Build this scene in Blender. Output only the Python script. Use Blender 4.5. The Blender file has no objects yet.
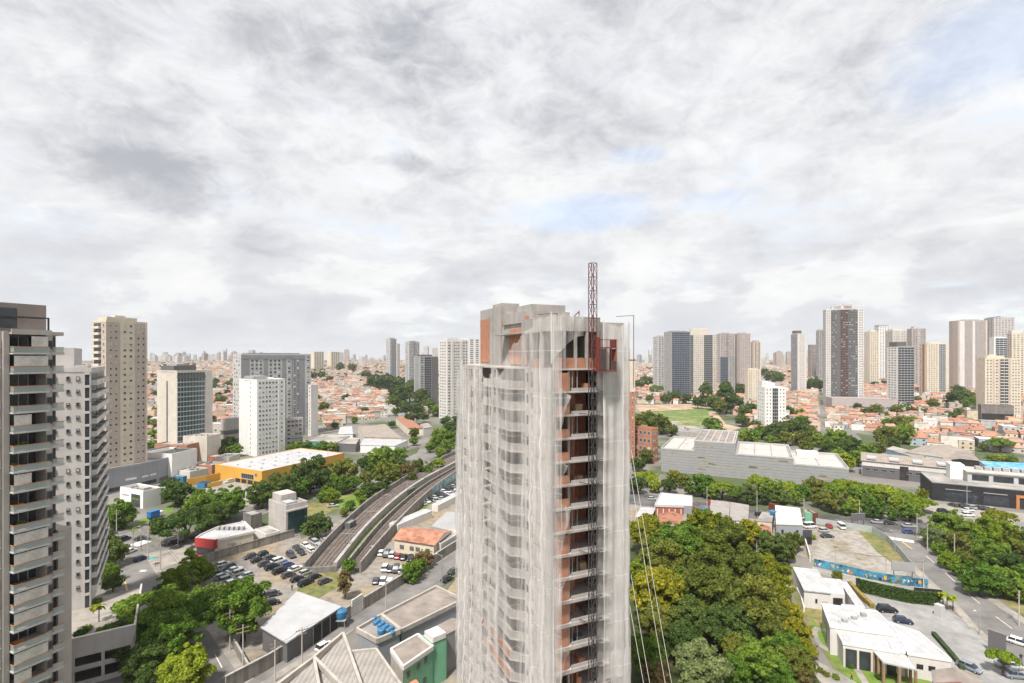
import bpy, math, random
import numpy as np
from mathutils import Vector, Matrix
R = math.radians
rnd = random.Random(7)
sc = bpy.context.scene
COL = sc.collection
# ---------------------------------------------------------------- camera
F, HY, H = 512.0, 357.0, 62.0          # focal length in pixels, horizon row, eye height in metres
cd = bpy.data.cameras.new('camera'); cam = bpy.data.objects.new('camera', cd); COL.objects.link(cam)
cd.lens = 18; cd.sensor_width = 36; cd.shift_y = 15.5 / 1024; cd.clip_start = .5; cd.clip_end = 30000
cam.location = (0, 0, H); cam.rotation_euler = (R(90), 0, 0); sc.camera = cam
# ---------------------------------------------------------------- sky, sun, exposure
SUN_EL, SUN_AZ = 58.0, 205.0           # azimuth clockwise from +Y (the view direction)
EXPOSURE = 1.66
w = bpy.data.worlds.new('World'); sc.world = w; w.use_nodes = True
nt = w.node_tree; nt.nodes.clear()
def N(nt, typ, **kw):
    n = nt.nodes.new(typ)
    for k, v in kw.items():
        if k.startswith('i_'):
            n.inputs[int(k[2:]) if k[2:].isdigit() else k[2:].replace('_', ' ')].default_value = v
        else: setattr(n, k, v)
    return n
def math_(nt, op, a, b=None, clamp=False):
    n = nt.nodes.new('ShaderNodeMath'); n.operation = op; n.use_clamp = clamp
    for i, v in enumerate((a, b)):
        if v is None: continue
        if isinstance(v, (int, float)): n.inputs[i].default_value = v
        else: nt.links.new(v, n.inputs[i])
    return n.outputs[0]
def ramp(nt, fac, stops):
    n = nt.nodes.new('ShaderNodeValToRGB'); nt.links.new(fac, n.inputs[0]); e = n.color_ramp.elements
    while len(e) < len(stops): e.new(.5)
    for k, (p, c) in enumerate(stops):
        e[k].position = p; e[k].color = (c, c, c, 1) if isinstance(c, (int, float)) else (*c, 1)
    return n.outputs[0]
def build_sky():
    L = nt.links.new
    sky = N(nt, 'ShaderNodeTexSky', sky_type='NISHITA', sun_disc=False, sun_elevation=R(SUN_EL), sun_rotation=R(SUN_AZ))
    bg1 = N(nt, 'ShaderNodeBackground', i_Strength=.09); L(sky.outputs[0], bg1.inputs[0])
    tc = N(nt, 'ShaderNodeTexCoord'); sep = N(nt, 'ShaderNodeSeparateXYZ'); L(tc.outputs['Generated'], sep.inputs[0])
    z = math_(nt, 'MAXIMUM', sep.outputs[2], 0.0)
    zz = math_(nt, 'ADD', z, .13)
    cx = math_(nt, 'DIVIDE', sep.outputs[0], zz); cy = math_(nt, 'DIVIDE', sep.outputs[1], zz)
    com = N(nt, 'ShaderNodeCombineXYZ'); L(cx, com.inputs[0]); L(cy, com.inputs[1])
    def noise(scale, detail, rough, off, dist=0.0, sx=1.0, rot=0.0):
        mp = N(nt, 'ShaderNodeMapping'); mp.inputs[1].default_value = off; mp.inputs[3].default_value = (sx, 1, 1)
        mp.inputs[2].default_value = (0, 0, R(rot))
        L(com.outputs[0], mp.inputs[0])
        n = N(nt, 'ShaderNodeTexNoise', i_Scale=scale, i_Detail=detail, i_Roughness=rough, i_Distortion=dist); L(mp.outputs[0], n.inputs[0])
        return n.outputs[0]
    def dnoise(scale, detail, rough, off, dist=0.0, sc_=(1, 1, 1.9), rot=(0, 0, 0)):   # puffs of an even angular size
        mp = N(nt, 'ShaderNodeMapping'); mp.inputs[1].default_value = off; mp.inputs[3].default_value = sc_; mp.inputs[2].default_value = tuple(R(a) for a in rot)
        L(tc.outputs['Generated'], mp.inputs[0])
        n = N(nt, 'ShaderNodeTexNoise', i_Scale=scale, i_Detail=detail, i_Roughness=rough, i_Distortion=dist); L(mp.outputs[0], n.inputs[0])
        return n.outputs[0]
    big = dnoise(1.6, 5, .55, (3.1, 1.7, 0), .2)
    med = dnoise(4.6, 12, .63, (7.3, 4.2, 0), .25, (1, 1, 1.9), (0, 14, 0))
    fine = dnoise(13, 10, .66, (1.3, 9.2, 0), .6, (1, 1, 1.7), (0, 24, 0))
    streaks = noise(2.6, 9, .62, (2.2, 6.1, 0), .3, .8, 25)
    # thickness of the cloud: pale where thin, grey where thick
    mix = math_(nt, 'ADD', math_(nt, 'ADD', math_(nt, 'MULTIPLY', big, .22), math_(nt, 'MULTIPLY', streaks, .17)), math_(nt, 'ADD', math_(nt, 'MULTIPLY', med, .36), math_(nt, 'MULTIPLY', fine, .25)))
    def spot(px, py, rx, ry, lo, hi, k):   # one particular cloud (or gap), where it hangs in the sky
        v = Vector(((px - 512) / F, 1, (HY - py) / F)).normalized()
        dx = math_(nt, 'MULTIPLY', math_(nt, 'SUBTRACT', sep.outputs[0], v.x), 1 / rx); dz = math_(nt, 'MULTIPLY', math_(nt, 'SUBTRACT', sep.outputs[2], v.z), 1 / ry)
        r2 = math_(nt, 'ADD', math_(nt, 'MULTIPLY', dx, dx), math_(nt, 'MULTIPLY', dz, dz))
        f = math_(nt, 'SUBTRACT', math_(nt, 'ADD', math_(nt, 'MULTIPLY', med, 1.6), math_(nt, 'MULTIPLY', fine, .6)), math_(nt, 'MULTIPLY', r2, .75))
        return math_(nt, 'MULTIPLY', ramp(nt, f, [(lo, 0.0), (hi, 1.0)]), math_(nt, 'MULTIPLY', math_(nt, 'GREATER_THAN', sep.outputs[1], 0.0), k))
    for q in ((172, 188, .11, .055, .4, 1.4, .11), (402, 163, .055, .028, .4, 1.4, .08), (270, 240, .07, .035, .6, 1.1, .07), (440, 45, .16, .06, .5, 1.4, .06), (960, 245, .16, .03, .5, 1.1, .05)): mix = math_(nt, 'ADD', mix, spot(*q))
    shade = ramp(nt, mix, [(.40, (.338, .338, .337)), (.465, (.308, .309, .312)), (.52, (.262, .265, .274)), (.575, (.208, .213, .226)), (.65, (.15, .156, .17))])
    gap2 = math_(nt, 'ADD', math_(nt, 'MULTIPLY', streaks, .5), math_(nt, 'MULTIPLY', med, .5))
    cover = ramp(nt, gap2, [(.34, .72), (.42, .94), (.48, 1.0)])
    for q in ((575, 212, .17, .042, .4, 1.5, .30), (1005, 45, .12, .07, .4, 1.5, .30), (640, 155, .08, .02, .6, 1.1, .25), (720, 200, .10, .03, .6, 1.1, .25)): cover = math_(nt, 'SUBTRACT', cover, spot(*q), True)
    # low cumulus near the skyline: bright tops, grey bases
    low = N(nt, 'ShaderNodeMapping'); low.inputs[3].default_value = (1, 1, 2.3); low.inputs[1].default_value = (.4, .2, .1); L(tc.outputs['Generated'], low.inputs[0])
    ln = N(nt, 'ShaderNodeTexNoise', i_Scale=5.2, i_Detail=10.0, i_Roughness=.58, i_Distortion=.25); L(low.outputs[0], ln.inputs[0])
    lowc = ramp(nt, ln.outputs[0], [(.36, (.215, .221, .237)), (.46, (.25, .255, .267)), (.51, (.272, .276, .285)), (.545, (.318, .318, .318)), (.66, (.342, .342, .338))])
    el = ramp(nt, z, [(.06, 0.0), (.20, .55), (.36, 1.0)])
    m1 = N(nt, 'ShaderNodeMix', data_type='RGBA'); L(el, m1.inputs[0]); L(lowc, m1.inputs[6]); L(shade, m1.inputs[7])
    hz = ramp(nt, z, [(.0, .9), (.04, .5), (.12, 0.0)])
    m2 = N(nt, 'ShaderNodeMix', data_type='RGBA'); L(hz, m2.inputs[0]); L(m1.outputs[2], m2.inputs[6]); m2.inputs[7].default_value = (.262, .267, .279, 1)
    bg2 = N(nt, 'ShaderNodeBackground', i_Strength=.96); L(m2.outputs[2], bg2.inputs[0])
    ms = N(nt, 'ShaderNodeMixShader'); L(math_(nt, 'MAXIMUM', cover, math_(nt, 'MULTIPLY', hz, 1.2, True)), ms.inputs[0]); L(bg1.outputs[0], ms.inputs[1]); L(bg2.outputs[0], ms.inputs[2])
    out = N(nt, 'ShaderNodeOutputWorld'); L(ms.outputs[0], out.inputs[0])
build_sky()
sd = bpy.data.lights.new('sun', 'SUN'); sd.energy = 2.0; sd.angle = R(6); sd.color = (1, .955, .89)
sun = bpy.data.objects.new('sun', sd); COL.objects.link(sun)
az, el = R(SUN_AZ), R(SUN_EL)
sun.rotation_euler = Vector((-math.sin(az) * math.cos(el), -math.cos(az) * math.cos(el), -math.sin(el))).to_track_quat('-Z', 'Y').to_euler()
vs = sc.view_settings; vs.view_transform = 'Standard'; vs.look = 'None'; vs.gamma = 1; vs.exposure = EXPOSURE; vs.use_curve_mapping = False
cy_ = sc.cycles
cy_.use_denoising = True; cy_.max_bounces = 6; cy_.diffuse_bounces = 3; cy_.glossy_bounces = 2; cy_.transmission_bounces = 3
cy_.transparent_max_bounces = 12; cy_.volume_bounces = 0; cy_.use_adaptive_sampling = True; cy_.adaptive_threshold = .02
cy_.caustics_reflective = False; cy_.caustics_refractive = False; cy_.sample_clamp_indirect = 4
sc.render.use_persistent_data = False
# ---------------------------------------------------------------- where things stand
def sstep(a, b, x):
    t = min(1, max(0, (x - a) / (b - a))); return t * t * (3 - 2 * t)
def T(x, y):                            # height of the ground
    r = math.hypot(x, y)
    s = sstep(480, 2300, r)
    if s <= 0: return 0.0
    return s * (27 + 9 * math.sin(x * .0019 + .6) * math.cos(y * .0013) + 5 * math.sin(x * .006 + y * .004))
def P(px, py, z=None):                  # the point a line of sight meets: on the ground, or at height z
    zz = 0.0 if z is None else z
    D = (H - zz) * F / (py - HY)
    if z is None and D > 450:
        a, b = 300.0, min(D, 9000)
        while b - a > .5:
            m = (a + b) / 2
            if H - (py - HY) / F * m > T((px - 512) / F * m, m): a = m
            else: b = m
        D = a; zz = T((px - 512) / F * D, D)
    return Vector(((px - 512) / F * D, D, zz))
def zof(py, D): return H - (py - HY) / F * D
# ---------------------------------------------------------------- materials
MATS = {}
def mat(key, col, rough=.85, var=.12, scale=.35, metal=0.0, spec=.3, streak=0.0, randobj=0.0, bump=0.0, col2=None, s2=.08, lo=.45, hi=.6):
    """Principled, base colour varied by two noises (object space); col2 shows through in patches; streak adds weather runs."""
    if key in MATS: return MATS[key]
    m = bpy.data.materials.new(key); m.use_nodes = True; t = m.node_tree; L = t.links.new
    b = t.nodes['Principled BSDF']; b.inputs['Roughness'].default_value = rough; b.inputs['Metallic'].default_value = metal
    b.inputs['Specular IOR Level'].default_value = spec
    tc = N(t, 'ShaderNodeTexCoord')
    n1 = N(t, 'ShaderNodeTexNoise', i_Scale=scale, i_Detail=6.0, i_Roughness=.65); L(tc.outputs['Object'], n1.inputs[0])
    f = ramp(t, n1.outputs[0], [(.3, 1 - var * 1.6), (.5, 1.0), (.7, 1 + var)])
    if streak:
        mp = N(t, 'ShaderNodeMapping'); mp.inputs[3].default_value = (1.3, 1.3, .05); L(tc.outputs['Object'], mp.inputs[0])
        n2 = N(t, 'ShaderNodeTexNoise', i_Scale=.9, i_Detail=5.0); L(mp.outputs[0], n2.inputs[0])
        f = math_(t, 'MULTIPLY', f, ramp(t, n2.outputs[0], [(.35, 1 - streak), (.55, 1.0)]))
    if randobj:
        oi = N(t, 'ShaderNodeObjectInfo')
        f = math_(t, 'MULTIPLY', f, math_(t, 'ADD', math_(t, 'MULTIPLY', oi.outputs['Random'], 2 * randobj), 1 - randobj))
    src = None
    if col2 is not None:
        n3 = N(t, 'ShaderNodeTexNoise', i_Scale=s2, i_Detail=7.0, i_Roughness=.6); L(tc.outputs['Object'], n3.inputs[0])
        mx = N(t, 'ShaderNodeMix', data_type='RGBA'); L(ramp(t, n3.outputs[0], [(lo, 0.0), (hi, 1.0)]), mx.inputs[0])
        mx.inputs[6].default_value = (*col, 1); mx.inputs[7].default_value = (*col2, 1); src = mx.outputs[2]
    v = N(t, 'ShaderNodeVectorMath', operation='SCALE'); L(f, v.inputs['Scale'])
    if src is None: v.inputs[0].default_value = col
    else: L(src, v.inputs[0])
    L(v.outputs[0], b.inputs['Base Color'])
    if bump:
        bp = N(t, 'ShaderNodeBump', i_Strength=bump, i_Distance=.1); n4 = N(t, 'ShaderNodeTexNoise', i_Scale=scale * 6, i_Detail=6.0); L(tc.outputs['Object'], n4.inputs[0])
        L(n4.outputs[0], bp.inputs['Height']); L(bp.outputs[0], b.inputs['Normal'])
    MATS[key] = m; return m
def palette_mat(key, cols, var=.15, rough=.85):
    """One of several colours per object (copies share a mesh)."""
    m = mat(key, (1, 1, 1), rough, var); t = m.node_tree; L = t.links.new
    oi = N(t, 'ShaderNodeObjectInfo'); n = t.nodes.new('ShaderNodeValToRGB'); n.color_ramp.interpolation = 'CONSTANT'; L(oi.outputs['Random'], n.inputs[0])
    e = n.color_ramp.elements
    while len(e) < len(cols): e.new(.5)
    for k, c in enumerate(cols): e[k].position = k / len(cols); e[k].color = (*c, 1)
    v = [x for x in t.nodes if x.type == 'VECT_MATH'][0]; L(n.outputs[0], v.inputs[0]); return m
def stripes_mat(key, c1, c2, axis, period, duty=.5, rough=.7, soft=.08, var=.12):
    """Ribs, courses or floor bands along one object axis (0 x, 1 y, 2 z, 3 x+y)."""
    m = mat(key, c1, rough, var); t = m.node_tree; L = t.links.new
    tc = N(t, 'ShaderNodeTexCoord'); sp = N(t, 'ShaderNodeSeparateXYZ'); L(tc.outputs['Object'], sp.inputs[0])
    src = sp.outputs[axis] if axis < 3 else math_(t, 'ADD', sp.outputs[0], sp.outputs[1])
    fr = math_(t, 'FRACT', math_(t, 'DIVIDE', src, period))
    mx = N(t, 'ShaderNodeMix', data_type='RGBA'); L(ramp(t, fr, [(duty - soft, 0.0), (duty + soft, 1.0)]), mx.inputs[0])
    mx.inputs[6].default_value = (*c1, 1); mx.inputs[7].default_value = (*c2, 1)
    v = [x for x in t.nodes if x.type == 'VECT_MATH'][0]; L(mx.outputs[2], v.inputs[0]); return m
def leaf_mat(key, cols, flower=None, fl=(.5, .6)):
    m = bpy.data.materials.new(key); m.use_nodes = True; t = m.node_tree; t.nodes.clear(); L = t.links.new
    tc = N(t, 'ShaderNodeTexCoord'); oi = N(t, 'ShaderNodeObjectInfo'); ge = N(t, 'ShaderNodeNewGeometry')
    n1 = N(t, 'ShaderNodeTexNoise', i_Scale=3.4, i_Detail=4.0); L(tc.outputs['Object'], n1.inputs[0])
    f = math_(t, 'ADD', math_(t, 'MULTIPLY', n1.outputs[0], .62), math_(t, 'MULTIPLY', ge.outputs['Random Per Island'], .38))
    c = ramp(t, f, [(.25, cols[0]), (.5, cols[1]), (.78, cols[2])])
    if flower:
        n2 = N(t, 'ShaderNodeTexNoise', i_Scale=3.4, i_Detail=4.0); L(tc.outputs['Object'], n2.inputs[0])
        mx = N(t, 'ShaderNodeMix', data_type='RGBA')
        L(ramp(t, math_(t, 'ADD', math_(t, 'MULTIPLY', n2.outputs[0], .7), math_(t, 'MULTIPLY', ge.outputs['Random Per Island'], .3)), [(fl[0], 0.0), (fl[1], 1.0)]), mx.inputs[0])
        L(c, mx.inputs[6]); mx.inputs[7].default_value = (*flower, 1); c = mx.outputs[2]
    hs = N(t, 'ShaderNodeHueSaturation'); L(c, hs.inputs['Color'])
    L(math_(t, 'ADD', math_(t, 'MULTIPLY', oi.outputs['Random'], .35), .82), hs.inputs['Value'])
    L(math_(t, 'ADD', math_(t, 'MULTIPLY', oi.outputs['Random'], -.03), .512), hs.inputs['Hue'])
    d = N(t, 'ShaderNodeBsdfDiffuse'); tr = N(t, 'ShaderNodeBsdfTranslucent'); L(hs.outputs[0], d.inputs[0]); L(hs.outputs[0], tr.inputs[0])
    ms = N(t, 'ShaderNodeMixShader', i_0=.38); L(d.outputs[0], ms.inputs[1]); L(tr.outputs[0], ms.inputs[2])
    o = N(t, 'ShaderNodeOutputMaterial'); L(ms.outputs[0], o.inputs[0]); MATS[key] = m; return m
def net_mat(key, alpha):
    m = bpy.data.materials.new(key); m.use_nodes = True; t = m.node_tree; t.nodes.clear(); L = t.links.new
    tc = N(t, 'ShaderNodeTexCoord'); mp = N(t, 'ShaderNodeMapping'); mp.inputs[3].default_value = (1, .05, 1); L(tc.outputs['UV'], mp.inputs[0])
    n = N(t, 'ShaderNodeTexNoise', i_Scale=1.15, i_Detail=7.0, i_Roughness=.62); L(mp.outputs[0], n.inputs[0])
    n2 = N(t, 'ShaderNodeTexNoise', i_Scale=.17, i_Detail=5.0); L(tc.outputs['UV'], n2.inputs[0])
    sp = N(t, 'ShaderNodeSeparateXYZ'); L(tc.outputs['UV'], sp.inputs[0])
    seam = ramp(t, math_(t, 'FRACT', math_(t, 'DIVIDE', sp.outputs[1], 5.7)), [(0.0, .22), (.035, 0.0)])
    vs_ = ramp(t, math_(t, 'FRACT', math_(t, 'DIVIDE', sp.outputs[0], 2.9)), [(0.0, .4), (.035, .4), (.05, 0.0)])
    f = math_(t, 'ADD', math_(t, 'ADD', math_(t, 'MULTIPLY', n.outputs[0], .95), math_(t, 'MULTIPLY', n2.outputs[0], .7)), math_(t, 'MAXIMUM', seam, vs_))
    fac = math_(t, 'ADD', f, alpha - .825, True)
    d = N(t, 'ShaderNodeBsdfDiffuse', i_0=(.79, .765, .745, 1)); tl = N(t, 'ShaderNodeBsdfTranslucent', i_0=(.79, .765, .745, 1))
    ms0 = N(t, 'ShaderNodeMixShader', i_0=.3); L(d.outputs[0], ms0.inputs[1]); L(tl.outputs[0], ms0.inputs[2])
    tr = N(t, 'ShaderNodeBsdfTransparent'); ms = N(t, 'ShaderNodeMixShader'); L(fac, ms.inputs[0]); L(tr.outputs[0], ms.inputs[1]); L(ms0.outputs[0], ms.inputs[2])
    o = N(t, 'ShaderNodeOutputMaterial'); L(ms.outputs[0], o.inputs[0]); MATS[key] = m; return m
def facade_mat(key, wall, glass, fh, bay, hz=.5, hx=.55):
    """Rows of small dark windows, for towers kilometres off."""
    m = mat(key, wall, .8, .1, .05); t = m.node_tree; L = t.links.new
    tc = N(t, 'ShaderNodeTexCoord'); sp = N(t, 'ShaderNodeSeparateXYZ'); L(tc.outputs['Object'], sp.inputs[0])
    a = math_(t, 'LESS_THAN', math_(t, 'FRACT', math_(t, 'DIVIDE', sp.outputs[2], fh)), hz)
    b = math_(t, 'LESS_THAN', math_(t, 'FRACT', math_(t, 'DIVIDE', math_(t, 'ADD', sp.outputs[0], sp.outputs[1]), bay)), hx)
    ge = N(t, 'ShaderNodeNewGeometry'); s3 = N(t, 'ShaderNodeSeparateXYZ'); L(ge.outputs['Normal'], s3.inputs[0])
    side = math_(t, 'LESS_THAN', math_(t, 'ABSOLUTE', s3.outputs[2]), .5)
    mx = N(t, 'ShaderNodeMix', data_type='RGBA'); L(math_(t, 'MULTIPLY', math_(t, 'MULTIPLY', a, b), side), mx.inputs[0])
    mx.inputs[6].default_value = (*wall, 1); mx.inputs[7].default_value = (*glass, 1)
    v = [x for x in t.nodes if x.type == 'VECT_MATH'][0]; L(mx.outputs[2], v.inputs[0]); return m
def M(key): return MATS[key]
# ---------------------------------------------------------------- mesh helpers
class MB:
    def __init__(s): s.v = []; s.f = []; s.m = []; s.mats = []
    def mi(s, m):
        if m is None: return 0
        if m not in s.mats: s.mats.append(m)
        return s.mats.index(m)
    def add(s, vs, fs, m=None):
        k = len(s.v); s.v += [tuple(p) for p in vs]; i = s.mi(m)
        for f in fs: s.f.append(tuple(k + a for a in f)); s.m.append(i)
        return s
    def box(s, x0, x1, y0, y1, z0, z1, m=None):
        return s.add([(x0, y0, z0), (x1, y0, z0), (x1, y1, z0), (x0, y1, z0), (x0, y0, z1), (x1, y0, z1), (x1, y1, z1), (x0, y1, z1)],
                     [(0, 3, 2, 1), (4, 5, 6, 7), (0, 1, 5, 4), (1, 2, 6, 5), (2, 3, 7, 6), (3, 0, 4, 7)], m)
    def prism(s, poly, z0, z1, m=None, mtop=None):
        """poly counter-clockwise from above; z1 may be a list (one height per corner)."""
        n = len(poly); a = [Vector((p[0], p[1])) for p in poly]
        if sum(a[i].x * a[(i + 1) % n].y - a[(i + 1) % n].x * a[i].y for i in range(n)) < 0:
            poly = list(poly)[::-1]
            if isinstance(z1, (list, tuple)): z1 = list(z1)[::-1]
        zt = list(z1) if isinstance(z1, (list, tuple)) else [z1] * n
        vs = [(p[0], p[1], z0) for p in poly] + [(p[0], p[1], zt[i]) for i, p in enumerate(poly)]
        s.add(vs, [tuple((i, (i + 1) % n, n + (i + 1) % n, n + i)) for i in range(n)] + [tuple(range(n - 1, -1, -1))], m)
        return s.add(vs[n:], [tuple(range(n))], mtop or m)
    def sheet(s, poly, m=None):
        n = len(poly); a = poly
        if sum(a[i][0] * a[(i + 1) % n][1] - a[(i + 1) % n][0] * a[i][1] for i in range(n)) < 0: poly = list(poly)[::-1]
        return s.add(poly, [tuple(range(n))], m)
    def bar(s, a, b, r, m=None, n=6, r2=None):
        a, b = Vector(a), Vector(b); d = (b - a); r2 = r if r2 is None else r2
        if d.length < 1e-6: return s
        q = d.to_track_quat('Z', 'Y'); vs = []
        for p, rr in ((a, r), (b, r2)):
            for k in range(n): vs.append(p + q @ Vector((rr * math.cos(2 * math.pi * (k + .5) / n), rr * math.sin(2 * math.pi * (k + .5) / n), 0)))
        return s.add(vs, [(k, (k + 1) % n, n + (k + 1) % n, n + k) for k in range(n)] + [tuple(range(n - 1, -1, -1)), tuple(range(n, 2 * n))], m)
    def mesh(s, name, m=None, smooth=False):
        me = bpy.data.meshes.new(name); me.from_pydata(s.v, [], s.f)
        for x in (s.mats or ([m] if m else [])): me.materials.append(x)
        if len(s.mats) > 1: me.polygons.foreach_set('material_index', s.m)
        if smooth: me.polygons.foreach_set('use_smooth', [True] * len(s.f))
        me.update(); return me
    def build(s, name, m=None, parent=None, loc=None, smooth=False):
        return link(name, s.mesh(name, m, smooth), parent, loc)
def link(name, me, parent=None, loc=None, rz=0.0):
    o = bpy.data.objects.new(name, me); COL.objects.link(o)
    if parent is not None: o.parent = parent
    if loc is not None: o.location = loc
    if rz: o.rotation_euler = (0, 0, rz)
    return o
def tag(o, label=None, cat=None, group=None, kind=None):
    if label: o['label'] = label
    if cat: o['category'] = cat
    if group: o['group'] = group
    if kind: o['kind'] = kind
    return o
def thing(name, label, cat, loc=(0, 0, 0), rz=0.0, group=None):
    return tag(link(name, None, None, loc, rz), label, cat, group)
CH = {}
def copy_tree(o, parent=None):
    c = o.copy(); COL.objects.link(c)
    if parent is not None: c.parent = parent
    for ch in CH.get(o.name, ()): copy_tree(ch, c)
    return c
def know(o):                            # remember a prototype's children, so that copying does not search the scene
    CH[o.name] = list(o.children)
    for c in CH[o.name]: know(c)
# ---------------------------------------------------------------- the palette
C = dict(concrete=(.36, .335, .315), plaster=(.56, .53, .49), white=(.74, .73, .71), cream=(.62, .55, .44), dark=(.05, .05, .055))
mat('asphalt', (.165, .155, .148), .9, .18, .2, col2=(.205, .195, .185), s2=.06, bump=.2)
mat('asphalt_dark', (.075, .073, .072), .85, .25, .15, col2=(.13, .125, .12), s2=.12)
mat('pavement', (.31, .28, .245), .9, .18, .4, col2=(.24, .225, .205), s2=.15)
mat('gravel', (.30, .275, .245), .95, .25, .5, col2=(.22, .19, .13), s2=.09, lo=.5, hi=.62)
mat('lot', (.245, .222, .2), .95, .25, .4, col2=(.27, .215, .14), s2=.05, lo=.48, hi=.62)
mat('pavers', (.30, .295, .285), .85, .12, .5, col2=(.235, .23, .22), s2=.12)
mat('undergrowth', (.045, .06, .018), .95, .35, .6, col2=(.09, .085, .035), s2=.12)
mat('grass', (.14, .15, .05), .95, .3, .5, col2=(.25, .20, .09), s2=.07)
mat('lawn', (.13, .20, .035), .95, .2, .6)
mat('coping', (.42, .385, .345), .85, .15, .4, streak=.1)
mat('meadow', (.13, .18, .05), .95, .4, .22, col2=(.25, .23, .10), s2=.03, lo=.5, hi=.6)
mat('soil', (.34, .23, .15), .95, .2, .2, col2=(.42, .34, .25), s2=.06)
mat('city', (.20, .185, .17), .95, .2, .03, col2=(.075, .095, .04), s2=.012, lo=.46, hi=.56)
mat('line', (.62, .60, .55), .8, .2, 1.5)
mat('yellow_line', (.55, .38, .12), .8, .2, 1.5)
mat('concrete', C['concrete'], .9, .14, .25, streak=.18)
mat('concrete_light', (.47, .435, .41), .9, .12, .25, streak=.12)
mat('concrete_dark', (.20, .185, .17), .9, .2, .25, streak=.25)
mat('wall_old', (.27, .245, .22), .92, .2, .4, streak=.35)
mat('plaster', C['plaster'], .85, .08, .2, streak=.08)
mat('white', C['white'], .7, .05, .2, streak=.05)
mat('offwhite', (.62, .595, .565), .8, .06, .2, streak=.08)
mat('cream', C['cream'], .85, .08, .2, streak=.06)
mat('beige', (.56, .51, .445), .85, .08, .2, streak=.06)
mat('tan', (.48, .40, .34), .85, .08, .2, streak=.05)
mat('maroon', (.13, .085, .08), .85, .1, .2)
mat('brown', (.29, .245, .22), .85, .1, .2)
mat('mauve', (.40, .35, .335), .85, .08, .2)
mat('taupe', (.41, .375, .35), .85, .08, .3, streak=.06)
mat('taupe_light', (.50, .475, .455), .85, .08, .3, streak=.06)
mat('grey', (.33, .325, .32), .85, .08, .2)
mat('grey_light', (.46, .455, .45), .85, .08, .2)
mat('grey_dark', (.125, .122, .124), .8, .1, .2)
mat('slate', (.24, .245, .26), .8, .1, .1)
mat('bluegrey', (.29, .30, .325), .6, .06, .08, streak=.06)
mat('black', (.025, .025, .027), .6, .15, .3)
mat('brick_orange', (.40, .19, .12), .9, .14, 1.2, streak=.1)
mat('brick_red', (.33, .12, .075), .9, .12, .5)
mat('red', (.40, .05, .045), .6, .06, .3)
mat('yellow', (.60, .33, .06), .7, .06, .1)
mat('green_wall', (.17, .40, .25), .8, .08, .3, streak=.12)
mat('blue', (.03, .16, .42), .5, .1, .3)
mat('blue_tank', (.045, .17, .32), .45, .1, .5)
mat('steel_red', (.16, .04, .035), .6, .15, 1)
mat('steel_rust', (.13, .05, .045), .65, .3, 1.5)
mat('steel_dark', (.055, .05, .05), .6, .2, 1)
mat('steel_grey', (.30, .30, .30), .5, .15, 1)
mat('orange_rail', (.46, .19, .07), .6, .1, 1)
mat('wood', (.30, .20, .12), .85, .2, 1)
mat('roof_flat_white', (.50, .50, .50), .6, .08, .15, col2=(.40, .39, .375), s2=.12)
mat('roof_tile', (.43, .205, .13), .9, .22, .5, randobj=.22, col2=(.30, .13, .085), s2=.35)
mat('roof_flat', (.25, .235, .22), .9, .22, .15, col2=(.345, .32, .29), s2=.1)
mat('roof_metal', (.41, .41, .415), .5, .08, .3)
mat('roof_brown', (.235, .20, .175), .9, .2, .3, streak=0, col2=(.30, .26, .23), s2=.12)
mat('ballast', (.14, .115, .10), .95, .25, .5, bump=.4)
mat('rail', (.16, .13, .115), .5, .2, 2, metal=.5)
mat('bark', (.11, .085, .065), .95, .3, 2)
mat('glass', (.035, .042, .05), .12, .3, .6, spec=.6)
mat('glass_teal', (.03, .075, .08), .12, .3, .25, spec=.6)
mat('glass_blue', (.035, .055, .085), .10, .35, .25, spec=.7)
def clear_glass(key, col, a):
    m = bpy.data.materials.new(key); m.use_nodes = True; t = m.node_tree; b = t.nodes['Principled BSDF']; b.inputs['Base Color'].default_value = (*col, 1); b.inputs['Roughness'].default_value = .08
    tr = N(t, 'ShaderNodeBsdfTransparent'); ms = N(t, 'ShaderNodeMixShader', i_0=a); t.links.new(tr.outputs[0], ms.inputs[1]); t.links.new(b.outputs[0], ms.inputs[2]); t.links.new(ms.outputs[0], t.nodes['Material Output'].inputs[0]); MATS[key] = m
clear_glass('glass_rail', (.42, .48, .47), .5)
mat('curtain', (.55, .53, .50), .9, .2, 1)
mat('opening_shade', (.035, .032, .03), .9, .4, .5)  # near-black colour that stands in for unlit space behind openings
mat('tyre', (.02, .02, .02), .8, .1, 1)
mat('lamp_white', (.75, .75, .72), .3, .05, 1)
mat('lamp_red', (.35, .02, .02), .3, .05, 1)
mat('skin', (.32, .19, .13), .7, .05, 1)
mat('cloth_dark', (.03, .032, .04), .9, .2, 2)
mat('teal_cloth', (.04, .30, .28), .8, .1, 2)
mat('orange_cloth', (.55, .20, .04), .8, .1, 2)
palette_mat('house_wall', [(.60, .57, .52), (.54, .45, .34), (.66, .65, .62), (.48, .44, .40), (.60, .50, .36), (.52, .36, .27), (.42, .41, .40), (.64, .60, .54), (.35, .40, .43)])
palette_mat('house_roof', [(.38, .18, .115), (.33, .155, .105), (.42, .225, .155), (.27, .135, .10), (.36, .19, .13), (.43, .25, .175)], var=.25)
palette_mat('house_flat', [(.34, .33, .31), (.44, .42, .39), (.56, .55, .53), (.25, .22, .20), (.38, .33, .28)], var=.25)
stripes_mat('roof_rib', (.34, .31, .285), (.25, .23, .21), 0, .9, .5, .8, .3, .14)
stripes_mat('roof_rib_brown', (.33, .28, .24), (.25, .21, .18), 0, .8, .5, .85, .3, .2)
stripes_mat('roof_white', (.43, .43, .435), (.32, .32, .32), 0, 1.6, .92, .6, .03, .14)
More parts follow.
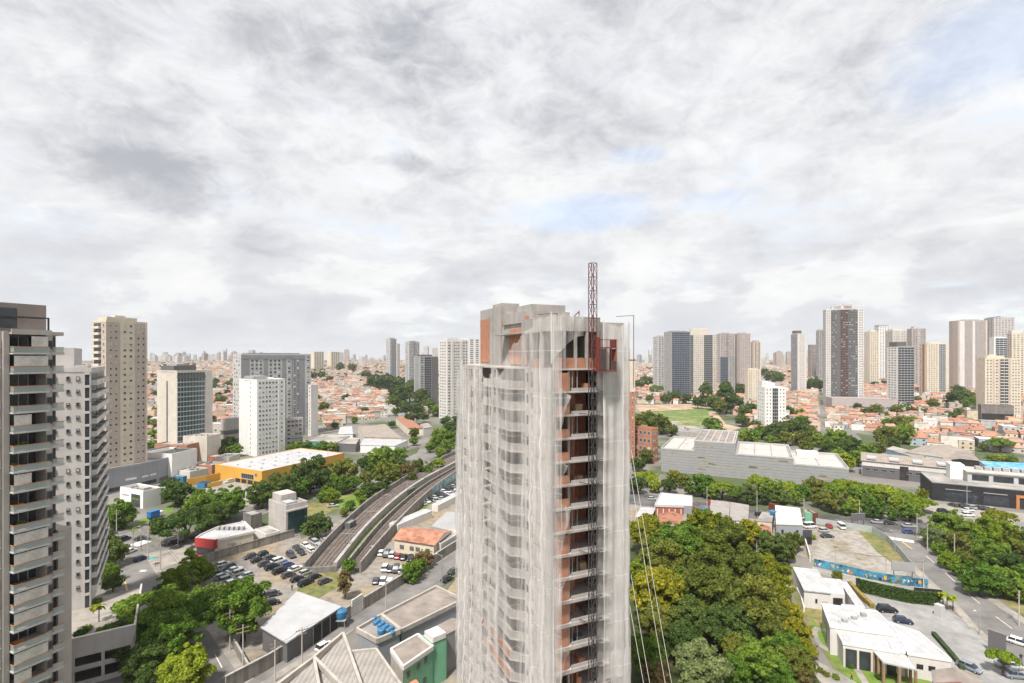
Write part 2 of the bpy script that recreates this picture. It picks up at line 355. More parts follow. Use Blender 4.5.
stripes_mat('metal_grey', (.285, .285, .285), (.22, .22, .222), 2, 1.45, .82, .6, .03, .06)
leaf_mat('leaf_green', [(0.055, 0.113, 0.018), (0.134, 0.233, 0.035), (0.262, 0.374, 0.060)])
leaf_mat('leaf_dark', [(0.038, 0.074, 0.022), (0.089, 0.143, 0.036), (0.174, 0.226, 0.060)])
leaf_mat('leaf_bright', [(0.099, 0.163, 0.015), (0.218, 0.300, 0.029), (0.356, 0.413, 0.055)])
leaf_mat('leaf_olive', [(.068, .094, .02), (.155, .185, .034), (.255, .275, .062)])
leaf_mat('leaf_yellow', [(.085, .12, .014), (.195, .23, .024), (.33, .33, .04)], (.50, .41, .03), (.55, .70))
leaf_mat('leaf_brown', [(0.112, 0.088, 0.033), (0.205, 0.150, 0.061), (0.317, 0.244, 0.105)])
leaf_mat('leaf_pale', [(0.092, 0.144, 0.055), (0.185, 0.237, 0.094), (0.304, 0.344, 0.138)])
def island_mat(key, cols, var=.2):
    m = palette_mat(key, cols, var); t = m.node_tree; n = [x for x in t.nodes if x.type == 'VALTORGB' and x.color_ramp.interpolation == 'CONSTANT'][0]
    g = N(t, 'ShaderNodeNewGeometry'); t.links.new(g.outputs['Random Per Island'], n.inputs[0]); return m
# ================================================================= the ground
def build_terrain():
    rs = [0, 40, 80, 130, 200, 290, 400, 480] + list(np.geomspace(540, 6400, 44)); na = 192
    vs = [(0, 0, 0)]; fs = []
    for r in rs[1:]:
        for k in range(na):
            a = 2 * math.pi * k / na; x, y = r * math.cos(a), r * math.sin(a); vs.append((x, y, T(x, y)))
    for k in range(na): fs.append((0, 1 + k, 1 + (k + 1) % na))
    for j in range(len(rs) - 2):
        for k in range(na):
            a = 1 + j * na + k; b = 1 + j * na + (k + 1) % na; fs.append((a, a + na, b + na, b))
    me = bpy.data.meshes.new('ground'); me.from_pydata(vs, [], fs); me.materials.append(M('city'))
    me.polygons.foreach_set('use_smooth', [True] * len(fs)); me.update()
    tag(link('ground', me), kind='structure')
build_terrain()
def densify(pts, step=18.0):
    out = []
    for i in range(len(pts)):
        a, b = pts[i], pts[(i + 1) % len(pts)]; n = max(1, int((b - a).length / step))
        out += [a.lerp(b, k / n) for k in range(n)]
    return out
LIFT = [0]
def sheet(name, px, m, lift=.02):
    """A flat sheet of ground; its corners are given as places in the photograph and stand on the terrain."""
    pts = [P(*p) for p in px]; LIFT[0] += 1; lift += LIFT[0] * .0006
    return tag(MB().sheet([(p.x, p.y, p.z + lift) for p in pts], M(m)).build(name), kind='structure')
def rail_line(px):
    return [P(*p) for p in px]
def ribbon(pts, wdt, lift, m, name, kind='structure'):
    mb = MB(); n = len(pts); L_, R_ = [], []
    for i, p in enumerate(pts):
        d = (pts[min(i + 1, n - 1)] - pts[max(i - 1, 0)]); d.z = 0; d.normalize(); s = Vector((-d.y, d.x, 0)) * wdt / 2
        L_.append(p + s); R_.append(p - s)
    for i in range(n - 1):
        mb.add([(v.x, v.y, v.z + lift) for v in (L_[i], R_[i], R_[i + 1], L_[i + 1])], [(0, 1, 2, 3)], M(m))
    return tag(mb.build(name), kind=kind)
# left half
sheet('parking_lot', [(150, 600), (208, 552), (258, 535), (300, 534), (305, 560), (345, 596), (250, 668), (205, 628)], 'lot', .03)
sheet('track_yard', [(300, 540), (352, 515), (470, 452), (476, 470), (476, 545), (440, 562), (362, 611), (335, 606), (300, 570)], 'lot', .05)
sheet('grass_strip', [(332, 566), (384, 508), (440, 478), (436, 483), (392, 514), (348, 563)], 'meadow', .07)
sheet('grass_strip', [(413, 508), (440, 490), (444, 494), (404, 526), (395, 527)], 'meadow', .07)
sheet('grass_strip', [(300, 572), (336, 572), (352, 580), (312, 602), (296, 598)], 'grass', .07)
sheet('shed_yard', [(232, 640), (262, 600), (300, 592), (345, 608), (262, 672)], 'lot', .08)
sheet('verge', [(306, 504), (338, 497), (372, 487), (384, 492), (330, 512), (308, 524)], 'grass', .04)
sheet('verge', [(330, 503), (380, 486), (412, 476), (440, 463), (432, 474), (390, 495), (345, 512)], 'lawn', .06)
sheet('forecourt', [(190, 497), (225, 477), (262, 487), (290, 498), (262, 507), (232, 504)], 'pavement', .04)
sheet('lawn', [(117, 533), (140, 520), (176, 504), (172, 512), (150, 520), (132, 533), (122, 540)], 'lawn', .05)
sheet('side_pavement', [(140, 552), (146, 548), (196, 541), (236, 526), (226, 538), (196, 562), (188, 572), (162, 582)], 'pavement', .04)
sheet('side_pavement', [(192, 640), (150, 606), (112, 583), (108, 583), (146, 612), (186, 646), (212, 690), (206, 690)], 'pavement', .05)
sheet('side_pavement', [(206, 628), (247, 690), (262, 690), (222, 636)], 'pavement', .04)
sheet('road', [(205, 690), (190, 644), (150, 608), (112, 585), (116, 555), (110, 535), (128, 528), (140, 546), (157, 578), (206, 629), (250, 690)], 'asphalt', .06)
sheet('road', [(138, 548), (175, 541), (215, 524), (245, 508), (290, 492), (330, 481), (372, 468), (410, 456), (436, 446), (470, 440), (470, 446), (440, 455), (418, 464), (378, 476), (336, 489), (296, 501), (258, 517), (236, 526), (196, 542), (146, 554)], 'asphalt', .075)
sheet('road', [(414, 458), (420, 448), (431, 438), (438, 438), (434, 447), (436, 455)], 'asphalt', .09)
sheet('alley', [(236, 690), (362, 612), (440, 562), (476, 540), (476, 556), (422, 592), (357, 627), (283, 690)], 'asphalt', .07)
sheet('alley_pavement', [(250, 690), (286, 667), (345, 634), (357, 627), (286, 688)], 'pavement', .09)
ribbon([P(124, 578), P(127, 590), P(140, 606)], .35, .085, 'yellow_line', 'road_marking')
ribbon([P(112, 566), P(124, 582)], .35, .085, 'yellow_line', 'road_marking')
ribbon([P(140, 571), P(146, 571)], 1.2, .085, 'line', 'road_marking')
ribbon([P(133, 546), P(148, 541)], 4.0, .095, 'line', 'road_marking')
sheet('building_site', [(476, 505), (632, 505), (632, 720), (420, 720), (440, 600), (470, 560)], 'lot', .006)
# right half
sheet('gravel_lot', [(800, 537), (812, 525), (836, 527), (868, 530), (886, 536), (909, 568), (905, 577), (868, 572), (826, 562), (808, 560)], 'gravel', .03)
sheet('grass_strip', [(856, 529), (886, 536), (911, 570), (902, 570), (878, 553), (866, 540)], 'grass', .05)
sheet('back_lane', [(812, 566), (826, 566), (868, 578), (905, 584), (925, 586), (938, 590), (936, 605), (900, 598), (858, 587), (830, 577), (812, 572)], 'pavement', .04)
sheet('venue_car_park', [(862, 594), (905, 603), (940, 606), (962, 619), (1012, 662), (1030, 690), (960, 690), (930, 676), (890, 640), (868, 612)], 'pavers', .05)
sheet('lawn', [(780, 566), (800, 566), (822, 600), (838, 640), (862, 690), (846, 690), (822, 650), (800, 610)], 'grass', .03)
sheet('lawn', [(812, 618), (824, 634), (842, 660), (880, 668), (930, 676), (930, 690), (858, 690), (836, 664), (812, 636)], 'lawn', .05)
sheet('garden_path', [(776, 562), (784, 566), (792, 590), (790, 606), (784, 604), (782, 588)], 'pavement', .05)
ribbon([P(818, 628), P(814, 632), P(816, 640), P(824, 648), P(840, 656), P(856, 668), P(866, 684), P(866, 692)], 1.3, .09, 'pavement', 'garden_path')
sheet('garden_path', [(806, 652), (818, 662), (838, 672), (858, 684), (858, 694), (830, 694), (812, 672)], 'pavement', .07)
sheet('road', [(628, 492), (690, 500), (720, 506), (820, 515), (900, 520), (940, 525), (1030, 548), (1030, 556), (950, 536), (918, 538), (880, 533), (824, 526), (720, 515), (628, 504)], 'asphalt_dark', .05)
sheet('road', [(884, 532), (917, 536), (941, 559), (961, 578), (982, 598), (1030, 630), (1120, 690), (1046, 690), (1016, 660), (978, 628), (959, 606), (939, 588), (920, 570), (893, 549)], 'asphalt', .065)
sheet('side_pavement', [(893, 549), (920, 570), (939, 588), (959, 606), (978, 628), (1016, 660), (1046, 690), (1034, 690), (1008, 662), (970, 628), (950, 606), (930, 590), (914, 572)], 'pavement', .09)
sheet('side_pavement', [(918, 537), (926, 536), (950, 558), (970, 577), (990, 596), (1030, 622), (1030, 629), (982, 597), (961, 577), (941, 558)], 'pavement', .09)
ribbon([P(902, 542), P(912, 549)], .5, .09, 'yellow_line', 'road_marking')
ribbon([P(889, 538), P(914, 542)], 3.0, .085, 'line', 'road_marking')
sheet('dealer_forecourt', [(930, 503), (1030, 514), (1030, 524), (985, 521), (938, 514), (925, 508)], 'pavement', .05)
sheet('house_yards', [(630, 500), (720, 514), (824, 526), (812, 560), (690, 530), (630, 522)], 'lot', .03)
sheet('meadow', [(634, 413), (700, 408), (712, 410), (722, 424), (706, 432), (660, 434), (634, 428)], 'meadow', .06)
sheet('bare_earth', [(634, 405), (690, 404), (712, 408), (640, 412)], 'soil', .09)
sheet('bare_earth', [(708, 411), (716, 412), (726, 424), (742, 428), (726, 432), (712, 424)], 'soil', .1)
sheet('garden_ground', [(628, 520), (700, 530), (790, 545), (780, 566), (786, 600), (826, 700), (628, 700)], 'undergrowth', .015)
sheet('park_ground', [(925, 536), (1100, 560), (1100, 640), (1030, 622), (970, 577)], 'grass', .02)
sheet('street', [(820, 404), (826, 404), (862, 440), (852, 442)], 'asphalt', .15)
# ================================================================= towers
def win_mesh(wd, h, frame, glass, bars=1, proud=.14, blind=0.0):
    mb = MB(); t = .07; a = wd / 2
    mb.box(-a, a, -proud, .02, 0, t, frame).box(-a, a, -proud, .02, h - t, h, frame).box(-a, -a + t, -proud, .02, t, h - t, frame).box(a - t, a, -proud, .02, t, h - t, frame)
    for k in range(bars):
        x = -a + wd * (k + 1) / (bars + 1); mb.box(x - .03, x + .03, -proud + .03, .0, t, h - t, frame)
    mb.add([(-a + t, -proud + .06, t), (a - t, -proud + .06, t), (a - t, -proud + .06, h - t), (-a + t, -proud + .06, h - t)], [(0, 1, 2, 3)], glass)
    if blind: mb.add([(-a + t, -proud + .045, h - t - (h - 2 * t) * blind), (a - t, -proud + .045, h - t - (h - 2 * t) * blind), (a - t, -proud + .045, h - t), (-a + t, -proud + .045, h - t)], [(0, 1, 2, 3)], M('curtain'))
    mb.box(-a - .08, a + .08, -proud - .07, -.01, -.09, -.002, frame)
    return mb.mesh('window')
def bal_mesh(wd, depth, fh, slab, rail, glass, frame):
    mb = MB(); a = wd / 2
    mb.box(-a, a, -depth, .02, -.09, .09, slab)
    mb.box(-a, a, -depth, -depth + .06, .09, 1.05, rail).box(-a, -a + .06, -depth + .06, 0, .09, 1.05, rail).box(a - .06, a, -depth + .06, 0, .09, 1.05, rail)
    mb.box(-a + .15, a - .15, -.1, .02, .1, fh - .35, glass)
    mb.box(-.05, .05, -.14, -.1, .1, fh - .35, frame)
    return mb.mesh('balcony')
def place_many(root, name, items, cap=100):
    """items (mesh, location, turn): the nearest as parts of their own, what is over the cap as one part"""
    Mx = root.matrix_basis
    items.sort(key=lambda it: ((Mx @ Vector(it[1])) - cam.location).length)
    for me, loc, rz in items[:cap]: link(name, me, root, loc, rz)
    if len(items) > cap:
        mb = MB()
        for me, loc, rz in items[cap:]:
            X = Matrix.Translation(loc) @ Matrix.Rotation(rz, 4, 'Z'); vv = [X @ v.co for v in me.vertices]
            for p in me.polygons:
                k = mb.mi(me.materials[p.material_index])
                mb.f.append(tuple(len(mb.v) + i for i in p.vertices)); mb.m.append(k)
            mb.v += [tuple(v) for v in vv]
        tag(mb.build(name + 's', None, root), kind='stuff')
def frame_of(xl, xc, xr, D, b):
    phi = math.degrees(math.atan2(xc - 512, 512)); a = R(phi + b)
    ur, ul = Vector((math.sin(a), math.cos(a))), Vector((-math.cos(a), math.sin(a)))
    c = Vector(((xc - 512) / F * D, D))
    t = []
    for px, u in ((xr, ur), (xl, ul)):
        k = (px - 512) / F; t.append((k * c.y - c.x) / (u.x - k * u.y))
    return c, math.pi / 2 - a, t[0], t[1]
FOOT = []                                # footprints (x, y, radius) kept free of houses and trees
def tower(label, xl, xc, xr, ytop, D, b, wall, parts=(), fh=2.9, roof=(), z0=None, top=None, frame='grey_light', glass='glass', skip=1, cat='apartment tower', name='apartment_tower', group=None, cap=100, depth=1.1, parapet=True):
    c, rz, Wr, Wl = frame_of(xl, xc, xr, D, b)
    z0 = T(c.x, c.y) - .6 if z0 is None else z0
    h = zof(ytop, D) - z0
    r = thing(name, label, cat, (c.x, c.y, z0), rz, group)
    q = Matrix.Rotation(rz, 4, 'Z') @ Vector((Wr / 2, Wl / 2, 0)); FOOT.append((c.x + q.x, c.y + q.y, math.hypot(Wr, Wl) / 2 + 5))
    if Wr > 90 or Wl > 90 or Wr < 2 or Wl < 2: print('TOWER', label[:30], round(Wr, 1), round(Wl, 1), round(h))
    mb = MB().box(0, Wr, 0, Wl, 0, h, M(wall)); mb.build('wall', None, r)
    if parapet:
        p = MB(); t = .25
        p.box(-.08, Wr + .08, -.08, t, h + .002, h + .9, M(top or wall)).box(-.08, Wr + .08, Wl - t, Wl + .08, h + .002, h + .9, M(top or wall)).box(-.08, t, t, Wl - t, h + .002, h + .9, M(top or wall)).box(Wr - t, Wr + .08, t, Wl - t, h + .002, h + .9, M(top or wall))
        p.build('parapet', None, r)
    wr = random.Random(int(xl * 7 + D)); nf = int((h - 1.0) / fh); wins, bals = [], []
    def proud(face, u0, u1):
        return max([(q[5] if len(q) > 5 else .1) for q in parts if q[0] == 'p' and q[1] == face and q[2] < u1 - .01 and q[3] > u0 + .01 and (len(q) < 8 or q[7] - q[6] > .5)] or [0.0])
    for e in parts:
        k, face, u0, u1 = e[:4]; Lf = Wr if face == 'R' else Wl
        def pt(u, off, z): return (u * Lf, -off, z) if face == 'R' else (-off, u * Lf, z)
        rot = 0 if face == 'R' else -math.pi / 2
        if k == 'w':
            n, wf, hf = e[4:7]; pr0 = proud(face, u0, u1); fr = M(e[7]) if len(e) > 7 and e[7] else M(frame); gl = M(e[8]) if len(e) > 8 else M(glass)
            cell = (u1 - u0) * Lf / n; me = [win_mesh(cell * wf, fh * hf, fr, gl, 1 if cell * wf > 1.0 else 0, .14, bl) for bl in (0, 0, 0, .45, .98)]
            for j in range(nf):
                for i in range(n): wins.append((wr.choice(me if D < 450 else me[:4]), pt(u0 + (u1 - u0) * (i + .5) / n, pr0, h - (j + 1) * fh + fh * (1 - hf) * .55), rot))
        elif k == 'b':
            n = e[4]; rail = M(e[5]); sl = M(e[6]) if len(e) > 6 else M(wall); cell = (u1 - u0) * Lf / n
            me = bal_mesh(cell * .92, depth, fh, sl, rail, M(glass), M(frame))
            for j in range(nf):
                for i in range(n): bals.append((me, pt(u0 + (u1 - u0) * (i + .5) / n, .0, h - (j + 1) * fh), rot))
        elif k == 'p':
            m = M(e[4]); pr = e[5] if len(e) > 5 else .1; za, zb = (e[6] * h, e[7] * h) if len(e) > 7 else (0, h - .002)
            A, B = pt(u0, pr, 0), pt(u1, -.02, 0)
            MB().box(min(A[0], B[0]), max(A[0], B[0]), min(A[1], B[1]), max(A[1], B[1]), za, zb, m).build('wall_panel', None, r)
        elif k == 'g':
            g, bd, nm = M(e[4]), M(e[5]), e[6]; mb = MB()
            def bx(ua, ub, off, za, zb, m):
                A, B = pt(ua, off, 0), pt(ub, -.01, 0); mb.box(min(A[0], B[0]), max(A[0], B[0]), min(A[1], B[1]), max(A[1], B[1]), za, zb, m)
            bx(u0, u1, .06, 0, h - .01, g)
            for j in range(nf + 1): bx(u0, u1, .2, max(0, h - j * fh - .55), h - j * fh - .02, bd)
            for i in range(nm + 1):
                u = u0 + (u1 - u0) * i / nm; s = .09 / Lf; bx(u - s, u + s, .15, 0, h - .6, bd)
            mb.build('curtain_wall', None, r)
    if wins: place_many(r, 'window', wins, cap)
    if bals: place_many(r, 'balcony', bals, cap)
    for (x0, x1, y0, y1, hh, m) in roof:
        MB().box(x0 * Wr, x1 * Wr, y0 * Wl, y1 * Wl, h - .3, h + hh, M(m)).build('machine_room', None, r)
    return r, Wr, Wl, h
W = lambda f, a, b, n, wf=.5, hf=.42, *m: ('w', f, a, b, n, wf, hf, *m)
# --- left side of the photograph
tower('tall brown and cream tower with a pale crown, right of the grey balcony tower', 93, 106, 147, 322, 236, 62, 'tan',
      [('p', 'R', .33, .68, 'cream', .12), W('R', .04, .30, 2, .38, .36), W('R', .36, .66, 2, .42, .38), W('R', .71, .97, 2, .38, .36),
       ('p', 'R', .96, 1.0, 'cream', .3), ('b', 'L', .35, .95, 1, 'cream'), W('L', .05, .3, 1, .4, .4), ('p', 'R', 0, 1, 'brick_orange', .35, 0, .06)],
      roof=[(.05, .78, .1, .8, 2.6, 'cream'), (.3, .55, .3, .6, 3.6, 'taupe_light')], top='cream')
tower('beige hotel block with a teal glass front and a dark slot down its side', 157, 177, 212, 372, 300, 58, 'beige',
      [('g', 'R', .01, .78, 'glass_teal', 'grey_light', 9), ('p', 'R', .80, 1.0, 'plaster', .5), ('p', 'L', .45, .52, 'grey_dark', .1, .02, .9), ('p', 'R', .0, .8, 'grey_dark', .3, .93, .965)],
      roof=[(.0, .62, .15, .8, 3.6, 'grey_dark'), (.1, .45, .2, .6, 4.6, 'grey')], cat='hotel block', name='hotel_block')
tower('white apartment block in front of the dark striped tower', 239, 257, 285, 381, 317, 62, 'white',
      [W('R', .04, .74, 6, .62, .42), W('R', .8, .96, 1, .4, .4), W('L', .3, .4, 1, .3, .3), ('p', 'R', .76, .79, 'offwhite', .3)],
      roof=[(.0, .5, .2, .7, 2.8, 'grey'), (.35, .8, .3, .7, 1.6, 'white')], glass='glass')
tower('wide dark grey striped apartment tower behind the white block', 233, 241, 311, 355, 372, 70, 'grey_light',
      [('p', 'R', 0, .11, 'slate', .15), ('p', 'R', .30, .36, 'slate', .15), ('p', 'R', .56, .62, 'slate', .15), ('p', 'R', .70, .9, 'slate', .12), ('p', 'R', .0, .9, 'slate', .3, .955, 1.0),
       W('R', .12, .29, 3, .55, .55), W('R', .37, .55, 3, .55, .55), W('R', .63, .70, 1, .6, .5), W('R', .72, .82, 2, .6, .5, 'offwhite'), W('R', .91, 1, 1, .5, .4), W('L', .1, .9, 3, .5, .45)],
      roof=[(.1, .85, .2, .8, 1.6, 'slate')], cap=100)
tower('low pale parking podium with banded floors left of the white block', 221, 226, 241, 420, 345, 55, 'concrete_light', [('p', 'R', 0, 1, 'grey_dark', .1, .2, .34), ('p', 'R', 0, 1, 'grey_dark', .1, .5, .64), ('p', 'L', 0, 1, 'grey_dark', .1, .2, .34), ('p', 'L', 0, 1, 'grey_dark', .1, .5, .64)], cat='parking podium', name='parking_podium')
tower('pale parking podium at the foot of the dark striped tower', 284, 286, 303, 420, 352, 70, 'concrete_light', [W('R', .05, .95, 4, .7, .5)], cat='parking podium', name='parking_podium')
tower('thin white slab block right of the dark striped tower', 308, 311, 318, 386, 400, 50, 'offwhite', [W('L', .2, .8, 1, .4, .4)])
tower('left slim tower of the distant pair above the wooded hill', 386, 390, 396.5, 339, 900, 55, 'grey_light', [('p', 'R', .3, .7, 'slate', .3), W('R', .02, .28, 1, .6, .5), W('R', .72, .98, 1, .6, .5), W('L', .1, .9, 3, .5, .5)], roof=[(.2, .8, .2, .8, 2.5, 'grey')])
tower('right slim tower of the distant pair above the wooded hill', 405, 409, 419.5, 342, 900, 55, 'grey_light', [('p', 'R', .4, .62, 'slate', .3), W('R', .02, .38, 2, .6, .5), W('R', .65, .98, 2, .6, .5), W('L', .1, .9, 2, .5, .5)], roof=[(.2, .8, .2, .8, 2.5, 'grey')])
tower('slim cream tower standing just behind the left tower of the distant pair', 395, 397, 400, 344, 1050, 55, 'plaster', [W('R', .1, .9, 2, .5, .5)])
tower('dark slate tower with pale edges left of the tall white tower', 414, 420, 438, 357, 640, 60, 'grey', [('g', 'R', .25, .62, 'glass', 'slate', 4), ('p', 'R', .64, 1, 'grey_dark', .2), W('R', .02, .22, 1, .6, .5), ('p', 'L', .2, .8, 'slate', .2)], roof=[(.1, .7, .1, .8, 3, 'grey_dark')])
tower('tall white ribbed tower directly left of the tower under construction', 439, 447, 468, 341, 500, 60, 'offwhite', [('p', 'R', .2, .3, 'plaster', .5), ('p', 'R', .62, .72, 'plaster', .5), W('R', .02, .19, 1, .6, .45), W('R', .32, .6, 3, .6, .45), W('R', .74, .98, 2, .6, .45), W('L', .1, .9, 3, .5, .42)], roof=[(.1, .6, .2, .8, 3, 'plaster')])
tower('white and blue block half hidden behind the netted tower', 462, 468, 486, 339, 720, 60, 'white', [W('R', .05, .95, 3, .6, .5, 'white', 'glass_blue'), W('L', .1, .9, 2, .6, .5)])
tower('left cream block of the two far cream blocks on the ridge', 310, 314, 324, 352, 1500, 60, 'cream', [W('R', .05, .95, 4, .5, .5)], cap=60)
tower('right cream block of the two far cream blocks on the ridge', 327, 331, 340, 352, 1550, 60, 'cream', [W('R', .05, .95, 4, .5, .5)], cap=60)
# --- right side
tower('pale grey tower behind the dark glass one', 653, 658, 667, 337, 850, 55, 'grey_light', [W('R', .05, .95, 3, .55, .5), W('L', .1, .9, 3, .55, .5)], roof=[(.2, .7, .2, .8, 2.5, 'grey')])
tower('dark blue glass tower with a light grey side, left of the wide beige one', 664, 672, 690, 332, 720, 62, 'slate', [('g', 'R', .0, .98, 'glass_blue', 'slate', 7), ('p', 'L', 0, 1, 'grey', .15), W('L', .2, .8, 3, .4, .4)], roof=[(.1, .9, .1, .8, 2, 'grey')])
tower('wide beige apartment tower with grey window columns and a raised crown', 684.5, 686, 717, 335, 790, 80, 'beige', [('g', 'R', .1, .24, 'glass', 'grey', 3), ('g', 'R', .58, .86, 'glass', 'grey', 5), W('R', .0, .09, 1, .6, .45), W('R', .26, .56, 5, .5, .42), W('R', .88, 1, 2, .6, .45)], roof=[(.16, .76, .1, .8, 9, 'beige'), (.25, .7, .2, .7, 10, 'cream')])
tower('mauve grey slab tower right of the wide beige one', 717, 720, 735, 334, 960, 70, 'mauve', [W('R', .05, .95, 6, .5, .42), ('p', 'R', .45, .5, 'grey_dark', .3)], roof=[(.2, .7, .2, .8, 3, 'mauve')])
tower('mauve slab tower with a dark brown stripe, next to its plainer twin', 734, 737, 750.5, 334, 960, 70, 'mauve', [W('R', .25, .98, 5, .5, .42), ('p', 'R', .0, .22, 'brown', .3)], roof=[(.2, .7, .2, .8, 3, 'mauve')])
tower('shorter cream tower with dark brown stripes beside the mauve slabs', 750, 754, 761, 342, 1000, 60, 'cream', [('p', 'R', .1, .35, 'brown', .3), ('p', 'R', .6, .85, 'brown', .3), ('p', 'L', .4, .7, 'brown', .3), W('R', .36, .6, 1, .6, .45), W('L', .05, .38, 2, .5, .45)], roof=[(.2, .8, .2, .8, 3, 'brown')])
tower('small grey blue office tower in front of the mauve slabs', 719.5, 729, 735, 357, 750, 45, 'grey', [('g', 'L', .1, .9, 'glass_blue', 'slate', 4), W('R', .1, .9, 2, .4, .4)], roof=[(.1, .9, .1, .9, 1.2, 'blue')], cat='office tower', name='office_tower')
tower('short cream tower left of the white block among the trees', 745, 748, 760, 370, 655, 65, 'cream', [W('R', .05, .35, 2, .5, .42), W('R', .65, .95, 2, .5, .42), ('p', 'R', .4, .6, 'beige', .3)], roof=[(.15, .8, .2, .8, 2.4, 'cream')])
tower('white block with a grey centre strip among dark green trees', 757, 765, 786, 388, 425, 62, 'white', [('g', 'R', .36, .62, 'glass', 'grey', 3), W('R', .03, .33, 2, .34, .38), W('R', .66, .97, 2, .34, .38), W('L', .1, .9, 3, .35, .38)], roof=[(.1, .55, .2, .8, 4.2, 'white'), (.0, .3, .4, .9, 5.6, 'offwhite')])
tower('slim tower with one dark grey and one white side, alone on the ridge', 791, 797.5, 806.5, 334, 800, 52, 'offwhite', [('p', 'L', 0, 1, 'slate', .2), W('L', .15, .85, 3, .45, .4), W('R', .2, .8, 3, .4, .35)], roof=[(.0, .6, .2, .8, 5.5, 'grey_dark')])
tower('distant brown tower between the slim one and the big dark one', 808, 811, 817, 345, 1050, 55, 'brown', [W('R', .05, .95, 3, .6, .45), W('L', .05, .95, 2, .6, .45)])
tower('distant grey tower partly hidden by the big dark purple one', 816, 819, 826, 331, 1000, 55, 'grey', [W('R', .05, .95, 3, .6, .5), W('L', .05, .95, 2, .6, .45)], roof=[(.1, .6, .1, .8, 3, 'grey')])
tower('biggest dark purple tower with white edge columns', 823, 826, 863.5, 310, 620, 78, 'offwhite',
      [('p', 'R', .13, .30, 'grey_dark', .2), ('p', 'R', .38, .60, 'maroon', .35), ('p', 'R', .30, .38, 'grey_dark', .2), ('p', 'R', .60, .85, 'grey_dark', .2), ('p', 'R', .12, .86, 'grey_dark', .5, .0, .03),
       W('R', .01, .11, 2, .5, .5), W('R', .14, .29, 3, .7, .55, 'grey'), W('R', .39, .59, 3, .72, .5, 'maroon'), W('R', .61, .84, 4, .72, .55, 'grey'), W('R', .88, .99, 2, .5, .5), W('L', .1, .9, 2, .5, .5)],
      roof=[(.18, .75, .2, .8, 4.5, 'offwhite'), (.2, .42, .2, .5, 5.8, 'grey_light'), (.5, .72, .2, .5, 6.2, 'grey_light'), (.4, .8, .02, .2, 1.2, 'brick_red')], cap=100)
tower('low grey podium stretching right from the biggest dark tower', 826, 832, 898, 398.5, 585, 72, 'mauve', [('p', 'R', 0, 1, 'grey_dark', .2, .2, .4)], cat='parking podium', name='parking_podium')
tower('cream tower just right of the biggest dark tower', 864, 870, 879, 332, 920, 60, 'cream', [('p', 'L', .2, .8, 'beige', .2), W('R', .05, .95, 4, .45, .42)], roof=[(.2, .8, .2, .8, 3, 'cream')])
tower('white tower with a grey cap behind the cream one', 874, 879, 890, 327, 1020, 60, 'white', [W('R', .05, .95, 4, .5, .45), W('L', .1, .9, 2, .5, .45)], roof=[(.0, .95, .1, .9, 4, 'grey')])
tower('broad cream tower with a stepped flat top in the right hand cluster', 885, 893, 908, 331, 940, 60, 'plaster', [W('R', .05, .45, 3, .45, .42), W('R', .55, .95, 3, .45, .42), ('p', 'R', .46, .54, 'beige', .4), W('L', .1, .9, 3, .5, .4)], roof=[(.1, .8, .2, .8, 4, 'cream')])
tower('pinkish grey tower with a peaked roof block behind the white and grey one', 907, 912, 926, 329, 900, 62, 'mauve', [W('R', .05, .95, 5, .5, .42), W('L', .1, .9, 2, .5, .4), ('p', 'R', .45, .55, 'offwhite', .3)], roof=[(.2, .6, .2, .8, 4.5, 'taupe_light')])
tower('white and dark grey tower standing on the right end of the podium', 887, 898, 914, 347, 600, 55, 'grey', [('p', 'L', 0, 1, 'white', .1), W('L', .1, .9, 3, .6, .4, 'white'), ('g', 'R', .0, 1, 'glass', 'grey_light', 5)], roof=[(.0, .6, .1, .8, 6, 'grey_dark')])
tower('cream tower with a rust red corner stripe and a glass right side', 919, 927, 949, 344, 750, 58, 'cream', [('p', 'L', .3, .55, 'brick_red', .3), W('L', .6, .95, 1, .5, .4), ('g', 'R', .55, .85, 'glass_blue', 'white', 4), W('R', .05, .5, 4, .45, .4)], roof=[(.2, .8, .2, .8, 2.6, 'cream')])
tower('very tall ribbed mauve tower with a small blue roof band', 949, 958, 987, 321, 800, 60, 'mauve', [('p', 'L', 0, .6, 'tan', .2), ('p', 'R', .05, .22, 'offwhite', .5), ('p', 'R', .5, .58, 'offwhite', .5), ('p', 'R', .95, 1, 'beige', .6), W('R', .24, .48, 4, .5, .45), W('R', .6, .93, 5, .5, .45)], roof=[(.05, .3, .3, .8, 1.0, 'blue'), (.3, .8, .2, .8, 2.6, 'mauve')])
tower('tall grey tower with blue rooftop panels at the right of the cluster', 984, 994, 1015, 318, 860, 60, 'taupe_light', [W('R', .05, .95, 6, .5, .45), W('L', .1, .9, 3, .4, .4), ('p', 'L', .5, 1, 'tan', .2)], roof=[(.0, .4, .1, .8, 1.6, 'blue'), (.4, .7, .2, .8, 3.5, 'taupe_light')])
tower('white tower with dark balcony bands in front of the grey one', 989, 994, 1009, 338, 700, 62, 'white', [('g', 'R', .1, .9, 'glass_blue', 'white', 3)], roof=[(.1, .6, .1, .8, 2, 'white')])
tower('pale cream tower cut by the right edge of the photo', 1007, 1012, 1040, 334, 660, 62, 'cream', [W('R', .02, .98, 7, .5, .42), W('L', .1, .9, 2, .5, .4)], roof=[(.0, .4, .1, .8, 5, 'offwhite')])
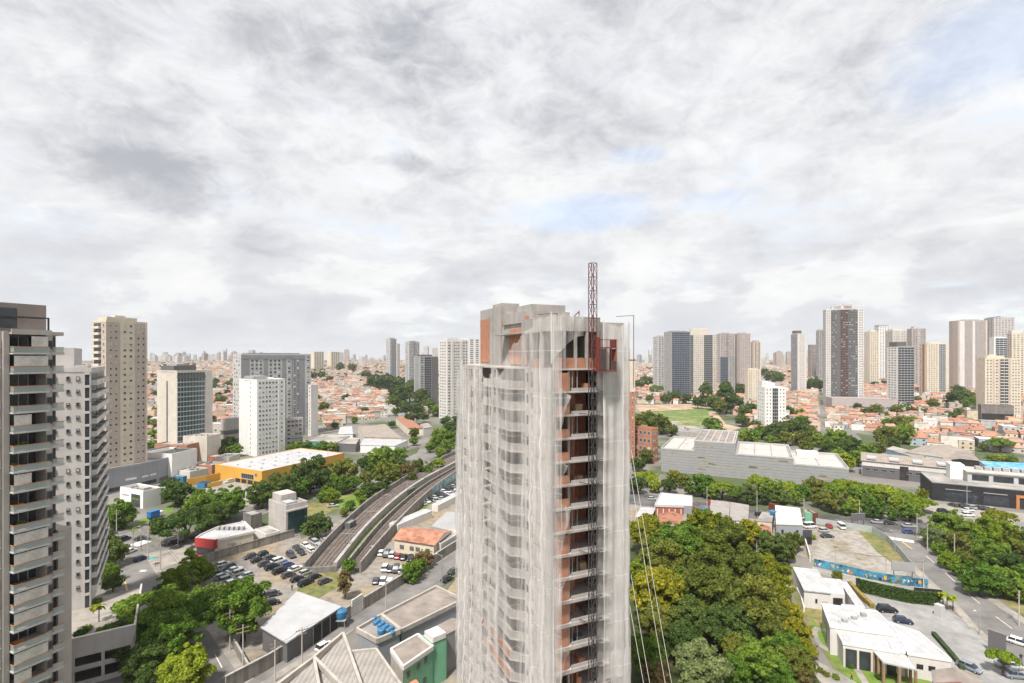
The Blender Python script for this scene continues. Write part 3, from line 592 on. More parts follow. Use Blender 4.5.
tower('squat cream block with a grey balcony front at lower right of the cluster', 976, 985, 1021, 359, 500, 62, 'cream', [('b', 'R', .42, .66, 2, 'grey_light'), ('p', 'R', .22, .27, 'tan', .3), ('p', 'R', .38, .41, 'tan', .3), ('p', 'R', .68, .72, 'tan', .3), W('R', .03, .21, 2, .45, .42), W('R', .28, .38, 1, .5, .42), W('R', .74, .98, 3, .45, .42)], roof=[(.1, .6, .2, .8, 3, 'cream'), (.2, .4, .3, .6, 4.6, 'cream')])
tower('unfinished dark concrete frame at the foot of the squat cream block', 978, 981, 1014, 405.5, 470, 75, 'concrete_dark', [('p', 'R', .02, .98, 'opening_shade', .05, .2, .6)], cat='building frame', name='building_frame')
tower('brick orange tower peeping out behind the right edge of the netted tower', 612, 618, 635, 361, 300, 70, 'brick_orange', [('p', 'R', 0, 1, 'cream', .12, .70, 1.0), W('R', .55, .95, 2, .35, .4)], top='grey_dark')
tower('orange brick office wing with white framed windows by the netted tower', 632, 652, 658, 430, 300, 35, 'brick_orange', [W('L', .05, .85, 4, .6, .45, 'offwhite'), W('R', .1, .9, 2, .4, .4)], fh=4.6, cat='office building', name='office_building', glass='glass_blue')
# distant skyline
def skyline():
    kinds = [facade_mat('far_cream', (.55, .50, .44), (.2, .2, .22), 3.2, 3.1), facade_mat('far_white', (.62, .61, .59), (.22, .23, .26), 3.0, 4.2, .5, .6),
             facade_mat('far_grey', (.36, .36, .37), (.14, .15, .17), 3.4, 3.6), facade_mat('far_tan', (.42, .35, .30), (.16, .15, .15), 3.1, 2.7, .5, .5)]
    nm = ['cream', 'white', 'grey', 'tan']
    protos = []
    for i in range(10):
        mb = MB(); wx, wy = rnd.uniform(14, 30), rnd.uniform(13, 22); h = rnd.uniform(34, 72)
        mb.box(-wx / 2, wx / 2, -wy / 2, wy / 2, 0, h).box(-wx * .22, wx * .25, -wy * .3, wy * .3, h - .1, h + rnd.uniform(2.5, 5))
        protos.append(mb)
    meshes = [[p.mesh('skyline_tower', k) for k in kinds] for p in protos]
    spans = [(146, 235, 46), (315, 386, 22), (420, 440, 5), (628, 655, 12), (755, 795, 14), (797, 826, 8), (864, 990, 20), (400, 412, 3), (145, 320, 24), (1000, 1060, 6), (-60, 60, 14), (462, 630, 12)]
    for a, b, n in spans:
        for k in range(n):
            px = rnd.uniform(a, b); D = rnd.uniform(1800, 5200); x = (px - 512) / F * D
            i = rnd.randrange(10); j = rnd.choices(range(4), (4, 4, 3, 2))[0]
            o = link('skyline_tower', meshes[i][j], None, (x, D, T(x, D) - 1), rnd.uniform(-.7, .7)); s = rnd.uniform(.75, 1.15); o.scale = (s, s, s * rnd.uniform(.75, 1.25))
            side = 'left of the striped tower' if b <= 240 else 'left of the netted tower' if b <= 470 else 'beyond the netted tower' if b <= 660 else 'right of the mauve slabs' if b <= 830 else 'behind the right cluster'
            tag(o, f'tiny hazy {nm[j]} tower on the horizon {side}', 'distant tower', f'far skyline {nm[j]} towers {side}')
skyline()
# ================================================================= near buildings
def local(rz, c):                        # a frame: x along rz, origin c; returns world -> local
    X = (Matrix.Translation((c[0], c[1], 0)) @ Matrix.Rotation(rz, 4, 'Z')).inverted()
    return lambda p: X @ Vector((p[0], p[1], 0))
def rectf(C, Rr, Lf):                    # near corner, right corner, left corner on the ground (places in the photograph)
    c, r, l = P(*C), P(*Rr), P(*Lf); u = r - c; rz = math.atan2(u.y, u.x); n = Vector((-u.y, u.x, 0)).normalized()
    return c, rz, u.length, abs((l - c).dot(n))
def part(root, name, m, *boxes, parent=None):
    mb = MB()
    for b in boxes: mb.box(*b)
    return mb.build(name, M(m), parent or root)
def poly_house(label, roof_px, z, wall, roof, cat='building', name='building', rise=0.0, over=.0, group=None, tilt=None):
    """A building from the outline of its roof (corners at height z)."""
    pts = [P(x, y, z) for x, y in roof_px]; c = sum(pts, Vector()) / len(pts); r = thing(name, label, cat, (c.x, c.y, 0), 0, group)
    FOOT.append((c.x, c.y, max((p - c).length for p in pts) * .8 + 2))
    q = [(p.x - c.x, p.y - c.y) for p in pts]; qi = [(x * .985, y * .985) for x, y in q] if over >= 0 else q
    zt = [z - .02 + (tilt[i] if tilt else 0) for i in range(len(q))]
    MB().prism(qi, 0, zt, M(wall)).build('wall', None, r)
    if rise and len(q) == 4:             # ridge from the middle of edge 0-1 to the middle of edge 2-3
        mb = MB(); v = [Vector((x * (1 + over * .02), y * (1 + over * .02), z - .02)) for x, y in q]
        m1, m2 = (v[0] + v[1]) / 2 + Vector((0, 0, rise)), (v[2] + v[3]) / 2 + Vector((0, 0, rise)); d = Vector((0, 0, .12))
        for a, b_, c_, d_ in ((v[1], v[2], m2, m1), (v[3], v[0], m1, m2)):
            mb.add([a + d, b_ + d, c_ + d, d_ + d, a, b_, c_, d_], [(0, 1, 2, 3), (7, 6, 5, 4), (0, 4, 5, 1), (1, 5, 6, 2), (2, 6, 7, 3), (3, 7, 4, 0)])
        mb.add([v[0], v[1], m1], [(0, 1, 2)], M(wall)); mb.add([v[2], v[3], m2], [(0, 1, 2)], M(wall))
        mb2 = MB(); mb2.v, mb2.f = mb.v, mb.f; mb2.mats = [M(roof), M(wall)]; mb2.m = [0] * (len(mb.f) - 2) + [1, 1]
        mb2.build('roof', None, r)
    else:
        mb = MB(); k = 1 + over * .02
        vs = [(x * k, y * k, zt[i] + .05) for i, (x, y) in enumerate(q)]; lo = [(x, y, zz - .25) for x, y, zz in vs]
        n = len(vs); mb.add(vs + lo, [tuple(range(n)), tuple(range(2 * n - 1, n - 1, -1))] + [(i, n + i, n + (i + 1) % n, (i + 1) % n) for i in range(n)])
        o = mb.build('roof', M(roof), r)
    return r, q
def recalc(o):
    import bmesh
    bm = bmesh.new(); bm.from_mesh(o.data); bmesh.ops.recalc_face_normals(bm, faces=bm.faces[:]); bm.to_mesh(o.data); bm.free(); return o
def rim(root, q, z, m, wdt=.3, hh=.5, name='parapet'):
    mb = MB(); n = len(q)
    for i in range(n):
        a, b = Vector((*q[i], 0)), Vector((*q[(i + 1) % n], 0)); d = (b - a).normalized(); s = Vector((-d.y, d.x, 0)) * wdt / 2
        pts = [a - s, b - s, b + s, a + s]; mb.prism([(p.x, p.y) for p in pts], z - .3, z + hh + .004 * i)
    return mb.build(name, M(m), root)
def face_panel(root, a, b, z0, z1, m, name, off=.06, u0=0, u1=1, parent=None):
    """A thin panel on the wall that runs from a to b (local points); stands off to the right of a->b."""
    a, b = Vector((*a[:2], 0)), Vector((*b[:2], 0)); d = (b - a); n = Vector((d.y, -d.x, 0)).normalized()
    p, q = a + d * u0, a + d * u1
    return MB().prism([(v.x, v.y) for v in (p - n * .02, p + n * off, q + n * off, q - n * .02)], z0, z1, M(m)).build(name, None, parent or root)
def wall_run(label, px, h, m, thick=.3, name='boundary_wall', cat='wall', z=None, cap=None):
    pts = [P(*p) for p in px]; c = pts[0]; mb = MB(); rt = thing(name, label, cat, (c.x, c.y, c.z)) if cap else None
    hs = h if isinstance(h, (list, tuple)) else [h] * len(pts); mc = MB()
    for i in range(len(pts) - 1):
        a, b = pts[i] - c, pts[i + 1] - c; d = (b - a); d.z = 0; d.normalize(); s = Vector((-d.y, d.x, 0)) * thick / 2; e = d * thick * .3
        q = [a - s - e, b - s + e, b + s + e, a + s - e]; zz = [hs[i], hs[i + 1], hs[i + 1], hs[i]]
        mb.prism([(p.x, p.y) for p in q], -.2, [k + .003 * i for k in zz])
        if cap:
            s2 = s * 1.5; q2 = [a - s2 - e, b - s2 + e, b + s2 + e, a + s2 - e]; mc.prism([(p.x, p.y) for p in q2], min(hs[i], hs[i + 1]) + .005 + .003 * i, [k + .12 + .003 * i for k in zz])
    if cap: mb.build('wall', M(m), rt); mc.build('coping', M(cap), rt); return rt
    o = mb.build(name, M(m), None, c); return tag(o, label, cat)
# --- the balcony tower at the left edge
def balcony_tower():
    rz = R(66); u = Vector((math.cos(rz), math.sin(rz))); c = Vector((-74.7, 85)) - 16.2 * u
    r = thing('apartment_tower', 'nearest grey brown tower at the left edge with orange railed balconies', 'apartment tower', (c.x, c.y, 0), rz)
    FOOT.append((c.x - 4, c.y + 10, 18))
    Z = 65.6; fh = 3.05; nf = 22
    part(r, 'wall', 'taupe', (0, 9.3, 0, 14, 0, Z + .4), (9.3, 13.9, 2.6, 14, 0, Z + .4), (13.9, 14.75, -.35, 14, 0, Z + .4), (14.75, 16.2, 1.9, 14, 0, Z + .4), (8.6, 9.3, -.5, 0, 0, Z + .3))
    part(r, 'lower_wing', 'taupe', (16.2, 18.1, 1.2, 11, 0, 33))
    pt = part(r, 'penthouse', 'brown', (0, 7.6, 1.2, 11, Z + .4, Z + 5.6), (7.6, 15.4, 3.0, 11, Z + .4, Z + 5.0))
    part(r, 'parapet', 'taupe', (9.2, 14.2, -1.45, -1.2, Z - .1, Z + .7), (14.2, 16.3, -.3, -.1, Z - .1, Z + .5), (16.1, 16.3, -.1, 6, Z - .1, Z + .5), (9.3, 14.1, -1.2, 3, Z - .05, Z + .2), (14.1, 16.1, -.1, 3, Z - .06, Z + .19))
    part(r, 'roof_glazing', 'glass', (8.3, 11.6, 2.9, 2.99, Z + 1.0, Z + 4.2), parent=pt)
    part(r, 'roof_pergola', 'steel_dark', (8.2, 14.6, .2, .5, Z + 2.6, Z + 2.8), (8.2, 8.4, .2, .4, Z, Z + 2.6), (14.4, 14.6, .2, .4, Z, Z + 2.6), (8.2, 14.6, 1.8, 2.0, Z + 2.6, Z + 2.8))
    rr = random.Random(3)
    slab = MB().box(9.32, 13.88, -1.5, 2.58, -.12, .1, M('taupe_light')).box(9.32, 13.88, -1.6, -1.5, -.14, .12, M('taupe_light')).mesh('balcony')
    gl = MB(); gl.box(9.4, 13.85, -1.56, -1.53, .12, 1.02, M('glass_rail')); gl.box(9.4, 9.44, -1.5, -.02, .2, 1.02, M('glass_rail')); gl = gl.mesh('glass_rail')
    hr = MB().box(9.34, 13.9, -1.58, -1.48, 1.02, 1.1, M('orange_rail')).box(9.34, 9.44, -1.48, 0, 1.02, 1.1, M('orange_rail')).mesh('hand_rail')
    sb = MB().box(14.77, 16.35, -.2, 1.88, -.14, .1, M('taupe_light')).box(14.77, 16.4, -.3, -.2, -.2, .22, M('taupe_light')).box(14.85, 16.3, -.28, -.24, .22, 1.0, M('glass_rail')).box(14.8, 16.36, -.3, -.2, 1.0, 1.08, M('orange_rail')).mesh('balcony')
    dr = MB().box(9.4, 13.8, 2.5, 2.58, .12, 2.75, M('glass')).box(11.5, 11.62, 2.44, 2.5, .12, 2.75, M('grey_light')).box(10.4, 10.5, 2.44, 2.5, .12, 2.75, M('grey_light')).box(12.7, 12.8, 2.44, 2.5, .12, 2.75, M('grey_light')).mesh('glass_door')
    d2 = MB().box(14.8, 16.15, 1.8, 1.89, .12, 2.7, M('glass')).mesh('glass_door')
    wn = win_mesh(.85, 1.3, M('white'), M('curtain'), 0); wn2 = win_mesh(.7, 1.2, M('grey_dark'), M('glass'), 0)
    for k in range(nf):
        z = Z - 3.05 - k * fh
        if z < 0: break
        b = link('balcony', slab, r, (0, 0, z)); link('glass_rail', gl, b); link('hand_rail', hr, b)
        link('balcony', sb, r, (0, 0, z)); link('glass_door', dr, r, (0, 0, z)); link('glass_door', d2, r, (0, 0, z))
        link('window', wn if rr.random() < .8 else wn2, r, (7.95, 0, z + .9)); link('window', wn2, r, (14.33, -.36, z + .9)); link('window', wn, r, (5.2, 0, z + .9)); link('window', wn2, r, (2.6, 0, z + .9))
        a = rr.choice(('roller', 'roller', 'half', 'half', 'half', 'sofa', 'plant', 'table'))
        if a in ('roller', 'half'):
            w0 = 9.5 if a == 'roller' else rr.choice((9.5, 11.6)); link('roller_blind', MB().box(w0, w0 + (4.2 if a == 'roller' else 2.1), -1.44, -1.4, .9 if rr.random() < .4 else .2, 2.7, M('curtain')).mesh('roller_blind'), r, (0, 0, z))
        else:
            mb = MB(); x = rr.uniform(9.8, 11.5)
            m = M(rr.choice(('wood', 'orange_cloth', 'cloth_dark', 'white')))
            if a == 'sofa': mb.box(x, x + 1.6, .6, 1.4, .12, .5, m).box(x, x + 1.6, 1.2, 1.4, .5, .9, m)
            elif a == 'table':
                mb.box(x, x + 1.3, 0, .8, .78, .84, m)
                for sx, sy in ((.05, .05), (1.2, .05), (.05, .7), (1.2, .7)): mb.box(x + sx, x + sx + .06, sy, sy + .06, .12, .78, m)
            elif a == 'plant':
                mb.bar((x, 0, .12), (x, 0, .6), .2, M('brick_orange'), 8, .28)
                for q in range(24): mb.add([(x + rr.gauss(0, .35), rr.gauss(0, .3), .9 + rr.gauss(0, .3)) for _ in range(3)], [(0, 1, 2)], M('leaf_green'))
            else: continue
            tag(mb.build({'sofa': 'sofa', 'table': 'table', 'plant': 'potted_plant'}[a], None, None, None), f'small {a} on a railed balcony of the nearest grey brown tower', {'sofa': 'sofa', 'table': 'table', 'plant': 'potted plant'}[a], f'balcony {a} pieces').matrix_basis = r.matrix_basis @ Matrix.Translation((0, 0, z))
balcony_tower()
# --- the pale tower next to it and its podium
tower('pale grey apartment tower with small square windows right of the nearest balcony tower', 46, 91, 104.5, 372, 110, 6, 'taupe_light',
      [('g', 'L', .02, .15, 'glass', 'taupe_light', 1), W('L', .24, .36, 1, .62, .28, 'grey_dark', 'glass'), W('L', .46, .58, 1, .62, .28, 'grey_dark', 'glass'), W('L', .75, .87, 1, .62, .28, 'grey_dark', 'glass'),
       ('b', 'R', .02, .98, 3, 'offwhite', 'offwhite')], fh=2.78, z0=8.0, roof=[(.15, .6, .45, .98, 5.2, 'taupe_light'), (.05, .3, .1, .4, 1.4, 'taupe_light')], depth=.95, cap=100)
def podium():
    rz = R(123); c = P(135, 629, 8.5)
    r = thing('parking_podium', 'grey podium with open parking floors and a planted terrace, lower left', 'parking podium', (c.x, c.y, 0), rz); FOOT.append((c.x - 12, c.y + 8, 20))
    W_, L_ = 22, 22
    part(r, 'wall', 'taupe_light', (0, W_, 0, L_, 7.3, 8.3), (0, .4, 0, L_, 5.6, 7.3), (0, W_, 0, .3, 0, 7.3), (2.5, W_, L_ - .3, L_, 0, 7.3))
    part(r, 'deck', 'pavement', (.4, W_ - .2, .3, L_ - .3, 2.75, 3.0), (.4, W_ - .2, .3, L_ - .3, 8.3, 8.36))
    part(r, 'parapet', 'taupe_light', (-.1, .3, -.1, L_, 8.302, 9.3), (.3, W_, -.1, .25, 8.302, 9.3), (-.25, .42, -.15, L_, 9.3, 9.45))
    part(r, 'back_wall', 'concrete_dark', (9, 9.3, .4, L_ - .3, 0, 7.2))
    for k in range(5): part(r, 'column', 'taupe_light', (0.02, .42, .3 + k * 4.4, .8 + k * 4.4, 0, 5.6))
    part(r, 'railing', 'taupe_light', (.06, .2, .85, L_ - .4, 3.0, 3.9)); part(r, 'railing', 'taupe_light', (.06, .2, .85, L_ - .4, 0, 1.0))
    return r
pod = podium()
# --- blocks further back on the left
def grey_mall():
    top = [P(*p) for p in ((88, 499), (105, 494.5), (122, 491), (140, 487.5), (158, 483), (172, 478.5))]; c = top[0]
    r = thing('shopping_hall', 'long curved blue grey hall with blank metal walls at middle left', 'shopping hall', c); h = 10.6
    back = [p + Vector((-22, 38, 0)) for p in reversed(top)]; q = [(p.x - c.x, p.y - c.y) for p in top + back]
    FOOT.append((c.x, c.y + 30, 45))
    MB().prism(q, 0, h, M('bluegrey'), M('roof_flat')).build('wall', None, r); rim(r, q, h, 'bluegrey', .4, .9)
    for i in range(5): face_panel(r, q[i], q[i + 1], .6, 2.3, 'glass' if i % 2 else 'grey_dark', 'window', .08, .1, .9)
    for (i, u0, u1) in ((2, .2, .8), (3, .1, .45), (3, .55, .9)): face_panel(r, q[i], q[i + 1], 4.4, 5.2, 'white', 'sign', .15, u0, u1)
grey_mall()
def quad_block(label, C, Rr, Lf, h, wall, roof='roof_flat', cat='building', name='building', lip=.6, rimmat=None):
    c, rz, a, b = rectf(C, Rr, Lf); r = thing(name, label, cat, c, rz)
    q = Matrix.Rotation(rz, 4, 'Z') @ Vector((a / 2, b / 2, 0)); FOOT.append((c.x + q.x, c.y + q.y, math.hypot(a, b) / 2 + 2))
    MB().prism([(0, 0), (a, 0), (a, b), (0, b)], 0, h, M(wall), M(roof)).build('wall', None, r)
    if a > 7 and b > 7 and cat not in ('hall',):
        q_ = random.Random(int(C[0] * 9 + C[1])); cl = MB()
        for k in range(5): x, y, w1, w2 = q_.uniform(1, a - 3), q_.uniform(1, b - 3), q_.uniform(.6, 1.6), q_.uniform(.6, 1.3); cl.box(x, x + w1, y, y + w2, h, h + q_.uniform(.5, 1.2))
        cl.build('roof_unit', M(q_.choice(('grey', 'grey_light', 'concrete_dark'))), r)
    if lip: rim(r, [(.14, .14), (a - .14, .14), (a - .14, b - .14), (.14, b - .14)], h, rimmat or wall, .3, lip)
    return r, a, b
quad_block('white end block of the blue grey hall', (172, 480), (197, 473), (160, 474), 12.6, 'white', cat='hall block', name='hall_block')
quad_block('brown and beige base block under the beige hotel', (187, 466), (209, 460), (170, 461), 11.5, 'brick_orange', cat='podium block', name='podium_block')
quad_block('beige wing with a blank wall right of the beige hotel', (207, 463), (221, 459), (199, 458), 15, 'beige', cat='podium block', name='podium_block')
for (a, b, c_, h, m, l) in (((190, 480), (208, 476), (184, 476), 4, 'plaster', 'small plastered shed in the yard before the beige hotel'), ((212, 474), (226, 470), (206, 470), 4.5, 'brick_orange', 'small brick shed in the yard before the beige hotel'), ((229, 466), (240, 462), (223, 463), 5, 'offwhite', 'small white shed by the orange hall'), ((203, 471), (212, 469), (199, 468), 3.5, 'grey', 'small grey shed in the yard before the beige hotel'), ((221, 464), (228, 462), (217, 461), 4, 'brick_red', 'small red shed beside the beige wing'), ((183, 484), (187, 483), (181, 481), 3.4, 'blue_tank', 'blue site cabin by the white hall block')):
    quad_block(l, a, b, c_, h, m, 'roof_flat', 'shed', 'shed', .15)
def orange_hall():
    r, a, b = quad_block('orange yellow hall with a white flat roof, centre left', (262, 486.5), (344, 465.7), (224, 476.5), 7.0, 'yellow', 'roof_white', 'hall', 'orange_hall', .3, 'yellow')
    part(r, 'roof_rib', 'roof_metal', *[(2 + k * a / 9, 2.15 + k * a / 9, .6, b - .6, 7.0, 7.12) for k in range(9)])
    part(r, 'roof_vent', 'roof_metal', *[(4 + (k % 6) * a / 7, 5 + (k % 6) * a / 7, 6 + (k // 6) * 9, 7 + (k // 6) * 9, 6.9, 7.5) for k in range(18)])
    wn = win_mesh(9.0, 2.5, M('grey_light'), M('glass'), 5); link('window', wn, r, (0, 10.5, 2.5), -math.pi / 2)
    part(r, 'undercroft_shade', 'opening_shade', (-.06, .02, 1.4, 20, .1, 2.0))  # flat dark panel paints the shade of the open ground floor
    for k in range(5): part(r, 'column', 'yellow', (-.4, -.06, 1.0 + k * 4.6, 1.6 + k * 4.6, 0, 2.0))
    part(r, 'logo', 'blue', (-.09, .02, 3.6, 5.2, 4.4, 5.6)); part(r, 'stair', 'concrete_light', (-5, -.5, 20, 22, 0, .9), (-3.4, -.5, 20.2, 21.8, .9, 1.8))
    part(r, 'end_panel', 'blue', (a - .02, a + .2, 0, b * .8, 1, 7.2))
orange_hall()
wall_run('orange yard wall left of the orange hall', [(187, 486), (206, 482.5), (226, 478)], 3.4, 'yellow', .4)
wall_run('short orange wall before the orange hall steps', [(208, 488), (222, 485)], 2.2, 'yellow', .4)
quad_block('blue skip container beside the short orange wall', (204.5, 488.5), (211, 486.5), (203.5, 486), 2.4, 'blue_tank', 'opening_shade', 'skip', 'skip', .1)
def lawn_office():
    r, a, b = quad_block('small white office with a dark glass door strip on a lawn', (143, 509), (161, 504.5), (123, 503.5), 6.6, 'white', 'roof_flat', 'office building', 'office', .7)
    part(r, 'glass_front', 'glass', (-.08, .02, b * .12, b * .5, .2, 5.4)); part(r, 'sign', 'leaf_bright', (-.14, -.07, b * .14, b * .46, 3.1, 3.9)); part(r, 'sign', 'grey', (-.1, .02, b * .6, b * .9, 4.2, 4.7))
    part(r, 'side_wing', 'bluegrey', (a, a + 7, 1, 9, 0, 5.2)); part(r, 'roof_unit', 'grey', (2, 5, 3, 6, 6.5, 7.6))
lawn_office()
def glass_office():
    r, a, b = quad_block('square concrete office with a teal glass front beside the car park', (286, 536.5), (307.5, 530.5), (267.5, 529), 10.2, 'concrete_light', 'roof_flat', 'office building', 'office', .5)
    g = MB().box(.7, a - .25, -.1, .02, .4, 8.4, M('glass_teal'))
    for k in range(6): g.box(.7, a - .25, -.15, -.1, .4 + k * 1.6, .46 + k * 1.6, M('steel_dark'))
    for k in range(9): x = .7 + k * (a - .95) / 8; g.box(x - .03, x + .03, -.14, -.1, .4, 8.4, M('steel_dark'))
    g.build('curtain_wall', None, r)
    part(r, 'canopy', 'concrete', (0, a, -1.2, -.1, 8.5, 9.0)); part(r, 'machine_room', 'concrete_light', (a * .15, a * .85, b * .45, b - .5, 10, 13)); part(r, 'roof_slab', 'roof_metal', (a * .1, a * .5, 1, b * .4, 10.1, 11.2))
    part(r, 'wall_joint', 'concrete', *[(-.03, .02, .1, b - .1, 2 + k * 2, 2.06 + k * 2) for k in range(4)])
glass_office()
quad_block('low white annexe left of the square glass office', (266, 545), (280, 541), (259, 538), 3.2, 'offwhite', 'roof_flat', 'annexe', 'annexe', .3)
quad_block('weathered concrete hut behind the red fronted shop', (251, 531), (262, 528), (250, 526), 5.4, 'concrete_dark', 'roof_flat', 'hut', 'hut', .2)
def red_shop():
    r, q = poly_house('cream shop with a red upper front and pale roof', [(195.7, 539), (215, 541), (254, 532), (244.5, 522.5), (217, 528), (201.6, 535)], 5.0, 'cream', 'roof_white', 'shop', 'shop')
    rim(r, q, 5.0, 'offwhite', .3, .45)
    face_panel(r, q[0], q[1], 2.7, 5.47, 'red', 'red_fascia', .35); face_panel(r, q[0], q[1], .3, 2.6, 'glass', 'shop_window', .08, .05, .95); face_panel(r, q[1], q[2], 2.7, 5.46, 'red', 'red_fascia', .2, 0, .06)
    face_panel(r, q[0], q[1], 0, .3, 'red', 'step', 1.2); face_panel(r, q[1], q[2], 2.9, 3.4, 'grey', 'wall_sign', .08, .3, .5)
    for u in (.42, .62, .8): face_panel(r, q[1], q[2], 1.6, 2.4, 'grey_dark', 'window', .08, u, u + .05)
    part(r, 'roof_unit', 'grey', *[(q[4][0] + 1 + k * 1.6, q[4][0] + 2 + k * 1.6, q[4][1] - 2.6, q[4][1] - 1.2, 5, 6.1) for k in range(6)])
red_shop()
def white_shed():
    r, q = poly_house('wide low shed with a white metal roof and dark metal walls by the alley', [(287, 642), (340, 607), (297, 595), (262, 630)], 4.4, 'grey_dark', 'roof_metal', 'shed', 'shed', over=2, tilt=[0, 0, .7, .7])
    face_panel(r, q[0], q[1], 0, 3.6, 'opening_shade', 'bay_shade_panel', .06, .45, .95)  # dark strip on the closed wall, painted shade of an open side
    for k in range(4): face_panel(r, q[0], q[1], 0, 4.0, 'grey', 'post', .14, .45 + k * .165, .46 + k * .165)
white_shed()
def lathe(prof, n=16, m=None):
    mb = MB(); vs = [(rr * math.cos(2 * math.pi * k / n), rr * math.sin(2 * math.pi * k / n), z) for rr, z in prof for k in range(n)]
    fs = [(j * n + k, j * n + (k + 1) % n, (j + 1) * n + (k + 1) % n, (j + 1) * n + k) for j in range(len(prof) - 1) for k in range(n)]
    return mb.add(vs, fs + [tuple(range((len(prof) - 1) * n, len(prof) * n))], m)
TANK = lathe([(.85, 0), (1.0, .6), (1.05, 1.2), (1.05, 1.28), (.7, 1.55), (.3, 1.62), (.28, 1.75)], 16, M('blue_tank')).mesh('water_tank')
def tank(label, x, y, z, s=1.0, group=None):
    p = P(x, y, z); o = link('water_tank', TANK, None, p); o.scale = (s, s, s); return tag(o, label, 'water tank', group)
p = P(341, 618, 2.0); t = thing('tank_stand', 'steel stand carrying a big blue tank beside the low shed', 'tank stand', (p.x, p.y, 0))
part(t, 'platform', 'steel_grey', (-1.4, 1.4, -1.4, 1.4, 1.85, 2.0))
for sx in (-1.2, 1.1):
    for sy in (-1.2, 1.1): part(t, 'leg', 'steel_grey', (sx, sx + .12, sy, sy + .12, 0, 1.85))
tank('big blue water tank on a steel stand beside the low shed', 341, 618, 2.0, 1.35)
# --- walls and alley buildings
wall_run('old stained wall between the red shop and the car park', [(192, 568), (216, 560), (250, 550), (294, 537)], 2.6, 'wall_old', .35, cap='concrete_dark')
wall_run('long stained wall along the left side of the alley', [(226, 692), (270, 668), (318, 638), (350, 618)], 2.9, 'wall_old', .35, cap='concrete')
wall_run('white gate wall with a small notice, end of the alley wall', [(352, 617), (362, 610)], 4.0, 'offwhite', .3, 'gate_wall', 'gate')
wall_run('long stained wall between the car park and the upper alley', [(364, 609), (400, 586), (428, 568), (446, 556), (474, 538)], 2.8, 'wall_old', .35, cap='concrete')
wall_run('low wall around the grassy corner below the round tree', [(228, 636), (236, 652), (248, 674)], 2.0, 'wall_old', .25, cap='concrete')
def orange_house():
    r, q = poly_house('low cream house with a bright orange tiled roof beside the tracks', [(434, 545), (450.5, 531.5), (409.8, 527.8), (394, 539)], 4.2, 'cream', 'roof_tile', 'house', 'house', rise=1.5, over=3)
    for u in (.15, .4, .55, .8): face_panel(r, q[3], q[0], 1.5, 2.7, 'grey_dark', 'window', .07, u, u + .1)
orange_house()
quad_block('flat roofed grey annexe right of the bright orange roof', (441, 556), (462, 543), (432, 552), 3.6, 'plaster', 'roof_flat', 'annexe', 'annexe', .3)
def arch_shed():
    pts = [P(*p, 3.6) for p in ((431, 526), (474, 536), (474, 514), (447, 511.5))]; c = pts[0]; r = thing('arched_shed', 'shed with a rounded white metal roof behind the orange roof', 'shed', (c.x, c.y, 0)); q = [p - c for p in pts]; FOOT.append((c.x + 9, c.y + 8, 16))
    MB().prism([(v.x, v.y) for v in q], 0, 3.58, M('grey')).build('wall', None, r)
    mb = MB(); n = 10; vs = []
    for i in range(n + 1):
        a = math.pi * i / n; f = .5 - .5 * math.cos(a); up = Vector((0, 0, 3.6 + 2.2 * math.sin(a) - c.z))
        vs += [q[0].lerp(q[1], f) * 1 + up, q[3].lerp(q[2], f) + up]
    vs = [(v.x, v.y, v.z - 3.6 + (0 if False else 0) if False else v.z - q[0].z) for v in vs]
    mb.add(vs, [(2 * i, 2 * i + 2, 2 * i + 3, 2 * i + 1) for i in range(n)] + [tuple(range(0, 2 * n + 2, 2))[::-1], tuple(range(1, 2 * n + 2, 2))], M('roof_metal')); mb.build('roof', None, r)
arch_shed()
quad_block('low white shed by the tracks, left of the rounded roof', (398, 533), (432, 518), (392, 530), 2.8, 'offwhite', 'roof_metal', 'shed', 'shed', .1)
quad_block('long white carport wall along the upper car park', (438, 512), (472, 494), (436, 509), 2.6, 'offwhite', 'roof_metal', 'carport', 'carport', .1)
def long_brown():
    z = 6.2; r, q = poly_house('long building with a brown flat roof and a blue grey side wall by the alley', [(401, 631.5), (463, 601), (436, 588), (382, 616)], z, 'bluegrey', 'roof_brown', 'warehouse', 'warehouse'); rim(r, q, z, 'coping', .45, .6)
    return r
long_brown()
def tank_block():
    z = 6.6; r, q = poly_house('roof block with rows of blue water tanks, lower end of the long brown roof', [(377, 642), (400, 632), (381, 617), (357, 631)], z, 'bluegrey', 'roof_flat', 'roof block', 'roof_block'); rim(r, q, z, 'coping', .4, .7)
    for j in range(2):
        for k in range(5):
            tank('blue water tank in the rows on the tank roof block by the alley', 374.5 + k * 4.2 + j * 1, 620.3 + k * 2.5 + j * 4.6 - (0 if j else .3), z, .52, 'blue tanks on the roof block')
    tank('single darker blue tank in front of the tank rows', 381, 634, z, .72)
tank_block()
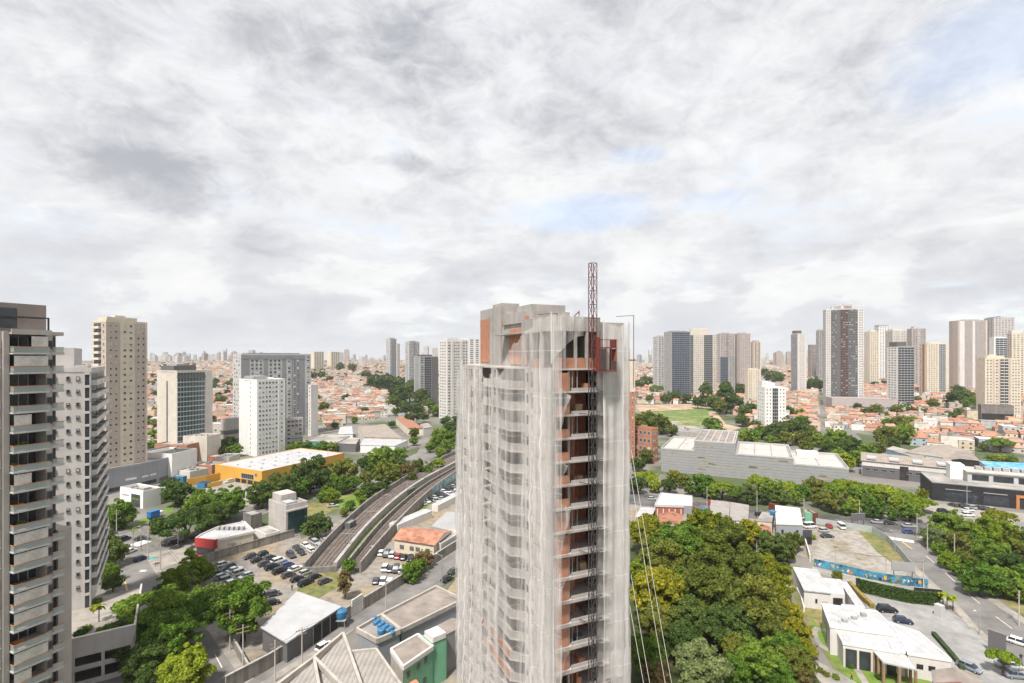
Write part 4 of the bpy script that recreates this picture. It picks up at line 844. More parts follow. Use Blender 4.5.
def bays():
    z = 7.2
    A = [P(270, 694, z), P(314, 660.5, z), P(343, 636, z)]; B = [P(305, 720, z), P(324, 720, z), P(372, 720, z)]
    for i, l in enumerate(('ribbed brown warehouse roof at the bottom edge, the left bay', 'ribbed brown warehouse roof at the bottom edge, the middle bay')):
        a, b_, c_, d_ = A[i], A[i + 1], B[i + 1], B[i]; c = a.copy(); c.z = 0; r = thing('warehouse', l, 'warehouse', c); q = [(v.x - c.x, v.y - c.y) for v in (a, b_, c_, d_)]
        MB().prism([(x, y) for x, y in q], 0, [z - .8, z, z, z - .8], M('coping')).build('wall', None, r)
        k = sum((Vector(v) for v in q), Vector((0, 0))) / 4
        mb = MB().add([(q[0][0], q[0][1], z - .7), (q[1][0], q[1][1], z + .1), (q[2][0], q[2][1], z + .1), (q[3][0], q[3][1], z - .7)], [(0, 3, 2, 1)], M('roof_rib')); recalc(mb.build('roof', None, r))
        rim(r, [q[0], q[1], q[2]][:2] + [q[2]], z + .1, 'coping', .5, .7)
    a, b_, c_, d_ = P(347, 651, z), P(376, 648, z), P(412, 700, z), P(372, 720, z); c = a.copy(); c.z = 0; r = thing('warehouse', 'ribbed brown warehouse roof at the bottom edge beside the green house', 'warehouse', c); q = [(v.x - c.x, v.y - c.y) for v in (a, b_, c_, d_)]
    MB().prism(q, 0, z - .6, M('coping')).build('wall', None, r); recalc(MB().add([(x, y, z - .5) for x, y in q], [(0, 3, 2, 1)], M('roof_rib')).build('roof', None, r)); rim(r, q, z - .5, 'coping', .45, .5)
bays()
def green_house():
    z = 7.4; r, q = poly_house('narrow bright green house with a brown flat roof', [(403, 668.5), (433, 648), (418, 636), (391, 651)], z, 'green_wall', 'roof_brown', 'house', 'house'); rim(r, q, z, 'offwhite', .4, .5)
    face_panel(r, q[3], q[0], 0, z - .3, 'coping', 'side_wall', .05)
    for u, zz in ((.12, 5.2), (.45, 5.4), (.7, 5.6), (.3, 2.0), (.65, 2.1)): face_panel(r, q[0], q[1], zz, zz + 1.1, 'grey_dark', 'window', .07, u, u + .1)
    a, b_ = Vector((*q[1], 0)), Vector((*q[2], 0)); d = (b_ - a).normalized(); n = Vector((d.y, -d.x, 0)); pts = [a + d * .3, a + d * 3.8, a + d * 3.8 + n * 3.2, a + d * .3 + n * 3.2]
    MB().prism([(p.x, p.y) for p in pts], 0, z + .8, M('green_wall'), M('roof_metal')).build('stair_tower', None, r)
    for i in range(1): MB().prism([((p.x - pts[0].x) * .9 + pts[0].x + .2, (p.y - pts[0].y) * .9 + pts[0].y) for p in pts], z + .8, z + 1.8, M('offwhite')).build('tank_box', None, r)
green_house()
poly_house('brown roofed shed between the green house and the netted tower', [(437, 640), (470, 622), (452, 618), (432, 628)], 7.5, 'grey', 'roof_brown', 'shed', 'shed')
poly_house('orange roofed lean to at the bottom edge beside the green house', [(402, 686), (416, 679), (424, 690), (410, 700)], 4, 'plaster', 'roof_tile', 'lean-to', 'lean_to')
# --- the two railway cuttings
def tracks():
    def lerp_px(px, n=24):
        pts = [P(*p) for p in px]; out = []
        for i in range(len(pts) - 1):
            p0, p1, p2, p3 = pts[max(i - 1, 0)], pts[i], pts[i + 1], pts[min(i + 2, len(pts) - 1)]
            for k in range(6):
                t = k / 6; out.append(.5 * ((2 * p1) + (p2 - p0) * t + (2 * p0 - 5 * p1 + 4 * p2 - p3) * t * t + (3 * p1 - p0 - 3 * p2 + p3) * t ** 3))
        return out + [pts[-1]]
    lines = dict(a=[(304, 572), (334, 539), (368, 508), (397, 489), (425, 473), (456, 458), (500, 440)], b=[(335, 570), (366, 532), (395, 505), (420, 487), (444, 474), (470, 461), (510, 444)],
                 c=[(347, 568), (377, 532), (402, 508), (424, 491), (446, 478), (472, 464), (514, 446)], d=[(360, 573), (394, 534), (424, 504), (446, 487), (470, 473), (520, 452)])
    ln = {k: lerp_px(v) for k, v in lines.items()}
    def sweep(label, pts, h0, h1, th, m, name='trench_wall', base=-.2, cap=None):
        n = len(pts); c = pts[0]; mb = MB(); 
        for i in range(n):
            d = pts[min(i + 1, n - 1)] - pts[max(i - 1, 0)]; d.z = 0; d.normalize(); s = Vector((-d.y, d.x, 0)) * th / 2; hh = h0 + (h1 - h0) * i / (n - 1); p = pts[i] - c
            mb.v += [tuple(p + s + Vector((0, 0, base))), tuple(p + s + Vector((0, 0, hh))), tuple(p - s + Vector((0, 0, hh))), tuple(p - s + Vector((0, 0, base)))]
        for i in range(n - 1):
            for j in range(3): mb.f.append((4 * i + j, 4 * i + j + 1, 4 * i + 5 + j, 4 * i + 4 + j)); mb.m.append(0)
        mb.f += [(3, 2, 1, 0), (4 * n - 4, 4 * n - 3, 4 * n - 2, 4 * n - 1)]; mb.m += [0, 0]
        o = recalc(mb.build(name, M(m), None, c)); return tag(o, label, 'railway wall')
    sweep('outer concrete wall on the left side of the railway cuttings', ln['a'], 2.6, 5.0, .6, 'wall_old')
    sweep('pale concrete wall between the left track and the grass strip', ln['b'], 2.2, 4.2, 1.1, 'concrete')
    sweep('dark concrete wall on the left side of the right track', ln['c'], 2.0, 4.0, .5, 'wall_old')
    sweep('outer concrete wall of the right track facing the car park', ln['d'], 3.2, 5.6, .6, 'wall_old')
    def bed(pts1, pts2, z0, z1, lab):
        n = min(len(pts1), len(pts2)); mb = MB(); rl = []
        a = [pts1[round(i * (len(pts1) - 1) / (n - 1))] for i in range(n)]; b = [pts2[round(i * (len(pts2) - 1) / (n - 1))] for i in range(n)]
        for i in range(n - 1):
            z, zz = z0 + (z1 - z0) * i / (n - 1), z0 + (z1 - z0) * (i + 1) / (n - 1)
            mb.add([(a[i].x, a[i].y, a[i].z + z), (b[i].x, b[i].y, b[i].z + z), (b[i + 1].x, b[i + 1].y, b[i + 1].z + zz), (a[i + 1].x, a[i + 1].y, a[i + 1].z + zz)], [(0, 1, 2, 3)])
        tag(mb.build('track_bed', M('ballast')), kind='structure')
        for f in (.27, .43, .57, .73):
            m2 = MB()
            for i in range(n - 1):
                z, zz = z0 + (z1 - z0) * i / (n - 1), z0 + (z1 - z0) * (i + 1) / (n - 1)
                m2.bar(a[i].lerp(b[i], f) + Vector((0, 0, z + .1)), a[i + 1].lerp(b[i + 1], f) + Vector((0, 0, zz + .1)), .09, M('rail'), 4)
            tag(m2.build('rail'), 'rusty rail in the ' + lab, 'rail', 'rails of the ' + lab)
    bed(ln['a'], ln['b'], .12, 3.2, 'left railway cutting'); bed(ln['c'], ln['d'], .14, 3.0, 'right railway cutting')
    wall_run('low end wall closing the left railway cutting', [(303, 573), (318, 573), (336, 571.5)], 1.7, 'concrete_dark', .5)
    # graffiti strip on the outer wall, where the wall itself is painted
    pts = ln['d'][14:27]; mb = MB()
    for i in range(len(pts) - 1):
        d = (pts[i + 1] - pts[i]).normalized(); s = Vector((d.y, -d.x, 0)) * .36
        mb.add([tuple(pts[i] + s + Vector((0, 0, 1.2))), tuple(pts[i + 1] + s + Vector((0, 0, 1.2))), tuple(pts[i + 1] + s + Vector((0, 0, 4.2))), tuple(pts[i] + s + Vector((0, 0, 4.2)))], [(0, 1, 2, 3)], M('mural_pale'))
    tag(mb.build('painted_panel'), 'pale blue painted stretch on the outer wall of the right track', 'mural')
    for k in range(7):                   # overhead line posts
        i = 3 + k * 4
        if i < len(ln['b']):
            p = ln['b'][i]; r = thing('catenary_mast', 'thin grey mast on the pale wall between the tracks', 'mast', (p.x, p.y, p.z + 2.4), 0, 'masts between the tracks')
            MB().bar((0, 0, -.4), (0, 0, 3.6), .11, M('steel_grey')).build('pole', None, r); MB().bar((-2.6, 0, 3.3), (2.6, 0, 3.3), .07, M('steel_grey')).build('arm', None, r)
mat('mural_pale', (.16, .33, .36), .85, .3, .6, col2=(.40, .46, .46), s2=.6)
tracks()
for (x, y, x2, y2, x3, y3, h, l) in ((350, 531, 356, 527, 347, 529, 2.6, 'small dark signal hut on the strip between the tracks'), (409, 496, 415, 493, 406, 494, 2.6, 'small grey signal hut further along between the tracks')):
    quad_block(l, (x, y), (x2, y2), (x3, y3), h, 'grey_dark', 'roof_flat', 'hut', 'hut', .1)
# market roofs and yards beyond the tree belt, middle left
poly_house('market hall with brown ribbed roof beyond the tree belt', [(364, 437), (402, 438), (385, 424), (358, 427)], 7, 'plaster', 'roof_rib_brown', 'market hall', 'market_hall')
poly_house('white roofed shop next to the ribbed market hall', [(338, 434), (353, 434), (352, 426), (340, 427)], 7, 'white', 'roof_white', 'shop', 'shop')
poly_house('long low shop row with a teal fascia beyond the tree belt', [(310, 441), (336, 443), (350, 436), (322, 434)], 6, 'teal_cloth', 'roof_flat', 'shop row', 'shop_row')
poly_house('long low shop front with white walls under the ribbed market hall', [(360, 445), (395, 446), (408, 440), (364, 437.5)], 5, 'white', 'roof_metal', 'shop row', 'shop_row')
poly_house('black fronted shop between the teal and white shop rows', [(336, 443), (356, 444), (360, 438), (341, 437)], 5.5, 'grey_dark', 'roof_flat', 'shop', 'shop')
poly_house('long terracotta roof along the avenue right of the market hall', [(408, 428), (424, 428), (404, 416), (396, 418)], 6, 'cream', 'roof_tile', 'shop row', 'shop_row')
poly_house('light blue corner house beside the avenue', [(424, 428), (432, 427), (428, 423), (420, 424)], 7, 'grey_light', 'roof_flat', 'house', 'corner_house')
mat('depot_patch', (.33, .29, .22), .9, .2, .3)
mat('blue_sheet', (.05, .30, .62), .5, .08, .2, col2=(.30, .48, .62), s2=.25)
mat('blue_pale', (.24, .36, .46), .8, .1, .3)
mat('mural_blue', (.03, .14, .24), .85, .4, .6, col2=(.07, .24, .33), s2=.35)
mat('hedge_base', (.035, .06, .02), .95, .3, .6)
mat('glass_fence', (.36, .39, .37), .7, .12, .5)
mat('hedge_ochre', (.22, .17, .04), .95, .35, 1.2)
# ================================================================= right side buildings
def grey_depot():
    rz = math.atan2(-33, 69); c = Vector((81, 278)); r = thing('depot', 'long grey industrial building with stepped blank walls behind the tree belt', 'industrial building', (c.x, c.y, 0), rz)
    for k in range(5): FOOT.append((c.x + 8 + k * 16 + 9, c.y + 16 - k * 7, 24))
    segs = [(0, 17, 12.2, 45), (17.02, 37, 17.5, 46), (37.02, 63, 12.0, 42), (63.02, 86, 9.2, 40)]
    for i, (a, b, h, d) in enumerate(segs):
        MB().prism([(a, 0), (b, 0), (b, d), (a, d)], 0, h, M('metal_grey'), M('roof_brown' if i == 1 else 'roof_flat')).build('wall', None, r)
        rim(r, [(a + .15, .15), (b - .15, .15), (b - .15, d - .15), (a + .15, d - .15)], h, 'grey_light', .3, .7)
        n = 5 if i == 1 else 2 if i != 2 else 3
        for k in range(n):
            x0 = a + 1 + (b - a - 2) * k / n; x1 = x0 + (b - a - 2) / n - .6
            if i == 1: part(r, 'skylight', 'roof_metal', (x1, x1 + .6, 2, d - 2, h, h + .35))
            else:
                for j in range(2): part(r, 'roof_panel', 'concrete_light', (x0, x1, 3 + j * (d - 6) / 2, 2 + (j + 1) * (d - 6) / 2, h, h + .15))
    rr = random.Random(5)
    for k in range(34):                  # rust-brown stretches of unpainted panel
        s = segs[rr.choice((0, 1, 1, 2, 2, 3))]; x0 = rr.uniform(s[0] + .5, s[1] - 6); z = rr.choice([1.45 * q for q in range(2, int(s[2] / 1.45))])
        part(r, 'wall_panel', 'depot_patch', (x0, x0 + rr.uniform(2, 5.5), -.05, .02, z + .2, z + rr.uniform(.5, 1.0)))
    part(r, 'roof_room', 'offwhite', (66, 76, 25, 34, 9, 11.5))
grey_depot()
quad_block('white chimney like tank tower behind the grey industrial building', (674.5, 436), (678, 435.5), (674, 435), 11, 'offwhite', 'roof_flat', 'tank tower', 'tank_tower', .1)
quad_block('ruined low grey building left of the tank tower', (662, 434), (700, 437), (668, 428), 3.0, 'concrete', 'roof_flat', 'ruin', 'ruin', .4)
# dark dealership row
def dealer():
    c, rz, a, b = rectf((862, 476), (954, 486), (857, 470)); r = thing('showroom', 'long black showroom row with a ribbed brown roof behind the trees', 'showroom', c, rz); FOOT.append((c.x + 18, c.y + 4, 26))
    h = 8.2; MB().prism([(0, 0), (a, 0), (a, 13), (0, 13)], 0, h, M('grey_dark')).build('wall', None, r); MB().box(0, a, -.12, .02, 5.6, 7.9, M('offwhite')).build('fascia', None, r); MB().box(-.12, .02, 0, 12.9, 0, 7.95, M('offwhite')).build('side_wall', None, r)
    mb = MB(); mb.add([(-.5, -.6, h), (a + .4, -.6, h), (a + .4, 13.4, h + 2.2), (-.5, 13.4, h + 2.2)], [(0, 1, 2, 3)], M('roof_rib_brown')); mb.add([(-.5, -.6, h - .05), (a + .4, -.6, h - .05), (a + .4, 13.4, h + 2.15), (-.5, 13.4, h + 2.15)], [(3, 2, 1, 0)], M('grey_dark')); mb.build('roof', None, r)
    for k in range(4): part(r, 'skylight', 'roof_metal', (2 + k * 9.5, 6 + k * 9.5, 1, 9, h + .75, h + 1.5))
    wn = win_mesh(2.2, 1.2, M('grey'), M('glass'), 1)
    for k in range(10): link('window', wn, r, (2.5 + k * (a - 4) / 9.5, -.0, 3.3)) if k not in (4,) else part(r, 'gate', 'opening_shade', (2 + k * (a - 4) / 9.5, 5.5 + k * (a - 4) / 9.5, -.14, .02, .2, 7.0))
dealer()
def dealer_front():
    c, rz, a, b = rectf((932, 500), (1038, 511), (925, 489)); r = thing('showroom', 'low black showroom with an orange framed entrance by the forecourt', 'showroom', c, rz); FOOT.append((c.x + 20, c.y + 6, 28))
    a = 58; h = 7.6; MB().prism([(0, 0), (a, 0), (a, 22), (0, 22)], 0, h, M('black'), M('roof_flat')).build('wall', None, r); rim(r, [(.2, .2), (a - .2, .2), (a - .2, 21.8), (.2, 21.8)], h, 'grey', .4, .35)
    part(r, 'upper_block', 'grey_light', (14, a, 9, 21, h, h + 4.2)); part(r, 'upper_window', 'glass', (15.5, 21, 8.9, 9.02, h + .9, h + 3.4), (22.5, 29, 8.9, 9.02, h + .9, h + 3.4), (30.5, 37, 8.9, 9.02, h + .9, h + 3.4), (38.5, 45, 8.9, 9.02, h + .9, h + 3.4)); part(r, 'upper_roof', 'concrete_light', (13.5, a, 8.4, 21.4, h + 4.2, h + 4.7))
    part(r, 'stair_tower', 'white', (9, 14, 13, 20, h, h + 6.5)); part(r, 'roof_unit', 'grey', *[(18 + k * 3, 20 + k * 3, 14, 16.5, h + 4.7, h + 6.1) for k in range(6)])
    part(r, 'shop_window', 'glass', (4, 15, -.06, .02, .5, 4.2), (17, 25, -.06, .02, .5, 4.2)); part(r, 'entrance_frame', 'orange_rail', (27, 28, -.6, .02, 0, 5.6), (33, 34, -.6, .02, 0, 5.6), (28, 33, -.6, .02, 4.6, 5.6)); part(r, 'entrance', 'glass', (28, 33, -.08, .02, .1, 4.6))
    part(r, 'orange_pier', 'orange_rail', (37, 40, -.3, .02, 0, 6.8), (43, 45, -.3, .02, 0, 6.8)); part(r, 'lettering', 'grey', (4.5, 13, -.09, .02, 5.2, 5.5), (17, 24.5, -.09, .02, 5.1, 5.4))
dealer_front()
poly_house('shed under a bright blue sheet roof at the right edge', [(992, 470), (1050, 474), (1046, 464), (979, 461)], 8, 'plaster', 'blue_sheet', 'shed', 'shed')
poly_house('wide shed with a grey brown ribbed roof behind the black showroom row', [(905, 452), (952, 459), (975, 452), (925, 445)], 7, 'plaster', 'roof_rib_brown', 'shed', 'shed', rise=2.0)
poly_house('low shed with a long light blue wall left of the ribbed roof', [(886, 449), (920, 458.5), (928, 455), (893, 446)], 6.5, 'blue_pale', 'roof_flat', 'shed', 'shed')
poly_house('dark open shed with an old roof behind the black showroom row', [(940, 461), (980, 461), (972, 453), (948, 454)], 7, 'opening_shade', 'roof_brown', 'shed', 'shed', rise=1.2)  # walls are closed; the shaded open sides are only dark colour
# houses and workshops between the big trees and the avenue
def workshops():
    r, q = poly_house('brick workshop with a pale roof and open upper deck left of the ribbed roofs', [(655, 506), (692, 507), (692, 497), (661, 494)], 6.5, 'brick_red', 'offwhite', 'workshop', 'workshop'); rim(r, q, 6.5, 'grey_light', .3, .6)
    for k in range(5): face_panel(r, q[0], q[1], .4, 5.6, 'plaster', 'pilaster', .12, .05 + k * .16, .08 + k * .16)
    face_panel(r, q[0], q[1], .2, 6.9, 'slate', 'metal_door', .2, .78, 1.0)
    poly_house('white roofed shed at the left end of the workshop row', [(635, 517), (652, 516), (656, 508), (641, 507)], 3.6, 'plaster', 'roof_white', 'shed', 'shed')
    poly_house('small house with an orange tiled roof below the brick workshop', [(657, 524), (678, 526), (684, 516), (660, 513)], 3.6, 'plaster', 'roof_tile', 'house', 'house', rise=1.0, over=3)
    poly_house('flat roofed grey house beside the small orange tiled roof', [(682, 521), (706, 522), (706, 515), (684, 514)], 3.8, 'plaster', 'roof_flat', 'house', 'house')
    poly_house('small orange roof poking out between the yellow trees and the beige hall', [(700, 526), (724, 530), (722, 522), (708, 519)], 3.6, 'cream', 'roof_tile', 'house', 'house', rise=1.0, over=3)
    r, q = poly_house('big workshop with two pale brown ribbed roofs, left bay', [(709, 516), (729, 520), (730, 502), (711, 500)], 6.6, 'plaster', 'roof_rib', 'workshop', 'workshop')
    r, q = poly_house('big workshop with two pale brown ribbed roofs, right bay', [(729.6, 520), (748, 521), (749, 505), (730.4, 502)], 6.4, 'offwhite', 'roof_rib', 'workshop', 'workshop')
    poly_house('row of grey flat roofed sheds in front of the ribbed workshop', [(722, 533), (748, 534), (752, 524), (730, 521)], 3.6, 'offwhite', 'roof_flat', 'shed row', 'shed_row')
    poly_house('small house with a salmon tiled roof right of the grey shed row', [(756, 539), (772, 535), (770, 527), (756, 527)], 4.2, 'plaster', 'roof_tile', 'house', 'house', rise=.8, over=3)
    poly_house('cream house with small windows behind the salmon roof', [(756, 521), (772, 522), (774, 513), (762, 512)], 5, 'cream', 'roof_flat', 'house', 'house')
    r, q = poly_house('pale blue walled workshop with a beige roof beside the gravel lot', [(776, 524), (803, 525), (800, 508), (775, 505)], 6.2, 'bluegrey', 'beige', 'workshop', 'workshop')
    for u in (.2, .75): face_panel(r, q[0], q[1], 3.2, 4.4, 'black', 'window', .08, u, u + .08)
    for i, (x, y, z, s) in enumerate(((705, 513, 2, 1.2), (709, 514, 2, 1.0), (773, 515, 5, 1.1), (743, 522, 3.6, .9), (711, 510, 2, 1.0))): tank(('largest blue tank in the yard left of the ribbed workshop', 'right blue tank in the yard left of the ribbed workshop', 'blue tank on the cream house roof', 'blue tank on the grey shed row', 'rear blue tank in the yard left of the ribbed workshop')[i], x, y, z, s)
    for x, y, z in ((705, 513, 2), (709, 514, 2), (711, 510, 2)): pp = P(x, y, z); tag(MB().box(-1.4, 1.4, -1.4, 1.4, -z, -.01, M('concrete')).build('tank_plinth', None, None, pp), 'concrete plinth under a blue tank in the workshop yard', 'plinth', 'plinths under the yard tanks')
    for (x, y, k, l) in ((712, 508, 'red', 'small red shed at the yard entrance by the avenue'), (773, 511, 'steel_red', 'dark red shed beside the beige roof workshop')): quad_block(l, (x, y), (x + 4, y - .5), (x - 1, y - 2), 2.6, k, k, 'shed', 'shed', .05)
workshops()
quad_block('green and white painted kiosk at the corner of the gravel lot', (805, 521.5), (813, 522.5), (804, 518.5), 3.4, 'green_wall', 'roof_flat', 'kiosk', 'kiosk', .1)
quad_block('dark red kiosk next to the green one at the gravel lot', (813.5, 523), (818, 523), (812.5, 519.5), 3.6, 'steel_red', 'roof_flat', 'kiosk', 'kiosk', .1)
poly_house('black tarpaulin shelter on the left edge of the gravel lot', [(801, 537), (812, 537), (812, 530), (803, 530)], 2.6, 'black', 'black', 'shelter', 'shelter')
wall_run('white lot wall running down from the pale blue workshop', [(800, 527), (806, 548), (810, 562)], 2.2, 'offwhite', .3)
# the event venue
def venue():
    z = 4.4
    r, q = poly_house('small white roofed pavilion nearest the big trees, with a low side wing', [(804, 590), (831, 593), (817, 569.5), (793, 567)], z, 'offwhite', 'roof_white', 'pavilion', 'pavilion', over=1)
    face_panel(r, q[0], q[1], 1.6, 2.5, 'black', 'window', .07, .42, .5); face_panel(r, q[0], q[1], .3, 2.2, 'tan', 'door', .07, .68, .88)
    wq = [P(*p, 3.4) - r.location for p in ((829, 593), (845, 594), (841, 579), (822, 577))]
    MB().prism([(v.x, v.y) for v in wq], 0, 3.3, M('offwhite'), M('roof_white')).build('side_wing', None, r); face_panel(r, wq[0], wq[1], .2, 2.3, 'opening_shade', 'side_door', .07, .25, .85)
    r, q = poly_house('long narrow white canopy between the pavilion and the car park', [(857, 608), (866, 608), (847, 582), (839, 581)], 3.2, 'plaster', 'roof_white', 'canopy', 'canopy')
    poly_house('short white link canopy joining the long canopy to the main hall', [(842, 610), (857, 611), (856, 605), (841, 604)], 3.3, 'plaster', 'roof_white', 'canopy', 'canopy')
    # main hall, several roofs in steps
    r = thing('event_hall', 'main white event hall with stepped roofs and a timber porch', 'event hall', P(868, 650)); o = r.location; FOOT.append((o.x, o.y, 18))
    def vol(px, z, nm, wl='offwhite'):
        pts = [P(x, y, z) - o for x, y in px]; q = [(v.x, v.y) for v in pts]
        MB().prism([(x * 1, y * 1) for x, y in q], 0, z, M(wl), M('roof_white')).build(nm, None, r); rim(r, q, z, 'white', .25, .25, 'roof_edge'); return q
    a = vol([(830, 626), (899.5, 635.5), (877, 612), (822, 604.5)], 6.0, 'upper_hall'); b = vol([(843, 643), (899, 652), (893, 638.5), (836, 630)], 4.8, 'lower_hall')
    c_ = vol([(908, 653.5), (951, 660.5), (919, 633), (889, 623)], 4.6, 'east_wing')
    vol([(893, 650), (905, 652), (885, 622), (877, 617)], 4.9, 'gallery')
    face_panel(r, a[3], a[0], .3, 3.6, 'glass', 'glazed_wall', .07, .1, .6); face_panel(r, b[0], b[1], .1, 3.8, 'glass', 'glazed_wall', .07, .02, .95)
    for u in (0, .25, .5, .74, .95): face_panel(r, b[0], b[1], .1, 3.8, 'beige', 'pier', .2, u, u + .04)
    for u in (.2, .48): face_panel(r, c_[0], c_[1], 2.0, 2.9, 'black', 'window', .07, u, u + .16)
    for k in range(6): x, y = (Vector(a[0]).lerp(Vector(a[2]), .2 + .1 * k)) ; MB().box(x - .5, x + .5, y - .4, y + .4, 5.9, 6.0 + .5 + .1 * (k % 3)).build('roof_unit', M('grey'), r) if k % 2 else MB().bar((x, y, 5.9), (x, y, 6.7), .25, None, 10).build('roof_vent', M('grey_light'), r)
    pz = 4.2; pts = [P(x, y, pz) - o for x, y in ((883, 662), (916.5, 669.5), (906, 655), (873, 650.5))]; q = [(v.x, v.y) for v in pts]
    por = MB().prism(q, pz - .25, pz, M('roof_metal')).build('porch_roof', None, r)
    for i in range(4):
        for f in (0, .5):
            p0, p1 = Vector(q[i]), Vector(q[(i + 1) % 4]); m = p0.lerp(p1, f) * .96 + sum((Vector(v) for v in q), Vector((0, 0))) / 4 * .04
            MB().box(m.x - .2, m.x + .2, m.y - .2, m.y + .2, 0, pz - .25, M('wood')).build('porch_post', None, por)
    r, q = poly_house('small dark tiled roof house at the bottom edge below the event hall', [(934, 683), (985, 692), (978, 676), (932, 671)], 4.6, 'brick_red', 'roof_brown', 'house', 'house', rise=1.0, over=2)
venue()
# walls along the lane
def mural():
    pts = [P(*p) for p in ((814, 566.5), (830, 570), (868, 579), (905, 585.5), (928, 588))]; c = pts[0]; h = 2.3
    r = thing('mural_wall', 'long blue mural wall along the lane below the gravel lot', 'mural wall', c); rr = random.Random(9); cols = ['red', 'yellow', 'black', 'white', 'orange_rail', 'mauve', 'blue', 'teal_cloth']
    for i in range(len(pts) - 1):
        a, b = pts[i] - c, pts[i + 1] - c; d = (b - a).normalized(); s = Vector((-d.y, d.x, 0)) * .15
        MB().prism([((a - s).x, (a - s).y), ((b - s).x, (b - s).y), ((b + s).x, (b + s).y), ((a + s).x, (a + s).y)], -.2, h + .003 * i, M('mural_blue')).build('wall', None, r)
        mb = MB(); n = Vector((d.y, -d.x, 0)) * .162
        for k in range(int((b - a).length * 2.6)):
            if (i == 2 and k % 3) or (i == 1 and k > 14): pass
            t = rr.random(); t = t * .5 if i in (0,) else t; p0 = a.lerp(b, t); wd = rr.uniform(.2, .7); z0 = rr.uniform(.1, 1.4); z1 = z0 + rr.uniform(.4, 1.3)
            o = p0 + n * (1 + .02 * k); m = rr.randrange(3, 6)
            mb.add([tuple(o + d * wd * math.cos(6.28 * j / m) * .6 + Vector((0, 0, (z0 + z1) / 2 + (z1 - z0) / 2 * math.sin(6.28 * j / m)))) for j in range(m)], [tuple(range(m))], M(rr.choice(cols)))
        mb.build('painted_shape', None, r)
mural()
def hedge_wall():
    pts = [P(*p) for p in ((856, 590.5), (885, 597.5), (912, 603.5), (940, 606))]; c = pts[0]; r = thing('hedge_wall', 'leafy green screen wall along the upper side of the venue car park', 'green screen', c); mb = MB(); lf = MB(); rr = random.Random(2)
    for i in range(len(pts) - 1):
        a, b = pts[i] - c, pts[i + 1] - c; d = (b - a).normalized(); s = Vector((-d.y, d.x, 0)) * .2
        mb.prism([((a - s).x, (a - s).y), ((b - s).x, (b - s).y), ((b + s).x, (b + s).y), ((a + s).x, (a + s).y)], -.2, 3.3 + .003 * i, M('hedge_base'))
        for k in range(int((b - a).length * 70)):
            p = a.lerp(b, rr.random()) - s * rr.uniform(1.0, 1.7) + Vector((0, 0, rr.uniform(0, 3.5))); u = Vector((rr.gauss(0, 1), rr.gauss(0, 1), rr.gauss(0, 1))).normalized() * .22; v = u.orthogonal() * .8
            lf.add([tuple(p - u), tuple(p + v), tuple(p + u), tuple(p - v)], [(0, 1, 2, 3)], M('leaf_dark'))
    mb.build('wall', None, r); lf.build('leaves', None, r)
hedge_wall()
def billboard(label, px, w_, h_, z0, m, rz=0, post='steel_dark'):
    p = P(*px); r = thing('sign_board', label, 'sign board', p, rz)
    part(r, 'panel', m, (-w_ / 2, w_ / 2, -.12, .12, z0, z0 + h_)); part(r, 'panel_frame', 'steel_grey', (-w_ / 2 - .1, w_ / 2 + .1, -.07, .07, z0 - .12, z0 - .003), (-w_ / 2 - .1, w_ / 2 + .1, -.07, .07, z0 + h_ + .003, z0 + h_ + .12))
    for s in (-.4, .4): part(r, 'post', post, (w_ * s - .08, w_ * s + .08, -.06, .06, -.1, z0))
billboard('black sign board at the right end of the green screen wall', (928, 604.5), 6.0, 2.4, 1.6, 'black', R(-14))
billboard('grey billboard at the lower corner of the gravel lot', (903, 580), 5.6, 2.4, 2.6, 'grey', R(-12))
billboard('tall dark sign panel beside the pavement of the venue car park', (997, 655), 2.8, 4.0, .8, 'grey_dark', R(-58))
billboard('dark billboard seen from behind on the avenue edge above the gravel lot', (858, 527), 5.4, 2.4, 2.5, 'grey_dark', R(5))
quad_block('small pale guard booth at the venue car park entrance', (941, 618), (945, 617), (938, 614), 2.7, 'grey_light', 'roof_white', 'guard booth', 'guard_booth', .05)
wall_run('tall light concrete fence around the right side of the gravel lot', [(816, 524), (850, 529), (872, 533), (886, 541), (900, 556), (915, 574)], [2.2, 2.2, 2.4, 2.4, 2.4, 2.2], 'glass_fence', .12, 'fence', 'fence')
wall_run('low white wall curving through the venue garden', [(797, 592), (801, 600), (804, 612)], 1.2, 'white', .25)
wall_run('clipped hedge strip beside the lower roof of the event hall', [(934, 636), (946, 650), (958, 664), (962, 670)], .9, 'hedge_base', .8, 'hedge', 'hedge')
wall_run('ochre flowering hedge beside the long white canopy', [(850, 586), (860, 597), (872, 608)], 1.2, 'hedge_ochre', 1.0, 'hedge', 'hedge')
